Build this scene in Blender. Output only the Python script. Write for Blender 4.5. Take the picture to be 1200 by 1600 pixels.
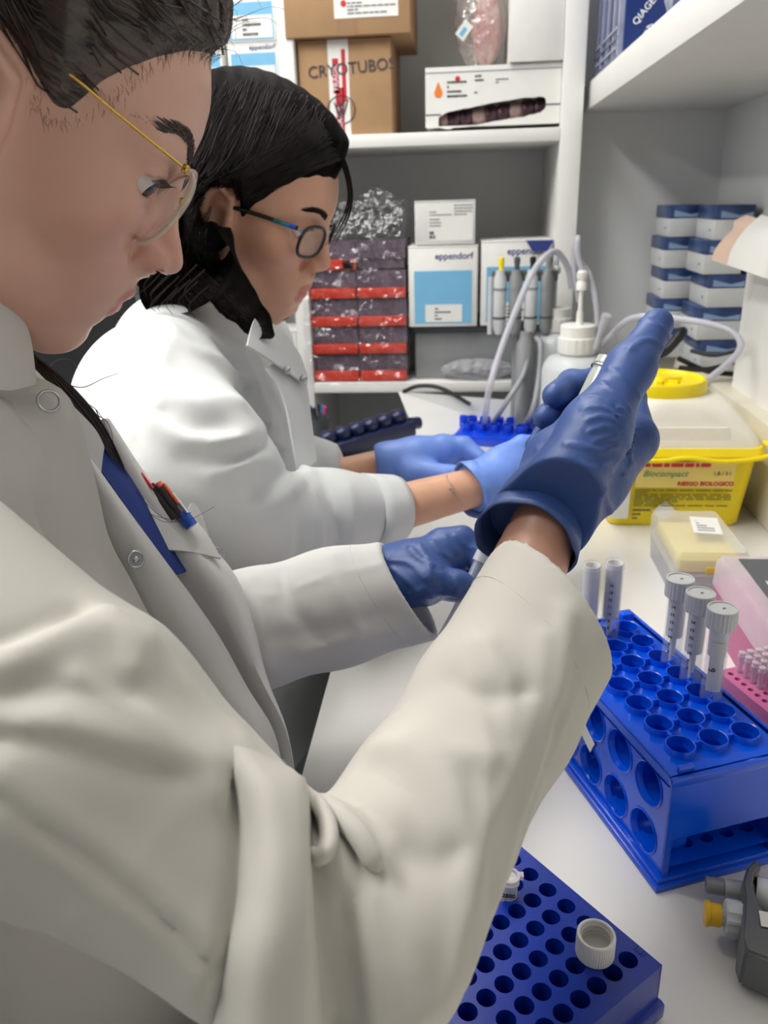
import bpy, bmesh, math, random
import numpy as np
from mathutils import Matrix, Vector
random.seed(7); np.random.seed(7)
for _o in list(bpy.data.objects): bpy.data.objects.remove(_o)
SC = bpy.context.scene
COL = SC.collection
# ------------------------------------------------------------------ camera
FPX = 1250.0; CAMH = 0.46            # focal length for a 1200x1600 frame; metres above the bench top (z = 0)
def nrm(v): v = np.array(v, float); return v/np.linalg.norm(v)
_Y = nrm((122, -492, FPX)); _D = np.array((97, 3200, FPX)); _D = nrm(_D-_Y*(_D@_Y)); _X = np.cross(_D, _Y)
RC = np.stack([_X, _Y, -_D])         # world = RC @ camera(x right, y down, z forward)
CP = np.array([0, 0, CAMH])
cam_d = bpy.data.cameras.new('camera'); cam = bpy.data.objects.new('camera', cam_d); COL.objects.link(cam)
cam.matrix_world = Matrix([[RC[i, 0], -RC[i, 1], -RC[i, 2], CP[i]] for i in range(3)]+[[0, 0, 0, 1]])
cam_d.sensor_fit = 'VERTICAL'; cam_d.sensor_height = 36; cam_d.lens = FPX/1600*36
cam_d.clip_start = .02; cam_d.clip_end = 30
cam_d.dof.use_dof = True; cam_d.dof.focus_distance = .50; cam_d.dof.aperture_fstop = (cam_d.lens/1000)/.0024
SC.camera = cam
# ------------------------------------------------------------------ world, lights, exposure
w = bpy.data.worlds.new('world'); SC.world = w; w.use_nodes = True
w.node_tree.nodes['Background'].inputs[0].default_value = (.8, .85, .9, 1); w.node_tree.nodes['Background'].inputs[1].default_value = .15
def area(name, loc, sx, sy, power, col=(1, .985, .95), rot=(0, 0, 0)):
    l = bpy.data.lights.new(name, 'AREA'); l.shape = 'RECTANGLE'; l.size = sx; l.size_y = sy; l.energy = power; l.color = col
    o = bpy.data.objects.new(name, l); COL.objects.link(o); o.location = loc; o.rotation_euler = rot
    return o
area('ceiling_lamp_light', (-.95, .40, 1.655), .26, 1.25, 13)
area('ceiling_lamp_light', (-2.0, .5, 1.655), .26, 1.25, 12)
area('ceiling_lamp_light', (-.30, 1.30, 1.655), .26, 1.25, 5.5)  # unseen lamp added to brighten the far bench and end shelves
SC.view_settings.view_transform = 'Standard'; SC.view_settings.look = 'None'
SC.view_settings.gamma = 1; SC.view_settings.use_curve_mapping = False; SC.view_settings.exposure = .84
# ------------------------------------------------------------------ pixel -> place (used to measure, each thing has its own distance)
def ray(px, py): return RC@np.array([(px-600)/FPX, (py-800)/FPX, 1.0])
def U(px, py, d): return CP+ray(px, py)*d
def GZ(px, py, z=0.): v = ray(px, py); return CP+v*((z-CP[2])/v[2])
def AX(px, py, x): v = ray(px, py); return CP+v*((x-CP[0])/v[0])
def AY(px, py, y): v = ray(px, py); return CP+v*((y-CP[1])/v[1])
# ------------------------------------------------------------------ materials
def lin(c):
    c = [x/255 for x in c]
    return tuple((x/12.92 if x <= .04045 else ((x+.055)/1.055)**2.4) for x in c)+(1,)
MATS = {}
def mat(name, rgb, rough=.5, metal=0., var=.06, vscale=30., bump=0., bscale=200., sss=0., coat=0., clear=0., rgb2=None, emit=0., spec=.5, stretch=None, attr=None, bdist=.001, detail=4., sheen=0.):
    """procedural Principled material; clear = share of plain see-through (thin clear plastic)"""
    if name in MATS: return MATS[name]
    m = bpy.data.materials.new(name); m.use_nodes = True; nt = m.node_tree; N = nt.nodes; L = nt.links
    b = N['Principled BSDF']; out = N['Material Output']
    b.inputs['Roughness'].default_value = rough; b.inputs['Metallic'].default_value = metal
    b.inputs['Specular IOR Level'].default_value = spec
    b.inputs['Coat Weight'].default_value = coat; b.inputs['Coat Roughness'].default_value = .15
    if sheen: b.inputs['Sheen Weight'].default_value = sheen
    tc = N.new('ShaderNodeTexCoord'); src = tc.outputs['Object']
    if stretch:
        mp = N.new('ShaderNodeMapping'); mp.inputs['Scale'].default_value = stretch; L.new(src, mp.inputs[0]); src = mp.outputs[0]
    nz = N.new('ShaderNodeTexNoise'); nz.inputs['Scale'].default_value = vscale; nz.inputs['Detail'].default_value = detail; L.new(src, nz.inputs['Vector'])
    c1 = lin(rgb); c2 = lin(rgb2) if rgb2 else tuple(x*(1-var*2) for x in c1[:3])+(1,)
    mx = N.new('ShaderNodeMix'); mx.data_type = 'RGBA'; mx.inputs[6].default_value = c2; mx.inputs[7].default_value = c1
    rm = N.new('ShaderNodeMapRange'); rm.inputs[1].default_value = .3; rm.inputs[2].default_value = .6; L.new(nz.outputs[0], rm.inputs[0]); L.new(rm.outputs[0], mx.inputs[0])
    col = mx.outputs[2]
    if attr:
        at = N.new('ShaderNodeAttribute'); at.attribute_name = attr
        m2 = N.new('ShaderNodeMix'); m2.data_type = 'RGBA'; m2.blend_type = 'MULTIPLY'; m2.inputs[0].default_value = 1
        L.new(at.outputs[0], m2.inputs[6]); L.new(col, m2.inputs[7]); col = m2.outputs[2]
    L.new(col, b.inputs['Base Color'])
    if sss:
        b.inputs['Subsurface Weight'].default_value = sss; b.inputs['Subsurface Radius'].default_value = (1, .35, .2); b.inputs['Subsurface Scale'].default_value = .004
    if bump:
        n2 = N.new('ShaderNodeTexNoise'); n2.inputs['Scale'].default_value = bscale; n2.inputs['Detail'].default_value = 3; L.new(src, n2.inputs['Vector'])
        bp = N.new('ShaderNodeBump'); bp.inputs['Strength'].default_value = bump; bp.inputs['Distance'].default_value = bdist
        L.new(n2.outputs[0], bp.inputs['Height']); L.new(bp.outputs[0], b.inputs['Normal'])
    if emit:
        L.new(col, b.inputs['Emission Color']); b.inputs['Emission Strength'].default_value = emit
    if clear:
        t = N.new('ShaderNodeBsdfTransparent'); t.inputs[0].default_value = tuple(min(1, .85+.15*x) for x in c1[:3])+(1,)
        s = N.new('ShaderNodeMixShader'); s.inputs[0].default_value = 1-clear
        L.new(t.outputs[0], s.inputs[1]); L.new(b.outputs[0], s.inputs[2]); L.new(s.outputs[0], out.inputs[0])
    MATS[name] = m
    return m
# ------------------------------------------------------------------ objects
def tag(o, label=None, cat=None, group=None, kind=None):
    if label: o['label'] = label
    if cat: o['category'] = cat
    if group: o['group'] = group
    if kind: o['kind'] = kind
    return o
def thing(name, loc, label, cat, group=None):
    o = bpy.data.objects.new(name, None); COL.objects.link(o); o.location = Vector([float(x) for x in loc]); o.empty_display_size = .02
    return tag(o, label, cat, group)
def wloc(o):
    v = Vector(o.location)
    while o.parent is not None:
        o = o.parent
        if o.type != 'MESH' or True: break
    return v
def attach(o, parent):
    """parent without moving (all objects are built in world space, roots are never rotated or scaled)"""
    o.parent = parent
    o.matrix_parent_inverse = WM[parent.name].inverted() if parent.name in WM else Matrix.Translation(parent.location).inverted()
WM = {}
def obj(name, V, F, m, parent=None, smooth=False, M=None, auto=None, label=None):
    V = np.asarray(V, float)
    me = bpy.data.meshes.new(name)
    if M is None:
        c = (V.min(0)+V.max(0))/2; c[2] = V[:, 2].min(); V = V-c; M = Matrix.Translation(Vector(c.tolist()))
    F = F if isinstance(F, list) else F.tolist()
    me.from_pydata(V.tolist(), [], F); me.validate(); me.update()
    if isinstance(m, (list, tuple)):
        for x in m: me.materials.append(x)
    else: me.materials.append(m)
    if smooth or auto:
        me.polygons.foreach_set('use_smooth', [True]*len(me.polygons))
        if auto: me.set_sharp_from_angle(angle=math.radians(auto))
    o = bpy.data.objects.new(name, me); COL.objects.link(o)
    o.matrix_world = M; WM[o.name] = M.copy()
    if parent is not None: attach(o, parent)
    if label: o['label'] = label
    return o
def dup(o, name, M, parent=None):
    c = o.copy(); COL.objects.link(c); c.name = name; c.parent = None; c.matrix_parent_inverse = Matrix(); c.matrix_world = M; WM[c.name] = M.copy()
    if parent is not None: attach(c, parent)
    return c
class MB:
    """collects vertices and faces of one mesh"""
    def __init__(s): s.V = []; s.F = []; s.n = 0; s.mi = []
    def add(s, V, F, mi=0, flip=False):
        V = np.asarray(V, float); 
        for f in F:
            g = [int(i)+s.n for i in f]; s.F.append(g[::-1] if flip else g); s.mi.append(mi)
        s.V.append(V); s.n += len(V); return s
    def box(s, lo, hi, mi=0):
        x0, y0, z0 = lo; x1, y1, z1 = hi
        V = [(x0, y0, z0), (x1, y0, z0), (x1, y1, z0), (x0, y1, z0), (x0, y0, z1), (x1, y0, z1), (x1, y1, z1), (x0, y1, z1)]
        return s.add(V, [(0, 3, 2, 1), (4, 5, 6, 7), (0, 1, 5, 4), (1, 2, 6, 5), (2, 3, 7, 6), (3, 0, 4, 7)], mi)
    def xf(s, T):
        T = np.array(T); s.V = [v@T[:3, :3].T+T[:3, 3] for v in s.V]; return s
    def build(s, name, m, parent=None, T=None, bevel=0, seg=2, **k):
        V = np.concatenate(s.V); 
        if T is not None: T = np.array(T); V = V@T[:3, :3].T+T[:3, 3]
        F = s.F
        o = obj(name, V, F, m, parent, **k)
        if len(set(s.mi)) > 1 and len(o.data.polygons) == len(s.mi): o.data.polygons.foreach_set('material_index', s.mi)
        if bevel:
            bm = bmesh.new(); bm.from_mesh(o.data); bmesh.ops.remove_doubles(bm, verts=bm.verts, dist=1e-6)
            es = [e for e in bm.edges if len(e.link_faces) == 2 and e.calc_face_angle(0) > .5]
            bmesh.ops.bevel(bm, geom=es, offset=bevel, segments=seg, affect='EDGES', profile=.5); bm.to_mesh(o.data); bm.free()
            o.data.polygons.foreach_set('use_smooth', [True]*len(o.data.polygons)); o.data.set_sharp_from_angle(angle=math.radians(35))
        return o
def box(name, lo, hi, m, parent=None, T=None, bevel=0, **k): return MB().box(lo, hi).build(name, m, parent, T, bevel, **k)
def lathe(prof, n=24, cx=0, cy=0, cap=True):
    """prof = [(r,z)..] bottom to top; returns V,F around z"""
    V = []; F = []
    for r, z in prof:
        for i in range(n):
            a = 2*math.pi*i/n; V.append((cx+r*math.cos(a), cy+r*math.sin(a), z))
    for j in range(len(prof)-1):
        for i in range(n):
            k = (i+1) % n; F.append((j*n+i, j*n+k, (j+1)*n+k, (j+1)*n+i))
    if cap:
        if prof[0][0] > 1e-6: F.append(tuple(range(n))[::-1])
        if prof[-1][0] > 1e-6: F.append(tuple((len(prof)-1)*n+i for i in range(n)))
    return np.array(V), F
def spline(P, n):
    """Catmull-Rom through points (any dimension), n samples"""
    P = np.asarray(P, float)
    if len(P) == 2: t = np.linspace(0, 1, n)[:, None]; return P[0]*(1-t)+P[1]*t
    Q = np.vstack([2*P[0]-P[1], P, 2*P[-1]-P[-2]])
    d = np.linalg.norm(np.diff(P[:, :3], axis=0), axis=1)+1e-9; s = np.concatenate([[0], np.cumsum(d)]); u = np.linspace(0, s[-1], n)
    k = np.clip(np.searchsorted(s, u, side='right')-1, 0, len(P)-2); t = ((u-s[k])/d[k])[:, None]
    a, b, c, e = Q[k], Q[k+1], Q[k+2], Q[k+3]
    return .5*((2*b)+(c-a)*t+(2*a-5*b+4*c-e)*t**2+(3*b-a-3*c+e)*t**3)
def sweep(P, r, n=8, cap=True, flat=1., up=None):
    """tube along points P with radius r (number or list)"""
    P = np.asarray(P, float); m = len(P); r = np.broadcast_to(np.asarray(r, float), (m,))
    T = np.gradient(P, axis=0); T /= np.linalg.norm(T, axis=1)[:, None]+1e-12
    a = np.array(up, float) if up is not None else (np.array([0, 0, 1.]) if abs(T[0][2]) < .9 else np.array([1., 0, 0]))
    V = []; F = []
    for i in range(m):
        a = a-T[i]*(a@T[i]); a = a/(np.linalg.norm(a)+1e-12); b = np.cross(T[i], a)
        for k in range(n):
            th = 2*math.pi*k/n; V.append(P[i]+r[i]*(math.cos(th)*b+flat*math.sin(th)*a))
    for i in range(m-1):
        for k in range(n):
            q = (k+1) % n; F.append((i*n+k, i*n+q, (i+1)*n+q, (i+1)*n+k))
    if cap: F.append(tuple(range(n))[::-1]); F.append(tuple((m-1)*n+k for k in range(n)))
    return np.array(V), F
def tubeobj(name, pts, r, m, parent=None, n=8, samples=24, **k):
    P = spline(pts, samples); rr = r if np.isscalar(r) else np.interp(np.linspace(0, 1, samples), np.linspace(0, 1, len(r)), r)
    V, F = sweep(P, rr, n); return obj(name, V, F, m, parent, auto=50, **k)
def frame(o, x, z):
    """4x4 whose x axis is x, z axis near z, origin o"""
    x = nrm(x); z = np.array(z, float); z = nrm(z-x*(z@x)); y = np.cross(z, x)
    T = np.eye(4); T[:3, 0] = x; T[:3, 1] = y; T[:3, 2] = z; T[:3, 3] = o; return T
def rotz(deg, loc=(0, 0, 0)):
    a = math.radians(deg); T = np.eye(4); T[:2, :2] = [[math.cos(a), -math.sin(a)], [math.sin(a), math.cos(a)]]; T[:3, 3] = loc; return T
def text(s, size, T, m, parent, name='lettering', depth=.0002, align='LEFT', shear=0, bold=0):
    cu = bpy.data.curves.new('txt', 'FONT'); cu.body = s; cu.size = size; cu.extrude = depth; cu.align_x = align; cu.shear = shear; cu.resolution_u = 3; cu.offset = bold
    t = bpy.data.objects.new('txt', cu); COL.objects.link(t)
    dg = bpy.context.evaluated_depsgraph_get(); me = bpy.data.meshes.new_from_object(t.evaluated_get(dg))
    V = np.array([v.co for v in me.vertices]); F = [tuple(p.vertices) for p in me.polygons]
    bpy.data.objects.remove(t); bpy.data.curves.remove(cu); bpy.data.meshes.remove(me)
    T = np.array(T); return obj(name, V@T[:3, :3].T+T[:3, 3], F, m, parent)
def faceT(o, right, up):
    """frame for flat print: x = right, y = up, z = out"""
    x = nrm(right); y = np.array(up, float); y = nrm(y-x*(y@x)); z = np.cross(x, y); T = np.eye(4); T[:3, 0] = x; T[:3, 1] = y; T[:3, 2] = z; T[:3, 3] = o; return T
def patch(name, T, x0, y0, x1, y1, m, parent, th=.0004):
    """thin printed rectangle on a face"""
    return box(name, (x0, y0, 0), (x1, y1, th), m, parent, T)
def printlines(T, x0, y0, x1, y1, n, m, parent, name='print', fill=.45, seed=1, th=.0005):
    """rows of small printed words, one mesh"""
    r = random.Random(seed); b = MB(); h = (y1-y0)/n
    for i in range(n):
        x = x0; yy = y1-(i+1)*h+h*.25
        while x < x1-.001:
            wd = min(r.uniform(.04, .16)*(x1-x0), x1-x); b.box((x, yy, 0), (x+wd, yy+h*fill, th)); x += wd+.02*(x1-x0)
            if r.random() < .12: break
    return b.build(name, m, parent, T)
def rrect(cx, cy, hx, hy, r, z, n=6):
    P = []
    for (sx, sy, a0) in ((1, 1, 0), (-1, 1, 90), (-1, -1, 180), (1, -1, 270)):
        for i in range(n+1): a = math.radians(a0+90*i/n); P.append((cx+sx*(hx-r)+r*math.cos(a), cy+sy*(hy-r)+r*math.sin(a), z))
    return P
def loft(rings, cap0=True, cap1=True):
    n = len(rings[0]); V = [p for r_ in rings for p in r_]; F = []
    for j in range(len(rings)-1):
        for i in range(n): k = (i+1) % n; F.append((j*n+i, j*n+k, (j+1)*n+k, (j+1)*n+i))
    if cap0: F.append(tuple(range(n))[::-1])
    if cap1: F.append(tuple((len(rings)-1)*n+i for i in range(n)))
    return V, F
# ------------------------------------------------------------------ shared materials
WHITE = mat('white_laminate', (236, 235, 232), .35, var=.015, vscale=6)
BENCHM = mat('bench_laminate', (232, 230, 226), .22, var=.02, vscale=9, bump=.03, bscale=400)
WALLM = mat('wall_paint', (226, 228, 229), .6, var=.02, vscale=3, bump=.05, bscale=300)
GREYP = mat('grey_panel', (236, 237, 236), .5, var=.02, vscale=4)
CREAM = mat('cream_ledge', (232, 226, 206), .45, var=.02)
CEILM = mat('ceiling_white', (235, 235, 232), .8, var=.02)
FLOORM = mat('floor_vinyl', (104, 106, 108), .35, var=.08, vscale=12)
CARD = mat('cardboard', (172, 136, 100), .8, var=.05, vscale=18, bump=.1, bscale=150)
CARDD = mat('cardboard_tape', (150, 116, 84), .45, var=.04)
PAPER = mat('white_card', (233, 232, 228), .55, var=.02)
PAPERG = mat('grey_white_card', (214, 214, 212), .55, var=.02)
SKYB = mat('light_blue_print', (120, 184, 222), .45, var=.02)
INK = mat('dark_print', (60, 62, 70), .6, var=.0)
INKG = mat('grey_print', (120, 124, 132), .6, var=.0)
NAVYINK = mat('navy_print', (42, 58, 128), .5, var=.0)
REDINK = mat('red_print', (196, 42, 56), .5, var=.0)
ORANGEINK = mat('orange_print', (236, 130, 52), .5, var=.0)
NAVYB = mat('navy_carton', (22, 48, 112), .4, var=.03)
NAVYD = mat('dark_navy_plastic', (14, 26, 66), .35, var=.05)
WINK = mat('white_print', (226, 230, 238), .5, var=.0)
YELLOW = mat('yellow_plastic', (248, 222, 14), .35, var=.02, sss=.0)
IVORY = mat('ivory_plastic', (240, 234, 220), .35, var=.02)
CLEAR = mat('clear_plastic', (238, 240, 242), .12, var=.0, clear=.72)
MILKY = mat('milky_plastic', (226, 230, 232), .3, var=.03, clear=.3)
HOSE = mat('clear_hose', (208, 208, 220), .15, var=.03, clear=.35)
HOSEG = mat('grey_hose', (170, 172, 178), .3, var=.03, clear=.15)
BLACK = mat('black_plastic', (24, 25, 28), .45, var=.05)
BLACKF = mat('black_fabric', (22, 23, 27), .85, var=.1, bump=.2, bscale=900)
DGREY = mat('dark_grey_plastic', (82, 86, 90), .4, var=.04)
MGREY = mat('mid_grey_plastic', (138, 140, 142), .4, var=.04)
LGREY = mat('light_grey_plastic', (196, 198, 200), .35, var=.03)
STEEL = mat('brushed_steel', (190, 192, 196), .25, metal=1., var=.05)
# ------------------------------------------------------------------ the room
XR, YE, XL, YB, ZF, ZC = .525, 2.06, -2.6, -2.6, -.9, 1.7
def struct(name, lo, hi, m, label=None, **k):
    o = box(name, lo, hi, m, **k); o['kind'] = 'structure'
    if label: tag(o, label)
    return o
struct('floor', (XL-.1, YB-.1, ZF-.1), (XR+.1, YE+.1, ZF), FLOORM, 'grey vinyl laboratory floor')
struct('ceiling', (XL-.1, YB-.1, ZC), (XR+.1, YE+.1, ZC+.1), CEILM, 'white ceiling above the laboratory bench')
struct('wall_right', (XR, YB-.1, ZF), (XR+.1, YE+.1, ZC), WALLM, 'pale grey wall behind the bench')
DIMW = mat('dimmed_wall_grey', (84, 87, 90), .55, var=.04, vscale=3)  # unseen wall coloured dark so less light bounces from behind the camera
struct('wall_left', (XL-.1, YB-.1, ZF), (XL, YE+.1, ZC), WALLM, 'pale grey wall opposite the bench')
struct('wall_front', (XL, YB-.1, ZF), (XR, YB, ZC), DIMW, 'dark grey wall behind the viewer, darkened to cut bounced light')
struct('wall_end', (XL, YE, ZF), (XR, YE+.1, ZC), GREYP, 'grey wall behind the end shelves')
struct('trim_1', (.228, 1.83, .0), (XR, YE, ZC), WALLM, 'pale grey end panel in the corner beside the shelf upright')
struct('trim_2', (.44, -1.2, 0), (XR, 1.83, .142), CREAM, 'cream service ledge along the back of the bench', bevel=.003)
# ceiling luminaires
LAMPM = mat('lamp_diffuser', (255, 252, 244), .5, var=0., emit=3.)
for i, (x, y, lab) in enumerate([(-.95, .40, 'ceiling lamp above the aisle behind the two seated people'), (-2.0, .5, 'ceiling lamp farthest from the bench, by the left wall'), (-.30, 1.30, 'added unseen ceiling lamp brightening the far end of the bench')]):
    t = thing('ceiling_lamp', (x, y, ZC), lab, 'lamp', 'ceiling lamps')
    b = MB()
    for sx in (-1, 1): b.box((x+sx*.15-.012, y-.66, ZC-.05), (x+sx*.15+.012, y+.66, ZC))
    for sy in (-1, 1): b.box((x-.138, y+sy*.65-.012, ZC-.05), (x+.138, y+sy*.65+.012, ZC))
    b.build('frame', WHITE, t); box('diffuser', (x-.135, y-.635, ZC-.03), (x+.135, y+.635, ZC-.02), LAMPM, t)
# bench
b = thing('lab_bench', (.19, .4, ZF), 'long white laminate laboratory bench running towards the end shelves', 'bench')
box('worktop', (-.135, -1.2, -.032), (XR-.004, 1.716, 0), BENCHM, b, bevel=.003)
for y in (-1.15, -.1, 1.28, 1.66): box('side_panel', (-.06, y, ZF), (XR-.02, y+.03, -.032), GREYP, b)
box('back_panel', (.40, -1.12, ZF+.1), (.42, 1.66, -.032), GREYP, b)
# wall shelf over the bench
b = thing('wall_shelf', (.38, .6, .61), 'deep white wall shelf above the bench carrying navy kit boxes', 'shelf')
box('board', (.24, -.9, .61), (XR, 1.83, .658), WHITE, b, bevel=.002)
for y in (-.7, .5): box('bracket', (.30, y, .575), (XR, y+.02, .61), LGREY, b)
# end shelving
b = thing('shelf_unit', (-.35, 1.9, ZF), 'white open shelving at the end of the bench', 'shelving')
for x0, x1 in ((-1.62, -1.59), (-.353, -.322), (.187, .228)): box('upright', (x0, 1.72, ZF), (x1, YE-.002, ZC-.01), WHITE, b, bevel=.0015)
for x0, x1 in ((-1.59, -.353), (-.322, .187)):
    box('shelf_board', (x0, 1.72, .556), (x1, YE-.004, .580), WHITE, b, bevel=.0015)
    box('shelf_board', (x0, 1.72, .066), (x1, YE-.004, .088), WHITE, b, bevel=.0015)
    box('shelf_board', (x0, 1.72, 1.02), (x1, YE-.004, 1.044), WHITE, b, bevel=.0015)
# ================================================================== things on the end shelves
def carton(name, lo, hi, m, label, cat='box', group=None, T=None, bevel=.002, lid=None, seam=True):
    """a folded carton: body with bevelled edges, lid flap line and a tuck flap"""
    c = ((lo[0]+hi[0])/2, (lo[1]+hi[1])/2, lo[2])
    if T is not None: c = (np.array(T)@np.array(c+(1,)))[:3]
    t = thing(name, c, label, cat, group)
    box('carton_body', lo, (hi[0], hi[1], hi[2]-.002), m, t, T, bevel)
    box('lid_flap', (lo[0]-.0006, lo[1]-.0006, hi[2]-.003), (hi[0]+.0006, hi[1]+.0006, hi[2]), lid or m, t, T, .0008)
    return t
YF = 1.735   # front of the boxes
# --- two brown boxes
t = carton('cardboard_box', (-.317, YF, .580), (-.137, YF+.24, .747), CARD, 'brown cardboard box marked CRYOTUBOS with red and white tape', group=None)
T = faceT((-.317, YF-.0002, .580), (1, 0, 0), (0, 0, 1))
patch('tape', T, .058, 0, .098, .167, PAPER, t)
patch('tape_stripe', T, .070, .0, .086, .085, REDINK, t, .0006); patch('tape_stripe', T, .066, .075, .078, .135, REDINK, t, .0006); patch('tape_stripe', T, .084, .06, .092, .15, REDINK, t, .0006)
T2 = faceT((-.317+.082, YF-.0012, .580+.004), (0, 0, 1), (-1, 0, 0)); text('FRAGIL', .016, T2, WINK, t); 
T2 = faceT((-.317+.076, YF-.0012, .580+.08), (0, 0, 1), (-1, 0, 0)); text('FRAGIL', .014, T2, WINK, t)
text('CRYOTUBOS', .029, faceT((-.317+.018, YF-.0016, .580+.103), (1, 0, .06), (0, 0, 1)), INK, t, 'handwriting')
V, F = sweep([(-.317+.08+.027*math.cos(a), YF-.0012, .580+.046+.025*math.sin(a)) for a in np.linspace(0, 6.4, 40)], .0009, 5); obj('drawn_circle', V, F, INK, t)
b = MB()
for i in range(9):
    a = np.array((-.317+.073+.002*i*.8, YF-.0012, .580+.03+.004*(i % 3))); c = a+np.array((.008*(-1)**i, 0, .026)); v, f = sweep([a, c], .0011, 4); b.add(v, f)
b.build('scribble', INK, t)
t = carton('cardboard_box', (-.335, YF-.02, .749), (-.098, YF+.24, .93), CARD, 'brown cardboard box with a white shipping label, stacked on another')
T = faceT((-.335, YF-.0204, .749), (1, 0, 0), (0, 0, 1))
patch('tape', T, .10, 0, .135, .18, CARDD, t); patch('label_sheet', T, .095, .028, .215, .12, PAPER, t, .0007)
T[:3, 3] += np.array((0, -.0008, 0)); printlines(T, .12, .033, .21, .055, 4, INKG, t, seed=3); printlines(T, .10, .06, .21, .11, 6, INKG, t, seed=4)
V, F = lathe([(.0055, 0), (.0055, .0006)], 14); Tm = T.copy(); Tm[:3, 3] = T[:3, :3]@np.array((.113, .052, 0))+T[:3, 3]; obj('red_dot', V@Tm[:3, :3].T+Tm[:3, 3], F, REDINK, t)
# --- opened glove/pouch box with orange drop
lo, hi = (-.072, YF, .588), (.186, YF+.13, .692)
t = thing('dispenser_box', (.057, YF+.06, .58), 'white dispenser box with an orange drop and torn slot showing foil pouches', 'box')
T = faceT((lo[0], YF, lo[2]), (1, 0, 0), (0, 0, 1))
W_, H_ = .258, .104
# front face with an elongated torn opening
n = 40; outer = []; inner = []; rr = random.Random(5)
for i in range(n):
    a = 2*math.pi*i/n; cx, cy = .128, .022
    ix = cx+.103*math.copysign(abs(math.cos(a))**.45, math.cos(a)); iy = cy+.0165*math.copysign(abs(math.sin(a))**.5, math.sin(a))+(.012*(ix-cx)/.1)+rr.uniform(-.0012, .0012)
    inner.append((ix, iy))
    dx, dy = math.cos(a), math.sin(a); s = min((.129)/abs(dx) if abs(dx) > 1e-6 else 9, (.052)/abs(dy) if abs(dy) > 1e-6 else 9)
    outer.append((.129+dx*s, .052+dy*s))
b = MB(); V = [(x, y, 0) for x, y in outer]+[(x, y, 0) for x, y in inner]+[(x, y, -.002) for x, y in inner]
F = [(i, (i+1) % n, n+(i+1) % n, n+i) for i in range(n)]+[(n+i, n+(i+1) % n, 2*n+(i+1) % n, 2*n+i) for i in range(n)]
for c in ((0, 0), (1, 0), (1, 1), (0, 1)):
    pass
b.add(V, F); q = [(0, 0, 0), (W_, 0, 0), (W_, H_, 0), (0, H_, 0)]
# corners missed by the radial fan
def near(p): return min(range(n), key=lambda i: (outer[i][0]-p[0])**2+(outer[i][1]-p[1])**2)
for c in q:
    k = near(c); b.add([c, outer[(k-1) % n]+(0,), outer[k]+(0,), outer[(k+1) % n]+(0,)], [(0, 1, 2), (0, 2, 3)])
b.box((0, 0, -.13), (.002, H_, -.0001)); b.box((W_-.002, 0, -.13), (W_, H_, -.0001)); b.box((0, 0, -.13), (W_, .002, -.0001)); b.box((0, H_-.002, -.13), (W_, H_, -.0001)); b.box((0, 0, -.132), (W_, H_, -.13))
b.build('carton_body', PAPER, t, T)
box('slit', (.0, .0215, 0), (.03, .0235, .0008), INK, t, T); box('slit', (.228, .032, 0), (W_, .034, .0008), INK, t, T); box('lid_seam', (0, H_-.010, 0), (W_, H_-.0085, .0006), INKG, t, T)
FOIL = mat('foil_pouch', (120, 92, 100), .3, metal=.5, var=.3, vscale=60, rgb2=(60, 40, 52), bump=.8, bscale=60, bdist=.006)
FOIL2 = mat('pale_pouch', (206, 176, 168), .4, metal=.2, var=.2, vscale=50, bump=.6, bscale=70, bdist=.004)
for i in range(9):
    x = .03+.024*i; Tm = T@frame((x, .02+.009*(x-.1)/.1, -.022), (math.cos(.5*(i % 3)-.4), math.sin(.5*(i % 3)-.4), .1*(i % 2)), (0, 0, 1))
    p = MB(); V, F = lathe([(.0001, -.006), (.006, -.005), (.0165, 0), (.006, .005), (.0001, .006)], 10, cap=False); V[:, 0] *= 1.2; p.add(V, F); p.build('pouch', FOIL if i % 3 else FOIL2, t, Tm, smooth=True)
# drop emblem
dp = [(0, .018)]+[(.008*math.sin(a)*(1 if True else 1), -.002-.008*math.cos(a)) for a in np.linspace(2.2, -2.2, 16)][::-1]
V = [(x, y, .0006) for x, y in dp]; Tm = T.copy(); Tm[:3, 3] = T[:3, :3]@np.array((.025, .062, .0002))+T[:3, 3]
obj('drop_emblem', np.array(V)@Tm[:3, :3].T+Tm[:3, 3], [tuple(range(len(V)))[::-1]], ORANGEINK, t)
V, F = lathe([(.005, 0), (.005, .0006)], 14); V = V+np.array((.062, .083, 0)); obj('red_dot', V@T[:3, :3].T+T[:3, 3], F, REDINK, t)
T3 = T.copy(); T3[:3, 3] += np.array((0, -.0002, 0)); printlines(T3, .042, .05, .08, .082, 4, INK, t, seed=8); printlines(T3, .095, .076, .125, .09, 2, INK, t, seed=9); printlines(T3, .094, .055, .122, .062, 1, INKG, t, seed=2); printlines(T3, .134, .072, .16, .082, 2, INKG, t, seed=12)
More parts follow.
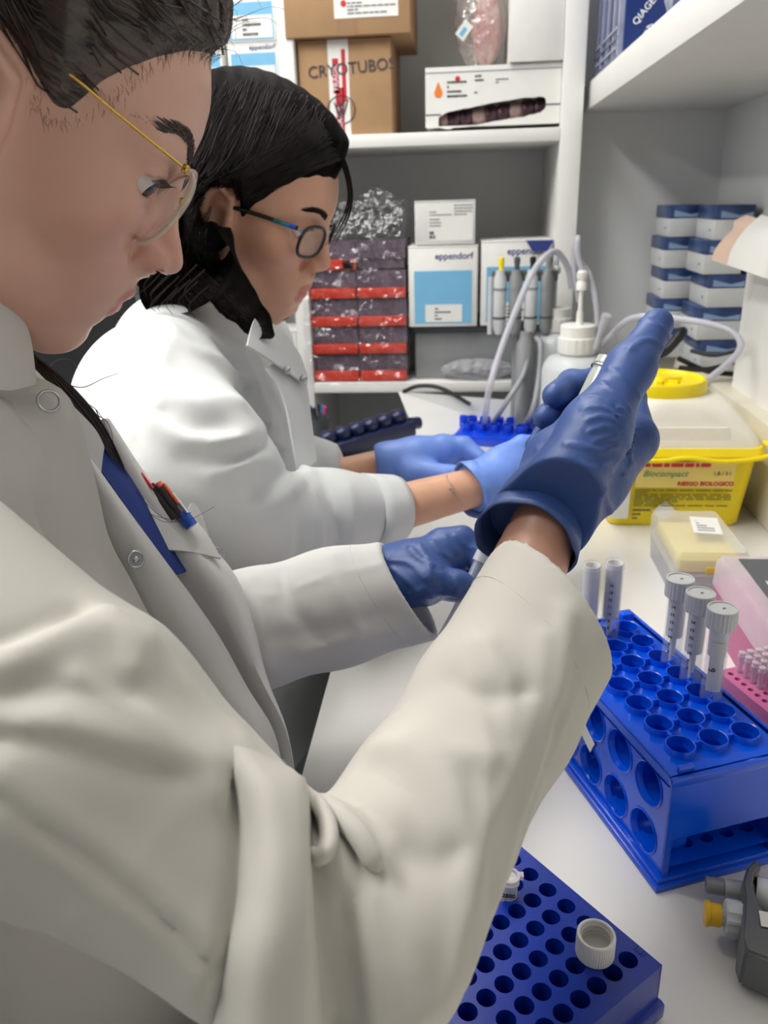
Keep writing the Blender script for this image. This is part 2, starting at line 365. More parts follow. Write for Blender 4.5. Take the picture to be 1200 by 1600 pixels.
# --- plain white box top right, and the crumpled clear bag
t = carton('white_box', (.086, YF-.01, .694), (.186, YF+.2, .90), PAPER, 'plain white carton on top of the orange drop box')
BAG = mat('bag_film', (240, 234, 232), .12, metal=.6, var=.05, clear=.7, bump=.9, bscale=40, bdist=.02)
def crumple(name, c, r, m, parent, seed=1, n=26, amp=.22, sharp=6):
    """crumpled closed film bag"""
    rg = np.random.RandomState(seed); D = nrm3(rg.normal(size=(sharp*6, 3))); A = rg.uniform(-1, 1, sharp*6); V = []; F = []
    for j in range(n+1):
        th = math.pi*j/n
        for i in range(2*n):
            ph = math.pi*i/n; d = np.array((math.sin(th)*math.cos(ph), math.sin(th)*math.sin(ph), math.cos(th)))
            k = np.abs(((D@d)*7+A*6) % 2-1); s = 1+amp*(k.mean()*2-1)+amp*.5*(np.max(k*np.clip(D@d, 0, 1))-.5)
            V.append(np.array(c)+np.array(r)*d*s)
    for j in range(n):
        for i in range(2*n):
            q = (i+1) % (2*n); F.append((j*2*n+i, (j+1)*2*n+i, (j+1)*2*n+q, j*2*n+q))
    return obj(name, V, F, m, parent, auto=35)
def nrm3(a): return a/np.linalg.norm(a, axis=1)[:, None]
t = thing('plastic_bag', (.035, YF+.06, .692), 'crumpled clear plastic bag standing on the orange drop box', 'bag')
crumple('film', (.034, YF+.06, .775), (.048, .045, .085), BAG, t, 3); crumple('contents', (.045, YF+.065, .76), (.028, .03, .06), mat('pinkish_contents', (206, 172, 166), .6, var=.2, vscale=60, rgb2=(188, 96, 100)), t, 5)
T = faceT((.0, YF+.01, .735), (.6, -.2, .7), (-.6, 0, .7)); patch('bag_label', T, 0, 0, .03, .02, PAPER, t); patch('bag_label_band', T, .004, .006, .02, .014, SKYB, t, .0008)
# --- eppendorf cartons (lower bay)
def epp(lo, hi, label, lab=True, seed=1, word='eppendorf', group='white and blue tip cartons on the end shelves'):
    t = carton('tip_carton', lo, hi, PAPER, label, group=group); T = faceT((lo[0], lo[1], lo[2]), (1, 0, 0), (0, 0, 1)); W, H = hi[0]-lo[0], hi[2]-lo[2]
    patch('blue_panel', T, W*.08, H*.04, W*.92, H*.70, SKYB, t, .0006)
    text(word, H*.115, T@np.array([[1, 0, 0, W*.93], [0, 1, 0, H*.84], [0, 0, 1, .0006], [0, 0, 0, 1.]]), NAVYINK, t, align='RIGHT', bold=.00015)
    if lab:
        patch('label_sheet', T, W*.24, H*.06, W*.78, H*.28, PAPER, t, .0010); T2 = T.copy(); T2[:3, 3] += np.array((0, -.0008, 0)); printlines(T2, W*.38, H*.08, W*.62, H*.25, 4, INK, t, seed=seed)
    return t
box_t = thing('storage_box', (.03, YF+.1, .088), 'flat grey storage box under the white and blue cartons', 'box')
box('box_body', (-.10, YF+.02, .088), (.175, YF+.22, .19), MGREY, box_t, bevel=.004); box('box_lid', (-.105, YF+.015, .19), (.18, YF+.225, .204), DGREY, box_t, bevel=.003)
epp((-.110, YF-.005, .205), (.033, YF+.13, .368), 'white and blue carton under the small white box', seed=2)
t = epp((.040, YF+.0, .205), (.184, YF+.15, .375), 'white and blue carton with a navy corner flap beside the grey dispenser', seed=3)
Tm = faceT((.184, YF-.002, .375), (-1, 0, 0), (0, 0, -1)); obj('corner_flap', (np.array([(0, 0, .0), (.055, 0, .0), (.042, .02, .002), (.012, .022, .002), (0, .004, .003), (0, 0, .0015), (.055, 0, .0015), (.042, .02, .0035), (.012, .022, .0035), (0, .004, .0045)]))@Tm[:3, :3].T*np.array((1, 1, 1))+Tm[:3, 3]+np.array((0, -.006, 0)), [(0, 1, 2, 3, 4), (9, 8, 7, 6, 5), (0, 5, 6, 1), (1, 6, 7, 2), (2, 7, 8, 3), (3, 8, 9, 4), (4, 9, 5, 0)], NAVYINK, t)
t = carton('small_carton', (-.096, YF, .370), (.027, YF+.1, .455), PAPERG, 'small white carton with printed label on top of a blue and white one')
T = faceT((-.096, YF-.0002, .370), (1, 0, 0), (0, 0, 1)); printlines(T, .03, .055, .075, .066, 2, INKG, t, seed=3); printlines(T, .03, .034, .055, .052, 3, INKG, t, seed=5); printlines(T, .08, .055, .118, .078, 4, INKG, t, seed=6); printlines(T, .03, .010, .07, .026, 2, INK, t, seed=7, fill=.8); patch('label_sheet', T, .028, .008, .118, .08, PAPER, t, .0002)
# eppendorf cartons in the left bay, on the upper board
k = 0
for x0 in (-.455, -.565):
    for z0 in (.580, .665, .750, .835):
        zz = z0; lo = (x0, YF, zz); hi = (x0+.098, YF+.14, zz+.083)
        side = 'beside the upright' if x0 > -.5 else 'second from the upright'; lev = ['lowest', 'second lowest', 'second highest', 'top'][k % 4]
        t = carton('tip_carton', lo, hi, PAPER, f'blue and white barcoded carton {side}, {lev} of its stack', group='stacked blue cartons in the left bay'); k += 1
        T = faceT(lo, (1, 0, 0), (0, 0, 1)); patch('blue_panel', T, .006, .003, .094, .066, SKYB, t, .0005); patch('label_sheet', T, .012, .006, .092, .044, PAPER, t, .0009)
        T2 = T.copy(); T2[:3, 3] += np.array((0, -.0006, 0)); printlines(T2, .034, .008, .070, .04, 4, INK, t, seed=k, fill=.6); printlines(T2, .014, .03, .03, .04, 2, INKG, t, seed=k+9)
        text('eppendorf', .0125, T2@np.array([[1, 0, 0, .095], [0, 1, 0, .0715], [0, 0, 1, 0], [0, 0, 0, 1.]]), NAVYINK, t, align='RIGHT', bold=.00012)
# small blue/white carton low in the left bay, brown box with yellow label, near the chair
t = carton('tip_carton', (-.455, YF, .088), (-.357, YF+.12, .20), PAPERG, 'pale blue carton low on the left bay beside the upright'); T = faceT((-.455, YF, .088), (1, 0, 0), (0, 0, 1)); patch('blue_panel', T, .01, .02, .09, .09, mat('pale_blue_print', (160, 196, 214), .5, var=.02), t); patch('label_sheet', T, .03, .03, .08, .055, PAPER, t, .0008)
t = carton('cardboard_box', (-.95, YF, .088), (-.52, YF+.25, .52), mat('dark_cardboard', (122, 92, 70), .8, var=.06), 'dark brown cardboard box with a yellow label behind the chair')
T = faceT((-.95, YF, .088), (1, 0, 0), (0, 0, 1)); YLAB = mat('yellow_label', (206, 190, 20), .5, var=.03); a_ = AY(150, 491, YF); c_ = AY(250, 462, YF); patch('label_sheet', T, a_[0]+.95, a_[2]-.088, c_[0]+.95, c_[2]-.088, YLAB, t, .0008); T[:3, 3] += np.array((0, -.0008, 0)); printlines(T, a_[0]+.96, a_[2]-.086, c_[0]+.93, c_[2]-.090, 3, INK, t, seed=11)
# --- drawer stack wrapped in film
t = thing('drawer_stack', (-.2, YF+.06, .088), 'stack of purple-grey drawer trays with red fronts, wrapped in clear film', 'drawers')
PURP = mat('purple_grey_plastic', (98, 82, 96), .35, var=.08, vscale=14); REDP = mat('red_plastic', (212, 62, 42), .3, var=.05)
dw = .1035
for r_ in range(6):
    z0 = .090+r_*.0585
    for c_ in range(2):
        if r_ == 5: continue
        x0 = -.325+c_*(dw+.002)
        o = MB(); o.box((x0, YF+.002, z0+.022), (x0+dw, YF+.16, z0+.0565)); o.box((x0+.004, YF+.006, z0+.002), (x0+dw-.004, YF+.16, z0+.022)); d_ = o.build('drawer_body', PURP, t)
        if r_ < 4 or c_ == 0: box('red_front', (x0+.001, YF-.006, z0+.001), (x0+dw-.001, YF+.006, z0+.0215), REDP, t, bevel=.002)
box('red_front', (-.325+.075, YF-.006, .090+4*.0585+.001), (-.325+.105, YF+.004, .090+4*.0585+.0215), REDP, t, bevel=.002)
FILM = mat('wrap_film', (240, 240, 244), .10, metal=1., var=.0, clear=.90, bump=1., bscale=26, bdist=.03)
rg = np.random.RandomState(4); V = []; F = []; nx, nz_ = 44, 60
for j in range(nz_+1):
    for i in range(nx+1):
        u, v = i/nx, j/nz_; x = -.338+u*.225+.01*math.sin(v*7)*(u-.5); z = .084+v*.385
        yy = YF-.013-.004*abs(math.sin(9*u+5*v+2*math.sin(7*v)))-.004*abs(math.sin(13*v-6*u))+(.05*max(0, v-.82)/.18)**1.0*1.0+rg.uniform(-.0006, .0006)+(.02 if i in (0, nx) else 0)
        V.append((x, yy, z+(.012*math.sin(11*u) if j == nz_ else 0)))
for j in range(nz_):
    for i in range(nx): a = j*(nx+1)+i; F.append((a, a+1, a+nx+2, a+nx+1))
obj('wrap_film', V, F, FILM, t, smooth=True)
# crumpled clear bag lying on the lower board
t = thing('plastic_bag', (.03, YF-.0, .088), 'crumpled clear plastic bag lying flat on the lower end shelf', 'bag')
crumple('film', (.035, YF+.005, .112), (.075, .022, .022), mat('bag_film_grey', (200, 200, 206), .15, var=.05, clear=.5, bump=.9, bscale=40, bdist=.02), t, 9)
# --- black office chair in the background
t = thing('office_chair', (-.76, 1.36, ZF), 'black office chair back in the background behind the seated people', 'chair')
V = []; F = []; nu, nv = 14, 14
for s_ in (0, 1):
    for j in range(nv+1):
        for i in range(nu+1):
            u, v = i/nu*2-1, j/nv*2-1; k = (abs(u)**4+abs(v)**4)**.25; m_ = max(abs(u), abs(v)); k = m_/k if k > 0 else 1
            V.append((-.76+.20*u*k, 1.33+.05*u*u+(.045 if s_ else 0)+.02*v, .13+.25*v*k))
n0 = (nu+1)*(nv+1)
for j in range(nv):
    for i in range(nu): a = j*(nu+1)+i; F.append((a, a+1, a+nu+2, a+nu+1)); F.append((n0+a, n0+a+nu+1, n0+a+nu+2, n0+a+1))
rim = [i for i in range(nu+1)]+[j*(nu+1)+nu for j in range(1, nv+1)]+[nv*(nu+1)+i for i in range(nu-1, -1, -1)]+[j*(nu+1) for j in range(nv-1, 0, -1)]
for a, c in zip(rim, rim[1:]+rim[:1]): F.append((c, a, n0+a, n0+c))
obj('backrest', V, F, BLACKF, t, auto=50)
V, F = sweep([(V[i][0], V[i][1]+.0225, V[i][2]) for i in rim+rim[:2]], .008, 6); obj('edge_trim', V, F, DGREY, t, smooth=True)
box('seat', (-.98, 1.36, -.42), (-.54, 1.80, -.34), BLACKF, t, bevel=.03, seg=3)
V, F = sweep([(-.76, 1.39, -.05), (-.76, 1.43, -.25), (-.76, 1.45, -.42)], .02, 8); obj('back_bracket', V, F, BLACK, t)
V, F = lathe([(.03, ZF+.08), (.03, -.6), (.02, -.6), (.02, -.42)], 14, -.76, 1.55); obj('gas_column', V, F, DGREY, t, auto=40)
for a in range(5):
    an = a*2*math.pi/5; V, F = sweep([(-.76, 1.55, ZF+.10), (-.76+.28*math.cos(an), 1.55+.28*math.sin(an), ZF+.06)], [.025, .016], 8); obj('base_leg', V, F, BLACK, t); V, F = lathe([(.001, 0), (.02, .008), (.026, .03), (.02, .05), (.001, .058)], 10, -.76+.28*math.cos(an), 1.55+.28*math.sin(an), False); V[:, 2] += ZF; obj('castor', V, F, BLACK, t, smooth=True)
# ================================================================== navy kits on the wall shelf
SZ = .658
QM = NAVYB
def qiagen(lo, hi, label, spots):
    t = carton('kit_box', lo, hi, QM, label, group='navy kit boxes on the wall shelf'); T = faceT((lo[0], lo[1]-.0008, lo[2]), (1, 0, 0), (0, 0, 1))
    for a, c, an in spots:
        r_ = math.radians(an); M_ = np.eye(4); M_[:2, :2] = [[math.cos(r_), -math.sin(r_)], [math.sin(r_), math.cos(r_)]]; M_[:3, 3] = (a, c, .0003); text('QIAGEN', .0145, T@M_, WINK, t, bold=.0002)
    return t
t = qiagen((.256, 1.50, SZ), (.345, 1.76, .93), 'navy kit box printed with white QIAGEN lettering on the wall shelf', [(.018, .048, 50), (.042, .052, 230), (.062, .030, 50), (.006, .090, 50), (.056, .085, 50), (.075, .14, 230), (.01, .15, 50), (.05, .165, 50), (.02, .21, 50)])
TRAY = mat('blue_grey_tray', (96, 104, 142), .25, var=.12, vscale=30, clear=.1); TRAYL = mat('pale_tray_edge', (150, 156, 182), .25, var=.1, vscale=30)
for k in range(9): box('tray_edge', (.248+.0006*(k % 3), 1.503+k*.028, SZ+.004*(k % 4)), (.256, 1.503+k*.028+.016, .93), TRAY if k % 2 else TRAYL, t)
for k in range(4): box('tray_lip', (.247, 1.51, SZ+.006+k*.014), (.2555, 1.75, SZ+.010+k*.014), TRAYL if k % 2 else TRAY, t)
qiagen((.262, 1.06, SZ), (.36, 1.2, .78), 'navy kit box nearest the viewer at the top edge on the wall shelf', [(.01, .03, 50), (.06, .04, 50)])
t = thing('plastic_bag', (.35, 1.33, SZ), 'clear plastic sleeve between two navy kit boxes on the wall shelf', 'bag'); crumple('film', (.335, 1.34, SZ+.075), (.05, .06, .08), mat('bag_film_blue', (196, 204, 222), .15, var=.05, clear=.45, bump=.9, bscale=40, bdist=.02), t, 12)
# ================================================================== corner stack of blue and white kit boxes on the ledge
KITW = mat('kit_white', (214, 216, 218), .45, var=.02); KITB = mat('kit_blue', (40, 58, 104), .3, var=.15, vscale=20, rgb2=(70, 96, 150))
for col_ in range(2):
    for r_ in range(5):
        x0 = .445-.012*(r_ % 2)*(1 if col_ == 0 else .4)-(.0 if col_ == 0 else .045); y0 = 1.545 if col_ == 0 else 1.66; z0 = .142+r_*.0585; dx = .078+(.0 if r_ < 2 else -.012)
        if col_ == 1: y0 = 1.69; z0 = .142+r_*.0585
        t = thing('kit_box', (x0+dx/2, y0+.06, z0), f'blue and white kit box, {["lowest", "second from below", "middle one", "second from above", "topmost"][r_]} of the {"front" if col_ == 0 else "rear"} stack in the corner', 'box', 'kit boxes stacked in the corner')
        box('carton_body', (x0, y0, z0), (x0+dx, y0+.12, z0+.034), KITW, t, bevel=.0015); box('blue_sleeve', (x0, y0, z0+.034), (x0+dx, y0+.12, z0+.0578), KITB, t, bevel=.0015)
        T = faceT((x0, y0, z0), (1, 0, 0), (0, 0, 1)); V = np.array([(dx*.12, .037, .0006), (dx*.95, .036, .0006), (dx*.95, .046, .0006), (dx*.6, .041, .0006), (dx*.12, .049, .0006)]); obj('pale_swoosh', V@T[:3, :3].T+T[:3, 3], [(0, 1, 2, 3, 4)], mat('pale_swoosh', (150, 176, 214), .3, var=.05), t)
        V, F = lathe([(.0025, 0), (.0025, .0006)], 8); Ts = faceT((x0, y0+.03, z0+.016), (0, -1, 0), (0, 0, 1)); obj('printed_dot', V@Ts[:3, :3].T+Ts[:3, 3], F, INK, t)
# white carton with a torn-open curved flap, on the ledge
t = thing('open_carton', (.485, 1.3, .142), 'white upright carton with its curved torn-open flap on the ledge', 'box')
SNOW = mat('bright_white_card', (246, 245, 243), .5, var=.01); TAN = mat('bare_card', (226, 196, 178), .7, var=.03)
x0, x1, y0, y1, z1 = .468, .522, 1.235, 1.42, .335
b = MB(); th = .002
b.box((x0, y0, .142), (x0+th, y1, z1)); b.box((x1-th, y0, .142), (x1, y1, z1)); b.box((x0, y0, .142), (x1, y0+th, z1)); b.box((x0, y1-th, .142), (x1, y1, z1)); b.box((x0, y0, .142), (x1, y1, .144)); b.build('carton_body', SNOW, t, bevel=.0006)
# ================================================================== far end of the bench
# paper sheets
t = tag(obj('paper_sheet', *(lambda V, F: (V, F))(*(lambda: ([tuple(q) for q in (AY(622, 612, 1.70), AY(805, 626, 1.66), GZ(792, 668, .003), GZ(652, 686, .003), AY(622, 612, 1.70)+np.array((0, 0, .0006)), AY(805, 626, 1.66)+np.array((0, 0, .0006)), GZ(792, 668, .0036), GZ(652, 686, .0036))], [(0, 3, 2, 1), (4, 5, 6, 7), (0, 1, 5, 4), (1, 2, 6, 5), (2, 3, 7, 6), (3, 0, 4, 7)]))()), PAPERG), 'printed white paper sheets propped against the lower end shelf', 'paper')
def cable(name, pts, r, m, label, cat='cable', group=None, n=40): return tag(tubeobj(name, pts, r, m, samples=n), label, cat, group)
cable('power_cable', [AY(630, 612, 1.70), AY(655, 603, 1.69)+np.array((0, 0, .0)), AY(690, 607, 1.68), AY(735, 632, 1.66)], .0045, BLACK, 'black cable curving over the paper sheets')
cable('power_cable', [GZ(800, 655, .02), GZ(840, 640, .03), GZ(770, 668, .012), GZ(730, 690, .012)], .004, BLACK, 'black cable on the bench beside the white bottle')
# navy tube roller / rack behind the person
t = thing('tube_rack', (-.2, 1.6, 0), 'dark navy plastic tube holder lying behind the far seated person', 'rack')
A = GZ(500, 705, .03); B = GZ(640, 662, .05); d = B-A
b = MB()
T = frame(A, d, (0, 0, 1)); L_ = np.linalg.norm(d)
box('rail', (0, -.025, -.02), (L_, .025, .012), NAVYD, t, T, .006); box('foot', (L_*.62, -.02, -.05), (L_*.82, .02, -.02), NAVYD, t, T, .004); box('foot', (L_*.1, -.02, -.03), (L_*.2, .02, -.02), NAVYD, t, T, .004)
for i in range(6):
    V, F = lathe([(.001, -.002), (.016, 0), (.017, .015), (.013, .022), (.001, .024)], 14, cap=False); M_ = T.copy(); M_[:3, 3] = (T@np.array((L_*(.1+.155*i), 0, .010, 1)))[:3]; obj('tube_socket', V@M_[:3, :3].T+M_[:3, 3], F, NAVYD, t, smooth=True)
V, F = sweep([(T@np.array(p+(1,)))[:3] for p in ((L_, 0, 0), (L_+.022, 0, -.004))], .012, 10); obj('knob', V, F, NAVYD, t, auto=40)
# pen pot with pens
c = GZ(500, 690, 0); t = thing('pen_pot', c, 'dark pot of pens half hidden behind the far seated person', 'pen holder'); V, F = lathe([(.018, 0), (.02, .05), (.0185, .05), (.0165, .003)], 16, c[0], c[1]); obj('pot', V, F, DGREY, t, auto=40)
for i, (dx, dy, rgb) in enumerate([(-.009, 0, (30, 60, 120)), (0, .008, (40, 40, 46)), (.008, -.004, (198, 70, 150)), (.004, .004, (30, 120, 150)), (-.003, -.008, (60, 60, 66))]):
    o = thing('pen', (c[0]+dx, c[1]+dy, .004), ['blue capped pen in the pot behind the far person', 'black pen in the pot behind the far person', 'magenta capped pen in the pot behind the far person', 'teal capped pen in the pot behind the far person', 'grey pen in the pot behind the far person'][i], 'pen', 'pens in the pot')
    V, F = sweep([(c[0]+dx, c[1]+dy, .004), (c[0]+dx*1.7, c[1]+dy*1.7, .062)], .0038, 8); obj('barrel', V, F, DGREY, o, auto=40); V, F = sweep([(c[0]+dx*1.7, c[1]+dy*1.7, .06), (c[0]+dx*1.9, c[1]+dy*1.9, .075)], .0042, 8); obj('pen_cap', V, F, mat('pen_cap_%d' % i, rgb, .4), o, auto=40)
# blue plastic tray behind the hands
BLUEP = mat('blue_plastic', (4, 66, 220), .24, var=.05, vscale=20, sss=.0, coat=.2)
def lattice_block(name, parent, T, nx, ny, px, py, r, z0, z1, m, margin=.006, wall=.0012, rim=True, seg=14):
    """plate with round cups standing in a grid (the cups are open tubes)"""
    for i in range(nx):
        for j in range(ny): pass
t = thing('blue_tray', GZ(775, 690, 0), 'bright blue plastic rack behind the gloved hands of the far person', 'rack')
T = rotz(-12, GZ(770, 692, 0)); box('tray_base', (-.075, -.03, 0), (.075, .10, .02), BLUEP, t, T, .003)
for i in range(5):
    for j in range(2):
        V, F = lathe([(.011, .018), (.0115, .036), (.0098, .036), (.0095, .02)], 14, -.055+.0275*i, .012+.05*j); Tn = np.array(T); obj('socket', V@Tn[:3, :3].T+Tn[:3, 3], F, BLUEP, t, auto=40)
box('handle', (-.075, .03, .02), (-.06, .04, .045), BLUEP, t, T, .002); box('handle', (.06, .03, .02), (.075, .04, .045), BLUEP, t, T, .002)
# grey vacuum manifold with valves
t = thing('dispenser', GZ(815, 640, 0), 'grey multi-channel dispenser on a stand between the blue carton and the bottles', 'lab device')
cY = 1.62
P0 = AY(772, 420, cY); P1 = AY(868, 520, cY)
x0, x1, zt, zb = P0[0], P1[0], P0[2]-.005, P1[2]
box('mount_bar', (x0-.004, cY, zt-.02), (x1, cY+.03, zt), DGREY, t, bevel=.003)
for i in range(4):
    xx = x0+.012+i*.030; V, F = lathe([(.008, zb), (.0125, zb+.012), (.0125, zt-.012), (.009, zt-.004), (.009, zt+.002)], 16, xx, cY-.006); obj('cylinder', V, F, [LGREY, MGREY, LGREY, MGREY][i], t, auto=35)
    V, F = lathe([(.005, zt), (.005, zt+.014), (.006, zt+.014), (.006, zt+.024), (.003, zt+.026)], 12, xx+.002, cY+.004); obj('valve_cap', V, F, [YELLOW, DGREY, BLACK, MGREY][i], t, auto=35)
    V, F = lathe([(.0135, zb+.03), (.0135, zb+.034)], 16, xx, cY-.006); obj('band', V, F, DGREY, t); V, F = lathe([(.013, zt-.035), (.013, zt-.03)], 16, xx, cY-.006); obj('band', V, F, MGREY, t)
V, F = lathe([(.014, .0), (.014, zb+.02)], 16, x0+.055, cY+.03); obj('stand_post', V, F, MGREY, t, auto=40)
box('stand_foot', (x0-.0, cY-.01, 0), (x0+.12, cY+.075, .014), DGREY, t, bevel=.004)
V, F = lathe([(.018, .0), (.018, .19), (.012, .20), (.012, .212)], 16, AY(832, 600, 1.60)[0]-.016, 1.60); obj('reservoir', V, F, MGREY, t, auto=40)
V, F = sweep([(x0-.006, cY-.004, zb), (x0-.006, cY-.004, zt-.01)], .005, 8); obj('side_rod', V, F, LGREY, t)
# bottles
def bottle(cx, cy, r, h, cr, ch, label):
    t = thing('bottle', (cx, cy, 0), label, 'bottle', 'white capped plastic bottles')
    pr = [(r*.93, 0), (r, .006), (r, h*.82), (r*.96, h*.90), (r*.82, h*.97), (cr*.9, h), (cr*.86, h+.012)]
    V, F = lathe(pr, 40, cx, cy); obj('bottle_body', V, F, MILKY, t, auto=50)
    V, F = lathe([(r*.9, .004), (r*.955, .01), (r*.955, h*.45), (.001, h*.45)], 40, cx, cy); obj('liquid', V, F, mat('pale_liquid', (222, 226, 228), .2, var=.01), t, auto=50)
    n = 64; V = []; F = []; zz = [h+.004, h+.006, h+.004+ch*.55, h+.004+ch*.58, h+.004+ch*.97, h+.004+ch]
    for j, z in enumerate(zz):
        for i in range(n):
            a = 2*math.pi*i/n; k = cr*(1.0 if j in (1, 2) and i % 4 < 3 else .965) if j in (0, 1, 2) else cr*(.90 if j < 5 else .84); V.append((cx+k*math.cos(a), cy+k*math.sin(a), z))
    for j in range(len(zz)-1):
        for i in range(n): q = (i+1) % n; F.append((j*n+i, j*n+q, (j+1)*n+q, (j+1)*n+i))
    F.append(tuple((len(zz)-1)*n+i for i in range(n))); obj('screw_cap', V, F, PAPER, t, auto=30)
    return t
cx = AY(898, 600, 1.50)[0]; bt = bottle(cx, 1.50, .062, .185, .035, .05, 'larger translucent white bottle in front, behind the raised gloved hand')
V, F = lathe([(.006, .235), (.006, .262), (.004, .262), (.004, .30), (.0095, .30), (.0095, .312), (.007, .316), (.0095, .32), (.0095, .33), (.006, .334)], 14, cx+.002, 1.50); obj('hose_fitting', V, F, PAPER, bt, auto=40)
cx2 = AY(868, 600, 1.635)[0]-.004; bt2 = bottle(cx2, 1.635, .045, .205, .029, .044, 'smaller translucent white bottle behind the larger one')
V, F = lathe([(.004, .25), (.004, .315), (.009, .318), (.009, .328), (.005, .332), (.005, .36)], 12, cx2-.006, 1.635); obj('hose_fitting', V, F, LGREY, bt2, auto=40)
G_ = 'hoses on the bottles'
top = np.array((cx+.002, 1.50, .33))
cable('hose', [top, AY(902, 395, 1.50), AY(903, 372, 1.505), AY(897, 395, 1.52), AY(900, 440, 1.53), AY(905, 470, 1.54)], .0055, HOSE, 'clear hose looping up from the front bottle cap', 'hose', G_)
cable('hose', [AY(905, 408, 1.52), AY(922, 432, 1.51), AY(932, 480, 1.50), AY(934, 530, 1.50), AY(931, 560, 1.51)], .0055, HOSE, 'clear hose bending down on the right of the front bottle', 'hose', G_)
cable('hose', [GZ(757, 672, .01), AY(762, 620, 1.47), AY(778, 560, 1.49), AY(800, 500, 1.52), AY(830, 430, 1.56), AY(855, 398, 1.58), AY(872, 395, 1.60), AY(888, 420, 1.62), AY(893, 450, 1.63)], .0062, HOSE, 'long clear hose arching from the bench up to the bottles', 'hose', G_, 60)
cable('hose', [GZ(765, 668, .008), AY(790, 630, 1.56), AY(820, 580, 1.58), AY(826, 530, 1.60)], .0055, HOSEG, 'grey hose rising from the bench to the dispenser', 'hose', G_)
cable('hose', [GZ(815, 672, .008), AY(832, 640, 1.53), AY(842, 590, 1.56), AY(845, 540, 1.58), AY(838, 528, 1.60)], .0055, HOSEG, 'grey hose beside the left edge of the front bottle', 'hose', G_)
cable('hose', [AY(930, 545, 1.47), AY(938, 520, 1.46), AY(948, 492, 1.45)], [.005, .005, .009], HOSE, 'white capped hose end sticking up beside the front bottle', 'hose', G_)
cable('hose', [AY(940, 540, 1.5), AY(985, 498, 1.46), AY(1050, 497, 1.42), AY(1125, 510, 1.36), AY(1155, 530, 1.33), AY(1150, 555, 1.30), AY(1110, 590, 1.27), AY(1085, 602, 1.25)], .0055, HOSE, 'clear hose running right and back to the yellow lid', 'hose', G_, 70)
# dark tangle of cables on the ledge / bench corner
for i, (a, c_, r_) in enumerate([((1010, 545), (1065, 520), .012), ((1062, 575), (1150, 565), .006), ((1060, 560), (1150, 585), .006), ((1080, 548), (1150, 548), .005), ((1065, 590), (1150, 605), .007)]):
    y_ = 1.42+.01*i; A_ = AY(*a, y_); B_ = AY(*c_, y_+.03); M_ = (A_+B_)/2+np.array((0, 0, -.008 if i else -.02)); cable('power_cable', [A_, M_, B_, B_+np.array((.01, .05, -.01))], r_*.75, BLACK if i != 3 else DGREY, ['thick black cable behind the raised thumb', 'black cable coil lying lowest beside the torn carton', 'black cable crossing the coil beside the torn carton', 'dark grey cable on top of the coil beside the torn carton', 'black cable lying in front of the coil beside the torn carton'][i], 'cable', 'cables in the corner')
# dark grey block filling the dark gap behind the sharps bin
t = thing('gap_block', (.36, 1.55, 0), 'dark grey block filling the dark gap in the corner behind the yellow lidded bin', 'block'); box('housing', (.265, 1.50, 0), (.435, 1.62, .135), DGREY, t, bevel=.006); box('vent_panel', (.285, 1.497, .03), (.415, 1.50, .10), BLACK, t)
for i in range(6): box('vent_slat', (.29, 1.4955, .035+i*.0105), (.41, 1.497, .040+i*.0105), MGREY, t)
# ------------------------------------------------------------------ sharps bin
t = thing('sharps_bin', (.315, 1.20, 0), 'yellow sharps container with ivory domed lid and round yellow cap', 'container')
bx, by = .313, 1.205
V, F = loft([rrect(bx, by, .090, .078, .015, .0), rrect(bx, by, .094, .081, .016, .004), rrect(bx, by, .106, .089, .018, .108)]); obj('bin_body', V, F, YELLOW, t, auto=40)
V, F = loft([rrect(bx, by, .107, .090, .018, .104), rrect(bx, by, .114, .098, .022, .106), rrect(bx, by, .116, .100, .022, .112), rrect(bx, by, .111, .095, .02, .122), rrect(bx, by, .108, .092, .02, .122)]); obj('rim', V, F, YELLOW, t, auto=40)
# handle strip along the front, bowed
V, F = sweep(spline([(bx-.118, by-.10, .112), (bx-.04, by-.106, .108), (bx, by-.109, .113), (bx+.05, by-.106, .107), (bx+.10, by-.106, .112), (bx+.12, by-.098, .120), (bx+.116, by-.07, .124)], 40), .0036, 8); obj('carry_handle', V, F, YELLOW, t, auto=60)
V, F = loft([rrect(bx, by, .108, .092, .02, .121), rrect(bx, by, .106, .090, .022, .130), rrect(bx, by, .100, .085, .03, .142), rrect(bx-.004, by, .088, .078, .045, .162), rrect(bx-.01, by, .076, .073, .06, .180), rrect(bx-.016, by, .066, .066, .0655, .186)]); obj('lid_dome', V, F, IVORY, t, auto=50)
b_ = rrect(bx, by, .07, .01, .006, 0)
V, F = loft([[(x, by-.089+(z-.137)*.35+(y-by)*.0, z) for x, y, z in []]] if False else [rrect(bx-.005, by-.083, .072, .006, .005, .132), rrect(bx-.005, by-.079, .066, .006, .005, .150)]); obj('lid_step', V, F, IVORY, t, auto=50)
cxx, cyy = bx-.018, by
V, F = lathe([(.061, .184), (.0645, .186), (.0645, .201), (.062, .2045), (.058, .2045), (.056, .200), (.02, .1985), (.001, .1985)], 48, cxx, cyy, False); obj('round_cap', V, F, YELLOW, t, auto=40)
b = MB()
for a in range(3): an = a*math.pi/3+.2; T = rotz(math.degrees(an), (cxx, cyy, .1985)); m_ = MB().box((-.03, -.004, 0), (.03, .004, .0045)); m_.xf(T); b.add(m_.V[0], m_.F)
V, F = lathe([(.016, .1985), (.013, .206), (.001, .208)], 20, cxx, cyy, False); b.add(V, F); b.build('cap_ribs', YELLOW, t, auto=40)
T = faceT((bx-.092, by-.0895, .012), (1, 0, 0), (0, -.10, 1)); T[:3, 3] += np.array((0, .004, 0))
patch('label_panel', T, .03, .052, .165, .092, mat('peach_label', (238, 214, 120), .5, var=.03), t, .0020)
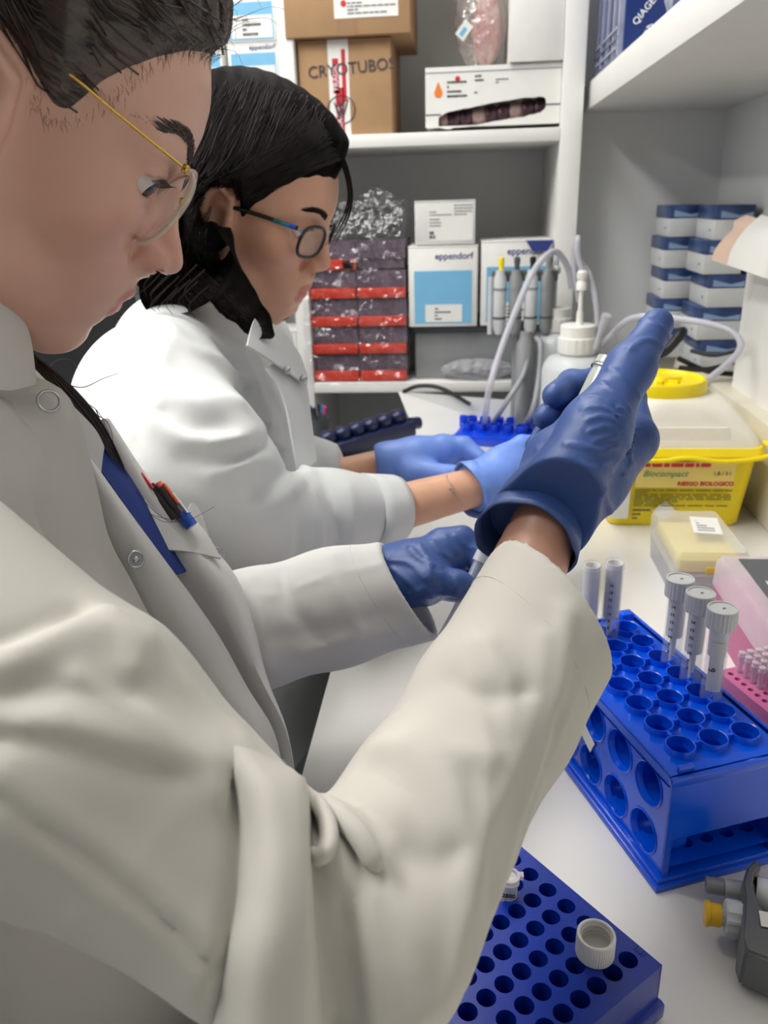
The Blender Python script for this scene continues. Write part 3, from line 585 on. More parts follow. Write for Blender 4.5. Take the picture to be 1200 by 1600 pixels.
Tt = T.copy(); Tt[:3, 3] += T[:3, 2]*.0024
printlines(Tt, .04, .083, .16, .091, 1, REDINK, t, seed=21, fill=.7); text('Biocompact', .013, Tt@np.array([[1, 0, 0, .038], [0, 1, 0, .070], [0, 0, 1, 0], [0, 0, 0, 1.]]), mat('green_print', (80, 150, 110), .5, var=0), t, shear=.3); text('RIESGO BIOLOGICO', .0085, Tt@np.array([[1, 0, 0, .088], [0, 1, 0, .056], [0, 0, 1, 0], [0, 0, 0, 1.]]), REDINK, t, bold=.0003); text('1,8 / 3 l', .008, Tt@np.array([[1, 0, 0, .135], [0, 1, 0, .072], [0, 0, 1, 0], [0, 0, 0, 1.]]), INK, t)
printlines(Tt, .03, .022, .165, .050, 8, mat('olive_print', (120, 116, 30), .6, var=0), t, seed=22, fill=.6)
patch('diamond_label', Tt@np.array([[.707, -.707, 0, .075], [.707, .707, 0, -.002], [0, 0, 1, 0], [0, 0, 0, 1.]]), 0, 0, .024, .024, PAPER, t); patch('white_label', T, -.002, .002, .024, .05, PAPER, t, .0022); printlines(Tt, .03, .0, .055, .02, 3, INK, t, seed=25)
# ------------------------------------------------------------------ clear lidded box with yellow inside
t = thing('sample_box', (.30, .955, 0), 'frosted clear lidded box with a yellow insert in front of the sharps bin', 'box')
FROST = mat('frosted_plastic', (236, 235, 226), .3, var=.02, clear=.6)
x0, x1, y0, y1, h = .254, .338, .885, 1.022, .064
V, F = loft([rrect((x0+x1)/2, (y0+y1)/2, .039, .066, .005, 0), rrect((x0+x1)/2, (y0+y1)/2, .041, .068, .005, .034)]); obj('box_base', V, F, mat('frosted_base', (206, 206, 212), .35, var=.02, clear=.25), t, auto=40)
V, F = loft([rrect((x0+x1)/2, (y0+y1)/2, .0425, .0695, .005, .033), rrect((x0+x1)/2, (y0+y1)/2, .042, .069, .006, .060), rrect((x0+x1)/2, (y0+y1)/2, .040, .067, .007, h)], cap0=False); obj('box_lid', V, F, FROST, t, auto=40)
box('yellow_insert', (x0+.006, y0+.004, .036), (x1-.005, y1-.01, .052), mat('pale_yellow_insert', (240, 222, 130), .5, var=.04), t, bevel=.002); box('latch', (x0+.035, y0-.003, .038), (x0+.055, y0-.0005, .046), mat('amber_plastic', (222, 184, 76), .4), t, bevel=.0008)
T = faceT((x0+.035, y0+.06, h+.0002), (1, -.15, 0), (.15, 1, 0)); patch('label_sheet', T, 0, 0, .034, .055, PAPER, t); T[:3, 3] += np.array((0, 0, .0005)); printlines(T, .006, .006, .026, .045, 5, INKG, t, seed=31, fill=.3)
# ------------------------------------------------------------------ pink tip boxes on the right
PINK = mat('pink_plastic', (206, 110, 158), .35, var=.04); PINKD = mat('magenta_plastic', (176, 84, 132), .4, var=.04); PINKC = mat('pink_clear_lid', (236, 226, 233), .25, var=.03, clear=.5)
def tipbox(x0, x1, y0, y1, label, h1, h2, h3, lab=True):
    t = thing('tip_box', ((x0+x1)/2, (y0+y1)/2, 0), label, 'tip box', 'pink pipette tip boxes'); c = ((x0+x1)/2, (y0+y1)/2); hx, hy = (x1-x0)/2, (y1-y0)/2
    V, F = loft([rrect(*c, hx-.002, hy-.002, .004, 0), rrect(*c, hx, hy, .004, h1)]); obj('base', V, F, PINKD, t, auto=40)
    V, F = loft([rrect(*c, hx-.003, hy-.003, .004, h1), rrect(*c, hx-.003, hy-.003, .004, h1+.008)]); obj('tip_plate', V, F, PINK, t, auto=40)
    V, F = loft([rrect(*c, hx+.001, hy+.001, .005, h1-.001), rrect(*c, hx, hy, .005, h2), rrect(*c, hx-.003, hy-.003, .006, h3)], cap0=False); obj('lid', V, F, PINKC, t, auto=40)
    if lab: box('label_panel', (x0+.02, y0+.01, h3), (x1-.01, y1-.012, h3+.0008), mat('slate_label', (84, 86, 92), .4, var=.03), t); T = faceT((x0+.02, y0+.01, h3+.001), (0, 1, 0), (-1, 0, 0)); printlines(T, .01, -.06, .10, -.005, 5, WINK, t, seed=41, fill=.35)
    return t
tipbox(.283, .405, .66, .838, 'pink tip box with clear lid and dark label behind the tall tubes', .05, .078, .083)
t = thing('lilac_box', (.30, .585, 0), 'pale lilac open plastic box at the right edge beside the pink tubes', 'box'); b = MB(); x0, x1, y0, y1, h = .275, .36, .54, .635, .085
b.box((x0, y0, 0), (x0+.002, y1, h)); b.box((x1-.002, y0, 0), (x1, y1, h)); b.box((x0, y0, 0), (x1, y0+.002, h)); b.box((x0, y1-.002, 0), (x1, y1, h)); b.box((x0, y0, 0), (x1, y1, .002)); b.build('box_walls', mat('lilac_plastic', (226, 208, 226), .3, var=.03, clear=.3), t); box('box_insert', (x0+.004, y0+.004, .003), (x1-.004, y1-.004, .05), PINK, t)
# pink rack with rows of small clear tubes
t = thing('pink_rack', (.255, .56, 0), 'pink rack plate with holes holding rows of small clear tubes', 'rack')
T = rotz(-69.5, (.234, .650, 0)); pit = .0088; nxr, nyr = 18, 6
xs = [.008+pit*i for i in range(nxr)]; ys = [.006+pit*j for j in range(nyr)]
# ================================================================== racks, tubes, pipette
def holeplate(nx, ny, px, py, r, z, depth, mx, my, n=16, wall=True, skip=None, zb=None):
    """flat plate with nx*ny round wells (walls and floors included); local origin at a corner"""
    b = MB()
    def rectpt(a, hx, hy):
        dx, dy = math.cos(a), math.sin(a); s = min(hx/abs(dx) if abs(dx) > 1e-9 else 9e9, hy/abs(dy) if abs(dy) > 1e-9 else 9e9); return dx*s, dy*s
    angs = [2*math.pi*(i+.5)/n for i in range(n)]
    ca = sorted(angs+[math.atan2(s*py, t*px) % (2*math.pi) for s in (1, -1) for t in (1, -1)])
    m = len(ca)
    for i in range(nx):
        for j in range(ny):
            cx, cy = mx+px*(i+.5), my+py*(j+.5)
            O = [(cx+rectpt(a, px/2, py/2)[0], cy+rectpt(a, px/2, py/2)[1], z) for a in ca]
            if skip and (i, j) in skip: b.add(O, [tuple(range(m))]); continue
            I = [(cx+r*math.cos(a), cy+r*math.sin(a), z) for a in ca]; D = [(cx+r*.92*math.cos(a), cy+r*.92*math.sin(a), z-depth) for a in ca]
            F = [(k, (k+1) % m, m+(k+1) % m, m+k) for k in range(m)]+[(m+k, m+(k+1) % m, 2*m+(k+1) % m, 2*m+k) for k in range(m)]+[tuple(2*m+k for k in range(m))]
            b.add(O+I+D, F)
    W, H = nx*px+2*mx, ny*py+2*my
    for (a0, b0, a1, b1) in ((0, 0, W, my), (0, H-my, W, H), (0, my, mx, H-my), (W-mx, my, W, H-my)): b.add([(a0, b0, z), (a1, b0, z), (a1, b1, z), (a0, b1, z)], [(0, 1, 2, 3)])
    return b, W, H
# ---- pink rack plate
b, W_, H_ = holeplate(nxr, nyr, pit, pit, .0026, .052, .02, .004, .004, 10)
b.build('top_plate', PINK, t, T, auto=40)
box('rack_body', (0, 0, 0), (W_, H_, .03), PINKD, t, T, .002); o = MB(); o.box((0, -.0001, .03), (W_, .0015, .0518)); o.box((0, H_-.0015, .03), (W_, H_, .0518)); o.box((0, 0, .03), (.0015, H_, .0518)); o.box((W_-.0015, 0, .03), (W_, H_, .0518)); o.build('rack_wall', PINK, t, T)
# little tubes standing in it
pcr = MB(); V, F = lathe([(.0012, .036), (.0024, .052), (.0026, .066), (.0034, .067), (.0034, .0695), (.0026, .0695)], 10); pcr.add(V, F); V, F = lathe([(.0030, .0695), (.0031, .073), (.0022, .0735), (.0001, .0728)], 10); pcr.add(V, F)
proto = None; PCRM = mat('pcr_tube_clear', (240, 226, 234), .15, var=.02, clear=.5)
Tn = np.array(T); kk = 0
for j in range(1, 5):
    for i in range(0, 18):
        if j == 1 and i > 3: continue
        loc = (Tn@np.array((.004+pit*(i+.5), .004+pit*(j+.5), 0, 1)))[:3]
        M_ = Matrix.Translation(Vector(loc.tolist()))
        if proto is None: proto = obj('small_tube', np.concatenate(pcr.V), pcr.F, PCRM, M=M_, auto=40); q = proto
        else: q = dup(proto, 'small_tube', M_)
        tag(q, 'small clear capped tube in the pink rack, '+{1: 'short row nearest the blue rack', 2: 'second row from the blue rack', 3: 'third row from the blue rack', 4: 'row farthest from the blue rack'}[j], 'tube', 'small tubes in the pink rack')
# ---- big blue four-way rack
RD = 20.5; TR = rotz(RD, (.143, .446, 0)); LW, LL, LH = .0935, .205, .100
BLUEM = mat('blue_rack_plastic', (2, 92, 244), .2, var=.06, vscale=25, coat=.15, clear=.06)
rk = thing('tube_rack', (.16, .56, 0), 'large bright blue four-way tube rack holding tall clear tubes', 'rack')
px_, py_ = .0262, .0262
# top plate with collared holes: 3 x 7
b, W_, H_ = holeplate(3, 7, px_, py_, .0094, LH-.004, .0035, (LW-3*px_)/2, (LL-7*py_)/2, 20)
b.F = [f for f in b.F if not (len(f) == 24)]; b.mi = [0]*len(b.F)
b.build('top_plate', BLUEM, rk, TR, auto=40)
o = MB(); th = .003
for (a0, b0, a1, b1) in ((-.003, -.003, LW+.003, 0), (-.003, LL, LW+.003, LL+.003), (-.003, 0, 0, LL), (LW, 0, LW+.003, LL)): o.box((a0, b0, LH-.010), (a1, b1, LH-.003))
o.build('top_flange', BLUEM, rk, TR, bevel=.0008)
prof = [(.0106, LH-.022), (.0106, LH+.001), (.0102, LH+.0016), (.0094, LH+.0012), (.0090, LH-.02)]
V, F = lathe(prof, 28, cap=False); proto2 = None
holes = {}
for i in range(3):
    for j in range(7):
        c = (TR@np.array(((LW-3*px_)/2+px_*(i+.5), (LL-7*py_)/2+py_*(j+.5), 0, 1)))[:3]; holes[(i, j)] = c; M_ = Matrix.Translation(Vector(c.tolist()))
        if proto2 is None: proto2 = obj('tube_socket', V, F, BLUEM, rk, M=M_, auto=40)
        else: dup(proto2, 'tube_socket', M_, rk)
# webs between neighbouring collars
wb = MB()
for i in range(3):
    for j in range(7):
        x, y = (LW-3*px_)/2+px_*(i+.5), (LL-7*py_)/2+py_*(j+.5)
        if i < 2: wb.box((x+.0100, y-.0012, LH-.008), (x+px_-.0100, y+.0012, LH+.001))
        if j < 6: wb.box((x-.0012, y+.0100, LH-.008), (x+.0012, y+py_-.0100, LH+.001))
wb.build('web', BLUEM, rk, TR)
# left side plate (x=0) with large round sockets, built as a holeplate stood on edge
sp = (LL-.014)/5
def sideplate(x, name, outward):
    b, W2, H2 = holeplate(5, 2, sp, .042, .0155, 0, .004, .007, .004, 24)
    b.F = [f for f in b.F if len(f) != 28]; b.mi = [0]*len(b.F)
    S = np.eye(4); S[:3, 0] = (0, 1, 0) if outward > 0 else (0, -1, 0); S[:3, 1] = (0, 0, 1); S[:3, 2] = (outward, 0, 0); S[:3, 3] = (x, 0 if outward > 0 else LL, .004)
    b.build(name, BLUEM, rk, TR@S, auto=40)
    pr = [(.0172, -.024), (.0172, .0005), (.0166, .001), (.0156, .0006), (.0152, -.024)]; V, F = lathe(pr, 32, cap=False)
    for i in range(5):
        for j in range(2):
            Tm = TR@S; p = Tm@np.array((.007+sp*(i+.5), .004+.042*(j+.5), 0, 1)); M4 = Tm.copy(); M4[:3, 3] = p[:3]; obj('large_socket', V@M4[:3, :3].T+M4[:3, 3], F, BLUEM, rk, auto=40)
sideplate(0, 'side_plate', -1)
box('side_plate', (LW-.003, 0, .0), (LW, LL, LH-.004), BLUEM, rk, TR)
# ends: upper solid panel and open lower part with an edge frame
for y0 in (0, LL-.0025):
    o = MB(); o.box((0, y0, .042), (LW, y0+.0025, LH-.004)); o.box((0, y0, .0), (.005, y0+.0025, .042)); o.box((LW-.005, y0, 0), (LW, y0+.0025, .042)); o.build('end_panel', BLUEM, rk, TR)
b, W2, H2 = holeplate(5, 10, .0172, .019, .0055, .018, .016, (LW-5*.0172)/2, (LL-10*.019)/2, 12); b.build('base_plate', BLUEM, rk, TR, auto=40)
b, W2, H2 = holeplate(4, 9, .0215, .021, .0045, .046, .006, (LW-4*.0215)/2, (LL-9*.021)/2, 10); b.F = [f for f in b.F if len(f) != 14]; b.mi = [0]*len(b.F); b.build('middle_plate', BLUEM, rk, TR, auto=40)
o = MB(); o.box((-.006, -.004, 0), (LW+.004, LL+.004, .006)); o.box((-.004, -.002, .006), (LW+.002, LL+.002, .010)); o.build('base_flange', BLUEM, rk, TR, bevel=.001)
# corner tabs and a paper label on the side
box('corner_tab', (.004, .001, LH-.003), (.016, .004, LH+.0025), BLUEM, rk, TR, .0008); box('corner_tab', (LW-.016, LL-.010, LH-.003), (LW-.004, LL-.001, LH+.004), BLUEM, rk, TR, .0008)
Ts = TR@faceT((-.0012, .15, .062), (0, -1, -.45), (0, -.45, 1)); patch('label_sheet', Ts, 0, 0, .052, .013, PAPER, rk); Ts[:3, 3] += Ts[:3, 2]*.0005; printlines(Ts, .004, .003, .03, .010, 1, INKG, rk, seed=51, fill=.7)
# ---- tall tubes
TUBE = mat('tube_wall_clear', (232, 238, 244), .1, var=.0, clear=.86); INSERT = mat('column_insert', (250, 247, 245), .5, var=.01, clear=.08); CAPM = mat('grey_white_cap', (214, 215, 216), .45, var=.02); FRIT = mat('white_frit', (240, 238, 234), .5, var=.01); STRIP = mat('frosted_strip', (216, 218, 218), .5, var=.01)
def ribcap(t, c, z0, z1, r, m, n=72, name='ribbed_cap'):
    V = []; F = []; zz = [z0, z0+.0012, z1-.002, z1-.0005, z1, z1, z1-.001, z1-.001]; rr = [r*.98, r, r, r*.985, r*.95, r*.86, r*.84, .0001]
    for j in range(len(zz)):
        for i in range(n): a = 2*math.pi*i/n; k = rr[j]*(1 if (i % 3 or j not in (1, 2)) else .945); V.append((c[0]+k*math.cos(a), c[1]+k*math.sin(a), zz[j]))
    for j in range(len(zz)-1):
        for i in range(n): q = (i+1) % n; F.append((j*n+i, j*n+q, (j+1)*n+q, (j+1)*n+i))
    F.append(tuple(range(n))[::-1]); return obj(name, V, F, m, t, auto=30)
def talltube(c, ztop, label, capped=True, grad=None, strip=None, zfr=None):
    t = thing('sample_tube', (c[0], c[1], .02), label, 'tube', 'tall tubes in the blue rack'); r = .0082
    V, F = lathe([(.002, .022), (r*.9, .04), (r, .05), (r, ztop-.012), (r, ztop-.006), (r*1.12, ztop-.006), (r*1.12, ztop-.0045), (r, ztop-.0045), (r, ztop), (r*.88, ztop), (r*.88, .05), (.002, .03)], 28, c[0], c[1], False); obj('tube_wall', V, F, TUBE, t, auto=40)
    zf = zfr if zfr else ztop-.045
    V, F = lathe([(.0018, zf-.024), (.0026, zf-.006), (.0026, zf), (r*.80, zf+.002), (r*.83, zf+.010), (r*.83, ztop-.002), (r*.74, ztop-.002), (r*.74, zf+.008)], 24, c[0], c[1], False); obj('column_insert', V, F, INSERT, t, auto=40)
    V, F = lathe([(.0002, zf+.004), (r*.70, zf+.004), (r*.70, zf+.009), (.0002, zf+.009)], 20, c[0], c[1], False); obj('filter_disc', V, F, FRIT, t, auto=40)
    if capped: ribcap(t, c, ztop-.0125, ztop+.003, .0112, CAPM); 
    v = nrm((-c[0], -c[1], 0)); a0 = math.atan2(v[1], v[0])
    def onwall(da, z): a = a0+da; n_ = np.array((math.cos(a), math.sin(a), 0)); return faceT(np.array((c[0], c[1], z))+n_*(r+.0003), (-math.sin(a), math.cos(a), 0), (0, 0, 1))
    if grad:
        for k, g in enumerate(grad): text(g, .0036, onwall(-.35 if capped else -.15, ztop-.021-k*.0068), INK, t, 'graduation', align='CENTER', bold=.00008)
    if strip:
        V = []; F = []; 
        for j, z in enumerate((strip[0], strip[1])):
            for i in range(9): a = a0-.75+1.35*i/8+.2; V.append((c[0]+(r+.0002)*math.cos(a), c[1]+(r+.0002)*math.sin(a), z))
        for i in range(8): F.append((i, i+1, 9+i+1, 9+i))
        obj('writing_strip', V, F, STRIP, t, smooth=True); Tm = onwall(.10, (strip[0]*.55+strip[1]*.45)); Rm = np.eye(4); Rm[:2, :2] = [[0, -1], [1, 0]]; text('6', .0075, Tm@Rm, INK, t, 'handwritten_mark', align='CENTER')
    if capped:
        Tm = faceT((c[0], c[1], ztop+.0022), (.3, -1, 0), (1, .3, 0)); text('c', .005, Tm, INK, t, 'handwritten_mark', align='CENTER')
    return t
ZT = .169; OFF = np.array((.0095, .002, 0))
G5 = ['14', '13', '12', '11', '10', '9', '8']
talltube(holes[(2, 2)]+OFF, ZT, 'capped tube with a frosted strip marked 6, nearest of the three capped tubes', strip=(.104, .146), zfr=.13)
talltube(holes[(2, 3)]+OFF, ZT, 'middle one of the three capped tubes with printed graduations', grad=G5, zfr=.118)
talltube(holes[(2, 4)]+OFF, ZT, 'farthest of the three capped tubes with printed graduations', grad=G5, zfr=.118)
talltube(holes[(1, 6)]+np.array((.008, 0, 0)), ZT-.0, 'open clear tube with printed graduations, right one of the uncapped pair', capped=False, grad=G5, zfr=.114)
talltube(holes[(0, 6)]+np.array((.013, .004, 0)), ZT-.0, 'open clear tube, left one of the uncapped pair at the rack end', capped=False, zfr=.114)
# ---- flat navy blue micro tube rack
MR = thing('microtube_rack', (.06, .40, 0), 'flat dark blue rack with rows of round wells in the foreground', 'rack')
BLUED = mat('deep_blue_plastic', (8, 50, 164), .22, var=.06, vscale=25, coat=.15)
A = GZ(1036, 1500, .05); dcol = nrm((GZ(838, 1372, .045)-GZ(995, 1508, .045))*np.array((1, 1, 0))); drow = np.array((dcol[1]*-1, dcol[0], 0.)); 
if drow[0] > 0: drow = -drow
rp, cp = .0136, .0158
# local x along dcol (away), local y along -drow so that z is up
TM = np.eye(4); TM[:3, 0] = -drow; TM[:3, 1] = dcol; TM[:3, 2] = np.cross(-drow, dcol)
W8 = 8*rp+.012; TM[:3, 3] = A+drow*W8; TM[2, 3] = 0
if TM[2, 2] < 0: raise RuntimeError('flip')
b, W_, H_ = holeplate(8, 12, rp, cp, .0056, .046, .03, .006, .006, 22); b.build('top_plate', BLUED, MR, TM, auto=40)
o = MB(); o.box((0, 0, .014), (W_, .0015, .0459)); o.box((0, H_-.0015, .014), (W_, H_, .0459)); o.box((0, 0, .014), (.0015, H_, .0459)); o.box((W_-.0015, 0, .014), (W_, H_, .0459)); o.build('rack_wall', BLUED, MR, TM)
o = MB(); o.box((-.004, -.004, .004), (W_+.004, H_+.004, .0165)); o.build('base_tray', BLUED, MR, TM, bevel=.003); o = MB(); o.box((-.0005, -.0005, 0), (W_+.0005, H_+.0005, .006)); o.build('base_foot', BLUED, MR, TM)
o = MB()
for k in range(4): o.box((W_-.0035-.001, .010+.002*k, .0460), (W_-.001, .011+.002*k, .0464)); 
o.build('embossed_mark', BLUED, MR, TM)
# loose white ribbed cap resting upside down on the rack
c = GZ(929, 1490, .046); t = thing('screw_cap', (c[0], c[1], .046), 'white ribbed screw cap lying open side up on the dark blue rack', 'cap')
n = 96; V = []; F = []; zz = [.0462, .047, .060, .0612, .0618, .0618, .0612, .050, .0492]; rr = [.0105, .0112, .0112, .0110, .0106, .0096, .0092, .0088, .0001]
for j in range(len(zz)):
    for i in range(n): a = 2*math.pi*i/n; k = rr[j]*(1 if (i % 2 or j not in (1, 2)) else .965); V.append((c[0]+k*math.cos(a), c[1]+k*math.sin(a), zz[j]))
for j in range(len(zz)-1):
    for i in range(n): q = (i+1) % n; F.append((j*n+i, j*n+q, (j+1)*n+q, (j+1)*n+i))
F.append(tuple(range(n))[::-1]); obj('ribbed_skirt', V, F, mat('white_cap_plastic', (236, 234, 232), .4, var=.01), t, auto=30)
for k, z in enumerate((.053, .056, .059)):
    V, F = sweep([(c[0]+.0087*math.cos(a), c[1]+.0087*math.sin(a), z) for a in np.linspace(0, 2*math.pi, 33)], .0006, 6); obj('inner_thread', V, F, mat('white_cap_inner', (226, 218, 214), .4, var=.02), t)
# small snap-cap tube standing in the rack, marked 2500
c = GZ(795, 1398, .046); t = thing('microtube', (c[0], c[1], .03), 'small clear microtube marked 2500 in the dark blue rack', 'tube')
V, F = lathe([(.003, .02), (.0052, .04), (.0054, .056), (.0064, .0565), (.0064, .0585), (.005, .059)], 24, c[0], c[1]); obj('tube_wall', V, F, mat('micro_white', (228, 228, 230), .35, var=.03, clear=.15), t, auto=40)
V, F = lathe([(.0066, .0595), (.0068, .0605), (.0066, .0625), (.0045, .063), (.0042, .0612), (.0001, .0610)], 24, c[0], c[1], False); obj('snap_lid', V, F, mat('lid_clear', (240, 232, 236), .1, var=.1, vscale=300, clear=.4), t, auto=40)
box('lid_hinge', (c[0]+.005, c[1]+.001, .0575), (c[0]+.009, c[1]+.005, .0605), MATS['lid_clear'], t)
a0 = math.atan2(-c[1], -c[0]); n_ = np.array((math.cos(a0), math.sin(a0), 0)); text('2500', .0042, faceT(np.array((c[0], c[1], .0495))+n_*.0056, (-math.sin(a0), math.cos(a0), 0), (0, 0, 1)), INK, t, align='CENTER', bold=.0001)
# ---- pipette lying on the bench
PGREY = mat('pipette_grey', (104, 106, 108), .4, var=.04); PWHITE = mat('pipette_white', (214, 215, 218), .35, var=.02)
Z0 = .021; A = GZ(1100, 1426, Z0); B = GZ(1200, 1446, Z0); ax = nrm(B-A); t = thing('pipette', (A[0]+.06, A[1], 0), 'grey and white pipette with a yellow plunger button lying at the right edge', 'pipette')
def along(prof, name, m, o=A, d=ax, n=28):
    V, F = lathe(prof, n); T_ = frame(o, np.cross(d, (0, 0, 1)) if abs(d[2]) < .9 else (1, 0, 0), d); return obj(name, V@T_[:3, :3].T+T_[:3, 3], F, m, t, auto=35)
along([(.0070, 0), (.0082, .0008), (.0082, .003), (.0072, .0035), (.0072, .010), (.006, .010)], 'plunger_button', mat('amber_button', (236, 186, 24), .3, var=.02))
along([(.006, .009), (.006, .013)], 'plunger_rod', LGREY)
n = 40; V = []; F = []; zz = [.0125, .0135, .0225, .0235]
for j in range(4):
    for i in range(n): a = 2*math.pi*i/n; k = (.0112 if i % 4 < 2 else .0102) if j in (1, 2) else .0100; V.append((k*math.cos(a), k*math.sin(a), zz[j]))
for j in range(3):
    for i in range(n): q = (i+1) % n; F.append((j*n+i, j*n+q, (j+1)*n+q, (j+1)*n+i))
F += [tuple(range(n))[::-1], tuple(3*n+i for i in range(n))]; T_ = frame(A, np.cross(ax, (0, 0, 1)), ax); obj('volume_dial', np.array(V)@T_[:3, :3].T+T_[:3, 3], F, PWHITE, t, auto=30)
out = [(1176, 1362), (1186, 1366), (1184, 1376), (1174, 1388), (1172, 1405), (1180, 1432), (1196, 1456), (1250, 1475), (1330, 1480), (1330, 1545), (1250, 1545), (1195, 1526), (1160, 1512), (1153, 1490), (1156, 1455), (1157, 1420), (1155, 1400), (1162, 1376)]
bm_ = MB(); n = len(out)
lay = [(.004, .90), (.010, 1.0), (.026, 1.0), (.034, .92)]; cen = np.array([GZ(x, y, Z0)[:2] for x, y in out]); cm = cen.mean(0); rings = []
for z, s in lay: rings.append([((p-cm)*(1 if s == 1 else 1-(1-s)*.35)+cm).tolist()+[z] for p in cen])
V, F = loft(rings); F = [f[::-1] for f in F] if False else F
h_ = obj('handle', V, F, PGREY, t, auto=35); bmm = bmesh.new(); bmm.from_mesh(h_.data); bmesh.ops.recalc_face_normals(bmm, faces=bmm.faces); bmesh.ops.bevel(bmm, geom=[e for e in bmm.edges if e.calc_face_angle(0) > .6], offset=.0016, segments=2, affect='EDGES'); bmm.to_mesh(h_.data); bmm.free()
o2 = GZ(1180, 1395, .020); d2 = nrm(GZ(1260, 1418, .020)-o2); along([(.010, 0), (.0115, .004), (.0115, .05), (.009, .07), (.006, .12), (.003, .19)], 'barrel', PWHITE, o2, d2)
o3 = GZ(1103, 1382, .018); d3 = nrm(GZ(1180, 1394, .018)-o3); along([(.0052, 0), (.0056, .001), (.0056, .011), (.0050, .0115)], 'ejector_button', MGREY, o3, d3); along([(.0058, .0115), (.0058, .03)], 'ejector_sleeve', LGREY, o3, d3)
Tl = faceT(GZ(1188, 1440, .0345)+np.array((0, 0, .0004)), ax, np.cross((0, 0, 1), ax)); patch('label_sheet', Tl, .0, -.004, .03, .008, PAPER, t)
# ================================================================== sculpting engine: signed distance shapes -> one continuous mesh
def smin(a, b, k):
    h = np.clip(.5+.5*(b-a)/k, 0, 1); return b+(a-b)*h-k*h*(1-h)
def smax(a, b, k): return -smin(-a, -b, k)
def s_ell(p, c, r):
    q = p-np.asarray(c, np.float32); r = np.asarray(r, np.float32); k0 = np.sqrt(((q/r)**2).sum(1)); k1 = np.sqrt(((q/(r*r))**2).sum(1))+1e-9; return k0*(k0-1)/k1
def s_cap(p, a, b, ra, rb=None, sq=None):
    """tapered capsule; sq = (axis unit vector, factor) squashes the section along an axis"""
    rb = ra if rb is None else rb; a = np.asarray(a, np.float32); b = np.asarray(b, np.float32); ba = b-a; q = p-a
    t = np.clip((q@ba)/(ba@ba+1e-12), 0, 1); e = q-t[:, None]*ba
    if sq is not None: ax = np.asarray(sq[0], np.float32); e = e+ax*((e@ax)*(1/sq[1]-1))[:, None]
    d = np.sqrt((e*e).sum(1))-(ra+(rb-ra)*t)
    return d*min(1, sq[1]) if sq is not None and sq[1] < 1 else d
def s_chain(p, pts, rs, k=.006, sq=None):
    d = None
    for i in range(len(pts)-1):
        e = s_cap(p, pts[i], pts[i+1], rs[i], rs[i+1], sq); d = e if d is None else smin(d, e, k)
    return d
def polydist(p, P):
    """distance of points to a polyline"""
    d = np.full(len(p), 9., np.float32)
    for a, b in zip(P[:-1], P[1:]): d = np.minimum(d, s_cap(p, a, b, 0.))
    return d
def sdf_mesh(fn, lo, hi, h):
    """naive surface nets over an adaptively sampled grid"""
    lo = np.array(lo, float); B = 8; n = np.ceil((np.array(hi)-lo)/(h*B)).astype(int); N = n*B+1
    ci = np.stack(np.meshgrid(*[np.arange(k) for k in n], indexing='ij'), -1).reshape(-1, 3)
    cc = (lo+(ci+.5)*B*h).astype(np.float32); dc = fn(cc)
    act = np.abs(dc) < B*h*1.15
    val = np.ones(tuple(N), np.float32)
    sg = np.where(dc < 0, -1, 1)*.05
    val[:-1, :-1, :-1] = np.repeat(np.repeat(np.repeat(sg.reshape(n), B, 0), B, 1), B, 2)
    loc = np.stack(np.meshgrid(*[np.arange(B+1)]*3, indexing='ij'), -1).reshape(-1, 3)
    idx = (ci[act][:, None, :]*B+loc[None]).reshape(-1, 3)
    key = np.unique((idx[:, 0]*N[1]+idx[:, 1])*N[2]+idx[:, 2]); I = np.stack([key//(N[1]*N[2]), (key//N[2]) % N[1], key % N[2]], 1)
    pts = (lo+I*h).astype(np.float32); out = np.empty(len(pts), np.float32)
    for s in range(0, len(pts), 400000): out[s:s+400000] = fn(pts[s:s+400000])
    val[I[:, 0], I[:, 1], I[:, 2]] = out
    neg = val < 0
    c8 = [(i, j, k) for i in (0, 1) for j in (0, 1) for k in (0, 1)]
    sl = lambda a, o: a[o[0]:N[0]-1+o[0], o[1]:N[1]-1+o[1], o[2]:N[2]-1+o[2]]
    cnt = sum(sl(neg, o).astype(np.int8) for o in c8); mixed = (cnt > 0) & (cnt < 8); C_ = np.argwhere(mixed)
    vid = -np.ones(mixed.shape, np.int64); vid[mixed] = np.arange(len(C_))
    pos = np.zeros((len(C_), 3)); w_ = np.zeros(len(C_)); cv = {o: val[C_[:, 0]+o[0], C_[:, 1]+o[1], C_[:, 2]+o[2]] for o in c8}
    for a in c8:
        for ax in range(3):
            if a[ax]: continue
            b = list(a); b[ax] = 1; b = tuple(b); va, vb = cv[a], cv[b]; m = (va < 0) != (vb < 0); t = np.where(m, va/(va-vb+1e-12), 0)
            q = np.array(a, float)[None]+t[:, None]*(np.array(b)-np.array(a)); pos[m] += q[m]; w_[m] += 1
    V = lo+(C_+pos/w_[:, None])*h
    F = []
    for ax in range(3):
        u, v = (ax+1) % 3, (ax+2) % 3
        s0 = [slice(1, N[i]-1) for i in range(3)]; s0[ax] = slice(0, N[ax]-1); s1 = list(s0); s1[ax] = slice(1, N[ax])
        a, b = neg[tuple(s0)], neg[tuple(s1)]; E_ = np.argwhere(a != b); fl = a[a != b]
        off = np.array([s.start for s in s0]); E_ = E_+off
        def cid(du, dv): q = E_.copy(); q[:, u] -= du; q[:, v] -= dv; return vid[q[:, 0], q[:, 1], q[:, 2]]
        quad = np.stack([cid(0, 0), cid(1, 0), cid(1, 1), cid(0, 1)], 1); ok = (quad >= 0).all(1); quad = quad[ok]; fl = fl[ok]
        quad[~fl] = quad[~fl][:, ::-1]; F.append(quad)
    return V, np.concatenate(F)
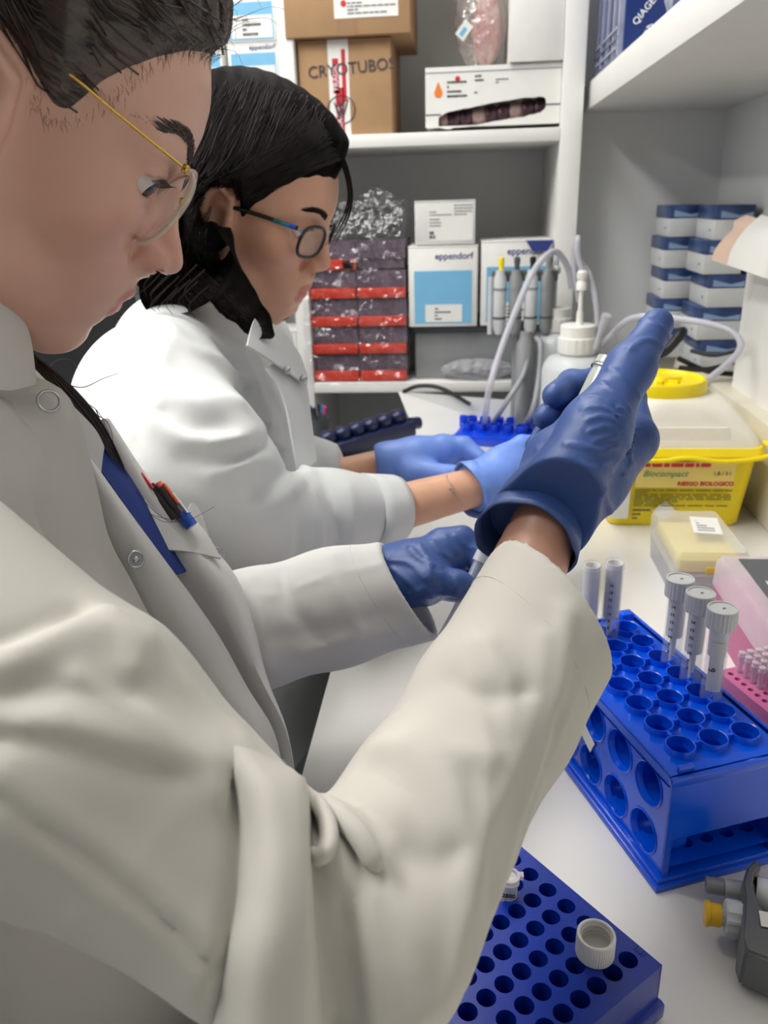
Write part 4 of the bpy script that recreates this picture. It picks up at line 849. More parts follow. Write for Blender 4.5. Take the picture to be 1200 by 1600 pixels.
def relax(V, F, it=2, lam=.5):
    a = np.concatenate([F[:, 0], F[:, 1], F[:, 2], F[:, 3]]); b = np.concatenate([F[:, 1], F[:, 2], F[:, 3], F[:, 0]]); n = len(V)
    for _ in range(it):
        S = np.zeros_like(V); c = np.bincount(a, minlength=n)+np.bincount(b, minlength=n)
        for k in range(3): S[:, k] = np.bincount(a, V[b, k], n)+np.bincount(b, V[a, k], n)
        V = V+lam*(S/np.maximum(c, 1)[:, None]-V)
    return V
def trace(fn, px, py, d0=.15, d1=1.6):
    """where the viewing line through a pixel first meets a shape (used to lay folds on cloth)"""
    v = ray(px, py); t = d0
    for _ in range(200):
        d = float(fn((CP+v*t)[None].astype(np.float32))[0])
        if d < .0004: break
        t += max(d*.7, .0004)
        if t > d1: return None
    return CP+v*t
def strokes(fn, L, sharp=False):
    """cloth folds: L = [(pixel points, width, height)] laid on shape fn; returns a displaced shape"""
    Q = []
    for pts, wd, amp in L:
        P = [trace(fn, *q) for q in pts]; P = [q for q in P if q is not None]
        if len(P) > 1:
            m = max(6, 3*len(P)); Q.append((spline(P, m), wd, amp, np.min(P, 0)-4*wd, np.max(P, 0)+4*wd))
    def g(p):
        d = fn(p)
        near = np.abs(d) < .06
        for P, wd, amp, lo, hi in Q:
            m = near & ((p > lo) & (p < hi)).all(1)
            if m.any():
                ii = np.where(m)[0]; n = len(P); dd = polydist(p[ii], P.astype(np.float32)); d[ii] -= (amp*(np.exp(-1.5*(np.sqrt((dd/wd)**2+.06)-.245)) if sharp else np.exp(-(dd/wd)**2))).astype(np.float32)
        return d
    return g
def noise3(p, sc, seed):
    """cheap smooth pseudo noise, sum of sines"""
    r = np.random.RandomState(seed); o = 0
    for i in range(6): k = nrm(r.normal(size=3))*sc*r.uniform(.6, 1.6); o = o+np.sin(p@k.astype(np.float32)+r.uniform(0, 6))
    return o/6
def rot3(yaw, pitch, roll):
    yaw, pitch, roll = map(math.radians, (yaw, pitch, roll)); F0 = np.array([math.cos(yaw)*math.cos(pitch), math.sin(yaw)*math.cos(pitch), -math.sin(pitch)])
    L0 = np.array([-math.sin(yaw), math.cos(yaw), 0]); U0 = np.cross(F0, L0); return np.stack([F0, L0*math.cos(roll)+U0*math.sin(roll), U0*math.cos(roll)-L0*math.sin(roll)], 1)
def sheet(name, rows, m, parent, th=.0018, nu=28, nv=36, wob=0., seed=0, subd=True):
    """cloth sheet through rows of 3-D points, with thickness"""
    R_ = [spline(np.array(r), nu) for r in rows]; G = np.stack([spline(np.array([r[i] for r in R_]), nv) for i in range(nu)], 1)
    if wob: G = G+(noise3(G.reshape(-1, 3), 45, seed)*wob).reshape(nv, nu)[..., None]*np.array((.6, -.6, .4))
    du = np.gradient(G, axis=1); dv = np.gradient(G, axis=0); N_ = np.cross(du, dv); N_ /= np.linalg.norm(N_, axis=2)[..., None]+1e-12
    V = np.concatenate([(G+N_*th/2).reshape(-1, 3), (G-N_*th/2).reshape(-1, 3)]); F = []; k = nu*nv
    for j in range(nv-1):
        for i in range(nu-1): a = j*nu+i; F.append((a, a+1, a+nu+1, a+nu)); F.append((k+a, k+a+nu, k+a+nu+1, k+a+1))
    rim = list(range(nu))+[j*nu+nu-1 for j in range(1, nv)]+[(nv-1)*nu+i for i in range(nu-2, -1, -1)]+[j*nu for j in range(nv-2, 0, -1)]
    for a, b in zip(rim, rim[1:]+rim[:1]): F.append((b, a, k+a, k+b))
    return obj(name, V, F, m, parent, auto=60)
# ================================================================== heads
SKIN = mat('skin', (216, 170, 150), .38, var=.03, vscale=40, bump=.12, bscale=900, sss=.25, attr='tint', bdist=.0006)
SKIN2 = mat('skin_far', (216, 166, 138), .45, var=.03, vscale=40, bump=.08, bscale=900, sss=.25, attr='tint', bdist=.0006)
EYEW = mat('eye_white', (225, 215, 210), .15, var=.02); IRIS = mat('iris_brown', (58, 36, 26), .15, var=.1, vscale=900); PUP = mat('pupil', (8, 8, 9), .1, var=0.)
HAIR = mat('dark_brown_hair', (78, 62, 54), .36, var=.35, vscale=95, rgb2=(26, 20, 18), bump=.8, bscale=150, stretch=(.05, 1., 1.), bdist=.003, spec=.6)
HAIRS = mat('hair_strand', (66, 52, 45), .4, var=.2, vscale=60, rgb2=(24, 19, 18), spec=.6)
HAIR2 = mat('near_black_hair', (24, 20, 20), .55, var=.3, vscale=60, rgb2=(10, 9, 9), bump=.5, bscale=90, stretch=(.25, 1., .25), bdist=.003, spec=.02)
HAIRS2 = mat('near_black_strand', (38, 31, 30), .55, var=.2, vscale=60, rgb2=(15, 12, 12), spec=.2)
f32 = lambda v: np.asarray(v, np.float32)
def head_parts(p, ear=True, wide=1.0):
    """signed distance of a bare head in head space (x forward, y left, z up, origin between the ears)"""
    ya = np.abs(p[:, 1])/wide; q = np.stack([p[:, 0], ya, p[:, 2]], 1)
    d = s_ell(q, (-.012, 0, .048), (.093, .073, .080))
    d = smin(d, s_ell(q, (.030, 0, .052), (.055, .060, .056)), .03)
    d = smin(d, s_ell(q, (.040, 0, -.008), (.046, .056, .062)), .03)
    d = smin(d, s_ell(q, (.048, 0, -.058), (.036, .040, .036)), .025)
    d = smin(d, s_cap(q, (.002, .054, -.012), (.022, .047, -.058), .016, .015), .025)
    d = smin(d, s_cap(q, (.022, .047, -.058), (.066, .014, -.086), .015, .012), .02)
    d = smin(d, s_ell(q, (.046, .043, -.006), (.026, .020, .020)), .022)
    d = smin(d, s_ell(q, (.071, 0, -.084), (.014, .018, .014)), .016)
    d = smin(d, s_cap(q, (.078, .004, .036), (.062, .046, .036), .011, .008), .014)
    d = smax(d, -s_ell(q, (.089, .034, .016), (.018, .021, .0125)), .012)
    d = smin(d, s_ell(q, (.064, .004, -.046), (.022, .029, .024)), .014)
    # nose
    n = s_cap(q, (.080, 0, .030), (.095, 0, -.008), .0078, .0098); n = smin(n, s_ell(q, (.0985, 0, -.016), (.0115, .0108, .0112)), .008); n = smin(n, s_ell(q, (.0905, .0115, -.0205), (.0115, .0072, .0085)), .005)
    d = smin(d, n, .009)
    d = smax(d, -s_ell(q, (.0965, .0105, -.0240), (.0046, .0048, .0024)), .0014)        # nostril
    d = smax(d, -s_chain(q, [(.0870, .0185, -.0120), (.0825, .0205, -.0180), (.0815, .0195, -.0270)], [.0012, .0020, .0012]), .004)     # wing crease
    # lips
    u = s_cap(q, (.0885, .0, -.0468), (.0865, .009, -.0462), .0048, .0042); u = smin(u, s_cap(q, (.0865, .009, -.0462), (.0735, .0245, -.0525), .0042, .0018), .003)
    lo = smin(s_cap(q, (.0870, 0, -.0585), (.0845, .009, -.0580), .0056, .0052), s_cap(q, (.0845, .009, -.0580), (.0735, .0235, -.0535), .0052, .0018), .003)
    d = smin(d, u, .006); d = smin(d, lo, .006)
    d = smax(d, -np.minimum(s_cap(q, (.0925, 0, -.0525), (.0865, .0125, -.0525), .0011), s_cap(q, (.0865, .0125, -.0525), (.0735, .0265, -.0535), .0011, .0012)), .0016)
    d = smax(d, -s_ell(q, (.0905, 0, -.0690), (.0085, .020, .0058)), .008)      # fold under the lower lip
    # eyelids over the eyeball
    lid = s_ell(q, (.0668, .0342, .0172), (.0146, .0160, .0146)); d = smin(d, lid, .005)
    d = smax(d, -s_ell(q, (.082, .0375, .0158), (.022, .0172, .0068)), .0012)
    d = smin(d, s_cap(q, (.0805, .025, .0234), (.0735, .047, .0214), .0017, .0015), .003)
    if ear:
        e = s_ell(q, (-.004, .0735, .006), (.0165, .0050, .029)); e = smin(e, s_chain(q, [(.007, .070, .006), (.006, .077, .026), (-.008, .080, .034), (-.020, .080, .022), (-.020, .079, .004), (-.010, .076, -.016), (.001, .072, -.024)], [.003, .0034, .0038, .0038, .0034, .0045, .005], .004), .004)
        e = smax(e, -s_ell(q, (-.003, .0800, .002), (.0095, .0075, .0125)), .004); e = smin(e, s_cap(q, (.0075, .0755, .004), (.006, .0755, -.004), .0034, .0034), .004)
        d = smin(d, e, .005)
    return d
def lipmask(p):
    ya = np.abs(p[:, 1]); q = np.stack([p[:, 0], ya, p[:, 2]], 1)
    u = np.minimum(s_cap(q, (.091, .0, -.0480), (.0885, .010, -.0478), .0050, .0045), s_cap(q, (.0885, .010, -.0478), (.0735, .0245, -.0528), .0045, .0015))
    lo = np.minimum(s_cap(q, (.0885, 0, -.0585), (.0855, .009, -.0580), .0058, .0054), s_cap(q, (.0855, .009, -.0580), (.0735, .0235, -.0535), .0052, .0012))
    return np.clip(1-np.maximum(0, np.minimum(u, lo)-.0014)/.0016, 0, 1)
def build_head(prof, M3, O, necks, skin, parent, name='body', h=.0017, ear=True, extra=None, tintfn=None, wide=1.):
    """head + neck in head space, the midline bent to the profile; returns object, bvh, and the warp used"""
    Mi = M3.T
    def fn(p):
        d = head_parts(p, ear, wide)
        for a, b, ra, rb in necks: d = smin(d, s_cap(p, a, b, ra, rb), .02)
        if extra is not None: d = extra(p, d)
        return d
    lo = np.array((-.115, -.095, -.16)); hi = np.array((.125, .095, .14))
    for a, b, ra, rb in necks: lo = np.minimum(lo, np.minimum(a, b)-max(ra, rb)-.01); hi = np.maximum(hi, np.maximum(a, b)+max(ra, rb)+.01)
    V, F = sdf_mesh(fn, lo, hi, h); V = relax(V, F, 1, .4)
    P = np.array(prof)/1000.; P = P[np.argsort(P[:, 1])]; zs = np.linspace(P[0, 1], P[-1, 1], 160)
    xt = np.interp(zs, P[:, 1], P[:, 0]); xt = np.convolve(np.pad(xt, 2, 'edge'), np.ones(5)/5, 'valid')
    m = (np.abs(V[:, 1]) < .0035) & (V[:, 0] > .03); vz, vx = V[m, 2], V[m, 0]
    xs = np.array([vx[np.abs(vz-z) < .0022].max() if (np.abs(vz-z) < .0022).any() else np.nan for z in zs]); xs = np.where(np.isnan(xs), xt, xs); dl = np.clip(xt-xs, -.02, .02); dl = np.convolve(np.pad(dl, 2, 'edge'), np.ones(5)/5, 'valid')
    dl = dl*np.clip((zs[-1]-zs)/.01, 0, 1); zx = np.concatenate([[zs[0]-.03], zs]); dx_ = np.concatenate([[0], dl])
    def warp(Q):
        z = Q[:, 2]; d = np.interp(z, zx, dx_, left=0, right=0)
        wy = np.interp(z, [-.11, -.08, -.06, -.045, -.033, -.02, .02, .035, .06, .1], [.024, .022, .022, .022, .016, .012, .012, .035, .05, .05])
        g = np.exp(-(Q[:, 1]/wy)**2)*np.clip((Q[:, 0]-.035)/.03, 0, 1); R_ = Q.copy(); R_[:, 0] += d*g; return R_
    T4 = np.eye(4); T4[:3, :3] = M3; T4[:3, 3] = O
    lm = lipmask(V.astype(np.float32)); W = warp(V)
    tint = np.ones((len(V), 4)); red = np.exp(-((V[:, 0]-.10)/.02)**2-((V[:, 2]+.014)/.016)**2)*.10+np.exp(-((V[:, 0]-.055)/.03)**2-((V[:, 2]+.012)/.022)**2)*.05
    tint[:, 1] -= red; tint[:, 2] -= red
    tint[:, :3] = tint[:, :3]*(1-lm[:, None])+np.array((.88, .56, .64))*lm[:, None]
    lid = np.exp(-(((V[:, 0]-.078)/.009)**2+((np.abs(V[:, 1])-.033)/.015)**2+((V[:, 2]-.026)/.006)**2)); tint[:, :3] *= 1-lid[:, None]*np.array((.10, .16, .16))
    if tintfn is not None: tint = tintfn(V, tint)
    o = obj(name, W, F, skin, parent, smooth=True, M=Matrix(T4.tolist())); at = o.data.color_attributes.new('tint', 'FLOAT_COLOR', 'POINT'); at.data.foreach_set('color', tint.ravel().astype(np.float32))
    from mathutils.bvhtree import BVHTree
    bvh = BVHTree.FromPolygons(W.tolist(), F.tolist()); return o, bvh, T4, fn, warp
def on_head(bvh, x, y, z, side=-1):
    """skin point seen from straight in front at (y,z)"""
    h = bvh.ray_cast(Vector((.3, y, z)), Vector((-1, 0, 0))); return np.array(h[0]) if h[0] is not None else np.array((x, y, z))
def eyes(T4, parent, gaze=(1, 0, -.35)):
    for s in (-1, 1):
        c = np.array((.0665, s*.0343, .0170)); V, F = lathe([(.0124*math.sin(a), -.0124*math.cos(a)) for a in np.linspace(0.02, math.pi-.02, 26)], 28, cap=False)
        g = frame((0, 0, 0), np.cross(nrm(gaze), (0, 1, 0)), nrm(gaze)); W = V@g[:3, :3].T+c; o = obj('eye', W@T4[:3, :3].T+T4[:3, 3], F, [EYEW, IRIS, PUP], parent, smooth=True)
        zc = np.array([np.mean([V[i][2] for i in f]) for f in F]); o.data.polygons.foreach_set('material_index', [2 if z > .0122 else (1 if z > .0110 else 0) for z in zc])
def brow(bvh, T4, parent, pts, m, n=170, rad=.0045, seed=3, length=.007):
    r = random.Random(seed)
    for s in (-1, 1):
        b = MB(); P = spline(np.array([(0, y, z) for y, z in pts]), 60)
        for i in range(n):
            k = min(59, int(r.random()*60)); u = k/59; wz = rad*(1-.65*u)*(.5+min(1, u*6)*.5); y = P[k][1]; z = P[k][2]+r.uniform(-1, 1)*wz*.8
            a = on_head(bvh, .08, s*y, z); c = on_head(bvh, .08, s*(y+length*(.5+.5*u)), z+length*(.55-.75*u)+.0005); mid = (a+c)/2+np.array((.0012, 0, 0)); V, F = sweep([a, mid, c], [.00022, .0002, .00008], 4, False); b.add(V, F)
        V = np.concatenate(b.V); obj('eyebrow', V@T4[:3, :3].T+T4[:3, 3], b.F, m, parent)['kind'] = 'stuff'
def lashes(T4, parent, m, seed=2):
    r = random.Random(seed)
    for s in (-1, 1):
        b = MB()
        for i in range(22):
            u = i/21; y = .023+.026*u; z = .0212+.0012*math.sin(math.pi*u)-.002*u; x = .0805-.0055*u*u; a = np.array((x, s*y, z)); d = np.array((.007, s*(.001+.004*u), -.0005)); V, F = sweep([a, a+d*.55+np.array((0, 0, -.0012)), a+d+np.array((0, 0, .0006))], [.00022, .00018, .00006], 4, False); b.add(V, F)
        V = np.concatenate(b.V); obj('eyelashes', V@T4[:3, :3].T+T4[:3, 3], b.F, m, parent)['kind'] = 'stuff'
# ------------------------------------------------------------------ near person: head
O1 = np.array((-.241, .452, .502)); M1 = rot3(20.2, 33.7, 5.4)
P1 = thing('person', (-.27, .45, ZF), 'person in white lab coat with round gold glasses and tied-back hair, nearest the viewer', 'person')
NB1 = M1.T@(np.array((-.325, .445, .37))-O1)
PROF1 = [(70, 104), (73.6, 89), (84.3, 67.4), (88, 50), (87.6, 38.7), (88.5, 30), (90, 22), (93.2, 11.5), (98.5, 2), (104.8, -7.4), (110.4, -16.8), (110.5, -21), (107.3, -27.7), (98.5, -31.3), (93, -33.3), (93.2, -42.2), (94.6, -47), (93, -51), (89, -53.2), (90.5, -57), (91.3, -60.8), (88.8, -65.8), (82.5, -69), (81, -72), (81.5, -77.6), (80.5, -84), (77.5, -90.5), (72, -95.5), (66, -98.5)]
hd1, bvh1, T41, fn1, warp1 = build_head(PROF1, M1, O1, [((-.035, 0, -.02), tuple(NB1), .048, .054)], SKIN, P1)
eyes(T41, P1, (1, -.30, -.40)); brow(bvh1, T41, P1, [(.011, .034), (.022, .041), (.034, .0465), (.046, .0465), (.055, .042)], HAIRS, 300, .0060); lashes(T41, P1, HAIRS)
# ------------------------------------------------------------------ near person: hair and glasses
def sdpoly(p, P):
    """signed distance (negative inside) of 2-D points to polygon P"""
    d = np.full(len(p), 9.); ins = np.zeros(len(p), bool); n = len(P)
    for i in range(n):
        a, b = P[i], P[(i+1) % n]; e = b-a; w_ = p-a; t = np.clip((w_@e)/(e@e), 0, 1); d = np.minimum(d, np.sqrt(((w_-t[:, None]*e)**2).sum(1)))
        c = ((a[1] <= p[:, 1]) & (b[1] > p[:, 1])) | ((b[1] <= p[:, 1]) & (a[1] > p[:, 1])); x = a[0]+(p[:, 1]-a[1])/(e[1] if abs(e[1]) > 1e-9 else 1e-9)*e[0]; ins ^= c & (p[:, 0] < x)
    return np.where(ins, -d, d)
def head_hit(bvh, T4, px, py):
    R_ = T4[:3, :3]; o = R_.T@(CP-T4[:3, 3]); v = R_.T@ray(px, py); h = bvh.ray_cast(Vector(o), Vector(nrm(v))); return np.array(h[0]) if h[0] is not None else None
def head_plane(T4, px, py, y):
    R_ = T4[:3, :3]; o = R_.T@(CP-T4[:3, 3]); v = R_.T@ray(px, py); return o+v*((y-o[1])/v[1])
def to_w(T4, P): return np.asarray(P)@T4[:3, :3].T+T4[:3, 3]
from mathutils.bvhtree import BVHTree
hl = []
for q in [(300, 86), (250, 90), (200, 106), (160, 126), (130, 152), (106, 172), (84, 164), (68, 138), (45, 95), (15, 50)]:
    p = head_hit(bvh1, T41, *q)
    if p is not None: hl.append((p[0], p[2]))
poly = np.array([(.13, .088), (.078, .088)]+hl+[(hl[-1][0]-.02, hl[-1][1]+.012), (-.03, .03), (-.038, -.03), (-.05, -.065), (-.16, -.06), (-.16, .18), (.13, .18)])
def hair1(p):
    d = head_parts(p, False); s = sdpoly(p[:, [0, 2]].astype(float), poly); th = np.clip(-s*.42, -.006, .0125)
    th = th+np.where(s < -.004, .0011*np.sin(p[:, 1]*420+p[:, 2]*160+np.sin(p[:, 0]*60)*1.2)*np.clip(-s/.02, 0, 1), 0)
    return (d-th).astype(np.float32)
def hair1b(p): return smin(hair1(p), s_ell(p, (-.115, 0, .04), (.034, .034, .034)), .02)      # tied back
V, F = sdf_mesh(hair1b, (-.16, -.1, -.08), (.12, .1, .15), .0022); V = relax(V, F, 1, .4)
keep = hair1b(V.astype(np.float32)) < .01
ho1 = obj('hair', warp1(V), F, HAIR, P1, smooth=True, M=Matrix(T41.tolist())); hb1 = BVHTree.FromPolygons(V.tolist(), F.tolist())
# loose strands over the surface
rg = random.Random(11); b = MB()
def flow(start, goal, bvh, n=16, lift=.0006, wig=.001, part=1.):
    P = []; k = part; w1 = rg.uniform(-wig, wig); w2 = rg.uniform(-wig, wig)
    for i in range(n):
        t = i/(n-1)*k; q = start*(1-t)+goal*t; q = q+np.array((0, 0, .015*math.sin(math.pi*t)))+np.array((0, np.sign(start[1] if abs(start[1]) > 1e-3 else -1)*.045*math.sin(math.pi*t), 0)); h = bvh.find_nearest(Vector(q)); nn = np.array(h[1]); P.append(np.array(h[0])+nn*(lift+abs(w1)*math.sin(3*t+w2*900)))
    return np.array(P)
HLp = spline(np.array([(.076, -.005, .090)]+[(x, -.055 if x > .02 else -.07, z) for x, z in hl]), 120)
for i in range(230):
    k = rg.randrange(0, 118); s_ = HLp[k]+np.array((rg.uniform(-.03, .0), 0, rg.uniform(-.002, .03))); g_ = np.array((-.10, rg.uniform(-.03, .02), .04+rg.uniform(-.03, .03)))
    P = flow(s_, g_, hb1, 14, .0005, .0018, rg.uniform(.5, 1)); V, F = sweep(P, np.linspace(.00042, .00018, len(P)), 4, False); b.add(V, F)
for i in range(26):                                      # fly-away hairs at the forehead and crown
    a = np.array((.070+rg.uniform(-.02, .006), rg.uniform(-.05, .0), .093+rg.uniform(-.004, .02))); d = np.array((rg.uniform(.004, .022), rg.uniform(-.012, .004), rg.uniform(-.004, .02))); P = spline([a, a+d*.6+np.array((0, 0, .004)), a+d], 8); V, F = sweep(P, np.linspace(.0002, .00008, 8), 3, False); b.add(V, F)
for i in range(200):                                       # soft edge of short hairs at temple and sideburn
    k = rg.randrange(2, 105); a = HLp[k]; h = hb1.find_nearest(Vector(a)); a = np.array(h[0])+np.array((rg.uniform(-.008, .001), 0, rg.uniform(-.001, .006))); a = np.array(hb1.find_nearest(Vector(a))[0]); d = np.array((rg.uniform(.001, .005), 0, rg.uniform(-.007, -.002)))*rg.uniform(.6, 1.4); c = np.array(bvh1.find_nearest(Vector(a+d))[0]); m_ = np.array(bvh1.find_nearest(Vector(a+d*.5))[0])+np.array(h[1])*.0004; V, F = sweep([a, m_, c], [.00011, .00009, .00004], 3, False); b.add(V, F)
o = obj('hair_strands', to_w(T41, np.concatenate(b.V)), b.F, HAIRS, P1); o['kind'] = 'stuff'
# long lock falling in front of the far shoulder
b = MB()
for i in range(260):
    j = min(1.2, max(-2., rg.gauss(0, 1.1))); u = rg.uniform(.45, 1.0); dz = rg.uniform(-.012, .012)
    pts = [U(46+j*10, 545+j*12, .520+dz), U(92+j*10, 605-j*8, .525+dz), U(140+j*12, 665-j*10, .535+dz), U(178+j*9, 725-j*6, .548+dz), U(196+j*6, 762-j*2, .556+dz)]
    P = spline(pts, 30)[:int(30*u)+2]; V, F = sweep(P, np.linspace(.00055, .0002, len(P)), 4, False); b.add(V, F)
for pts in ([(170, 690), (215, 770), (260, 812), (295, 812), (335, 792)], [(165, 700), (200, 780), (240, 805), (290, 815)], [(150, 640), (168, 690), (190, 760), (255, 815), (300, 800)], [(100, 600), (130, 605), (160, 592), (185, 583)], [(70, 590), (85, 565), (110, 562), (125, 580)], [(130, 640), (168, 660), (178, 700), (182, 730)], [(110, 620), (150, 640), (172, 680)]):
    P = spline([U(x, y, .545) for x, y in pts], 30); V, F = sweep(P, np.linspace(.0004, .00015, 30), 4, False); b.add(V, F)
o = obj('hair_lock', np.concatenate(b.V), b.F, HAIRS, P1); o['kind'] = 'stuff'; o['label'] = 'long brown lock falling over the far shoulder'
# glasses
GOLD = mat('gold_wire', (212, 172, 84), .22, metal=1., var=.05); ACET = mat('clear_acetate', (238, 226, 216), .08, var=.0, clear=.6, coat=.5); LENS = mat('lens_glass', (244, 244, 246), .02, var=.0, clear=.93, coat=.6)
def glasses(T4, parent, cen, up, half, rimr, rimm, temple, bridge, wirem=None, squash=(1., 1.), name='glasses', tr=.0007, trm=None, lensr=None, power=2., wrap=-.10):
    g = bpy.data.objects.new(name, None); COL.objects.link(g); g.location = Vector(to_w(T4, cen).tolist()); WM[g.name] = Matrix.Translation(g.location); attach(g, parent)
    up = nrm(up)
    for s in (-1, 1):
        c = np.array((cen[0], s*abs(cen[1]), cen[2])); side = np.array((wrap, s*1., 0)); side = nrm(side-up*(side@up)); ring = []
        for a in np.linspace(0, 2*math.pi, 49)[:-1]:
            ca, sa = math.cos(a), math.sin(a); ring.append(c+side*half*squash[0]*math.copysign(abs(ca)**(2/power), ca)+up*half*squash[1]*math.copysign(abs(sa)**(2/power), sa))
        ring = np.array(ring); V, F = sweep(np.vstack([ring, ring[:1], ring[1:2]])[:49], rimr, 8, False); obj('rim', to_w(T4, V), F, rimm, g, smooth=True)
        if wirem is not None: r2 = c+(ring-c)*.97; V, F = sweep(np.vstack([r2, r2[:1]]), .0006, 6, False); obj('rim_wire', to_w(T4, V), F, wirem, g, smooth=True)
        nn = np.cross(side, up); nn = nn*np.sign(nn[0]); L_ = c+(ring-c)*.97; V = np.vstack([L_+nn*.0007, [c+nn*.0022], L_-nn*.0007, [c-nn*.0002+nn*.0006]]); n_ = 48
        F = [(i, (i+1) % n_, n_) for i in range(n_)]+[(n_+1+(i+1) % n_, n_+1+i, 2*n_+1) for i in range(n_)]; obj('lens', to_w(T4, V), F, LENS, g, smooth=True)
        V, F = sweep(spline([np.array((x, s*abs(y), z)) for x, y, z in temple], 24), tr, 8); obj('temple', to_w(T4, V), F, trm or wirem, g, auto=50)
        V, F = lathe([(.0001, -.0022), (.0018, -.002), (.0020, 0), (.0018, .002), (.0001, .0022)], 10, cap=False); q = np.array((temple[0][0], s*abs(temple[0][1]), temple[0][2])); obj('hinge', to_w(T4, V+q), F, wirem or trm, g, smooth=True)
        V, F = lathe([(.0001, -.004), (.0025, -.003), (.003, 0), (.0025, .003), (.0001, .004)], 10, cap=False); q = np.array((bridge[0][0]-.004, s*.0095, bridge[0][2]-.006)); V[:, 1] *= .35; obj('nose_pad', to_w(T4, V+q), F, LENS, g, smooth=True)
    V, F = sweep(spline(bridge, 16), tr*1.5, 8); obj('bridge', to_w(T4, V), F, wirem or rimm, g, auto=50)
    return g
ytop = head_plane(T41, 302, 278, -.038); ybot = head_plane(T41, 211, 371, -.032); cen = (ytop+ybot)/2; half = np.linalg.norm(ytop-ybot)/2
hinge = head_plane(T41, 290, 264, -.060); tm = head_plane(T41, 186, 180, -.070); te = head_plane(T41, 88, 102, -.075)
br = head_plane(T41, 282, 328, -.006)-np.array((.002, 0, 0))
glasses(T41, P1, cen, ytop-ybot, half*.97, .0021, ACET, [tuple(hinge), tuple(tm), tuple(te), (te[0]-.03, -.066, te[2]-.006), (-.022, -.06, .012)], [(br[0], -.012, br[2]+.004), (br[0]+.004, 0, br[2]+.007), (br[0], .012, br[2]+.004)], GOLD, wrap=.30)
# ================================================================== near person: arms, gloves, coat
GLOVE = mat('blue_nitrile', (58, 86, 148), .45, var=.05, vscale=40, bump=.35, bscale=160, bdist=.0012, coat=.0)
GLOVEL = mat('light_blue_nitrile', (118, 156, 240), .45, var=.05, vscale=40, bump=.2, bscale=120, bdist=.0012)
COAT = mat('white_cotton', (203, 199, 191), .85, var=.02, vscale=8, bump=.15, bscale=1500, bdist=.0004, sheen=.1)
COATI = mat('white_cotton_inner', (206, 205, 203), .85, var=.02, vscale=8, bump=.15, bscale=1500, bdist=.0004)
SCRUB = mat('navy_scrub_cotton', (20, 48, 120), .8, var=.06, vscale=60, bump=.2, bscale=1500, bdist=.0004)
def R_(px, d): return px*d/FPX             # radius in metres of px pixels at depth d
# ---- right hand (glove), raised with the thumb up
W_R = U(838, 868, .485)
def hand_r(p):
    th = [U(872, 772, .468), U(930, 672, .478), U(985, 575, .497), U(1027, 507, .515)]
    d = s_chain(p, th, [R_(62, .468), R_(50, .478), R_(33, .497), R_(25, .515)], .012)
    # metacarpal mass: wrist -> index knuckle, and heel of the hand
    d = smin(d, s_chain(p, [U(842, 820, .492), U(915, 745, .515), U(985, 692, .53)], [R_(58, .49), R_(62, .515), R_(40, .53)], .012), .016)
    d = smin(d, s_chain(p, [U(835, 800, .505), U(870, 720, .53), U(925, 660, .56)], [R_(50, .5), R_(45, .53), R_(42, .56)], .012), .02)
    # fingers curled away from the viewer and back to the left
    d = smin(d, s_chain(p, [U(995, 683, .532), U(985, 622, .565), U(940, 590, .60), U(905, 600, .59)], [R_(30, .532), R_(22, .565), R_(20, .60), R_(19, .59)], .006), .008)
    g = s_chain(p, [U(965, 700, .55), U(935, 620, .605), U(893, 600, .60), U(868, 618, .566)], [R_(28, .55), R_(22, .6), R_(21, .6), R_(21, .566)], .006)
    g = np.minimum(g, s_chain(p, [U(940, 720, .56), U(905, 650, .61), U(872, 635, .60), U(853, 652, .57)], [R_(28, .56), R_(22, .6), R_(20, .6), R_(20, .57)], .006))
    g = np.minimum(g, s_chain(p, [U(910, 740, .56), U(880, 690, .60), U(852, 682, .59), U(838, 697, .565)], [R_(26, .56), R_(20, .6), R_(18, .59), R_(18, .565)], .006))
    d = smin(d, g, .005)
    # wrist end of the glove
    d = smin(d, s_cap(p, U(832, 838, .492), U(862, 790, .49), R_(70, .492), R_(62, .49)), .02)
    return d
hr_strokes = [([(905+6*k, 622+17*k), (935+6*k, 618+16*k), (972+3*k, 640+14*k), (995-2*k, 668+10*k)], .0016, .0011) for k in range(7)]
hr_strokes += [([(938, 596), (960, 612), (985, 640)], .0016, .0012), ([(950, 575), (975, 590), (1000, 620)], .0018, .0012), ([(884, 694), (930, 702), (965, 718)], .002, .0013), ([(895, 725), (940, 735), (980, 745)], .002, .0010), ([(1000, 500), (1030, 508), (1045, 530)], .002, .0012), ([(985, 545), (1010, 530), (1035, 545)], .003, .0012), ([(848, 735), (862, 745), (880, 725)], .0025, .0015), ([(840, 700), (870, 760), (905, 800)], .003, .0016), ([(905, 760), (930, 780), (945, 765)], .003, .0018), ([(915, 735), (940, 760), (955, 800)], .003, .0016), ([(870, 770), (905, 790), (925, 815)], .003, .0014), ([(820, 790), (860, 795), (900, 830)], .004, .0018), ([(800, 800), (840, 780), (880, 775)], .003, .0014)]
hr_strokes = [(a, w_*.8, h_*1.6) for a, w_, h_ in hr_strokes]
hfn = strokes(hand_r, hr_strokes)
ax_w = nrm(U(838, 862, .487)-U(590, 1455, .335)); wr0 = U(826, 840, .487)+ax_w*.008
def cutglove(p):
    d = hfn(p); return smax(d, -((p-wr0.astype(np.float32))@ax_w.astype(np.float32)-.004), .002).astype(np.float32)
pts = [U(x, y, d) for x, y, d in ((740, 900, .45), (1060, 470, .45), (740, 470, .62), (1060, 900, .62))]
lo = np.min(pts, 0)-.01; hi = np.max(pts, 0)+.01
V, F = sdf_mesh(cutglove, lo, hi, .0013); V = relax(V, F, 1, .25)
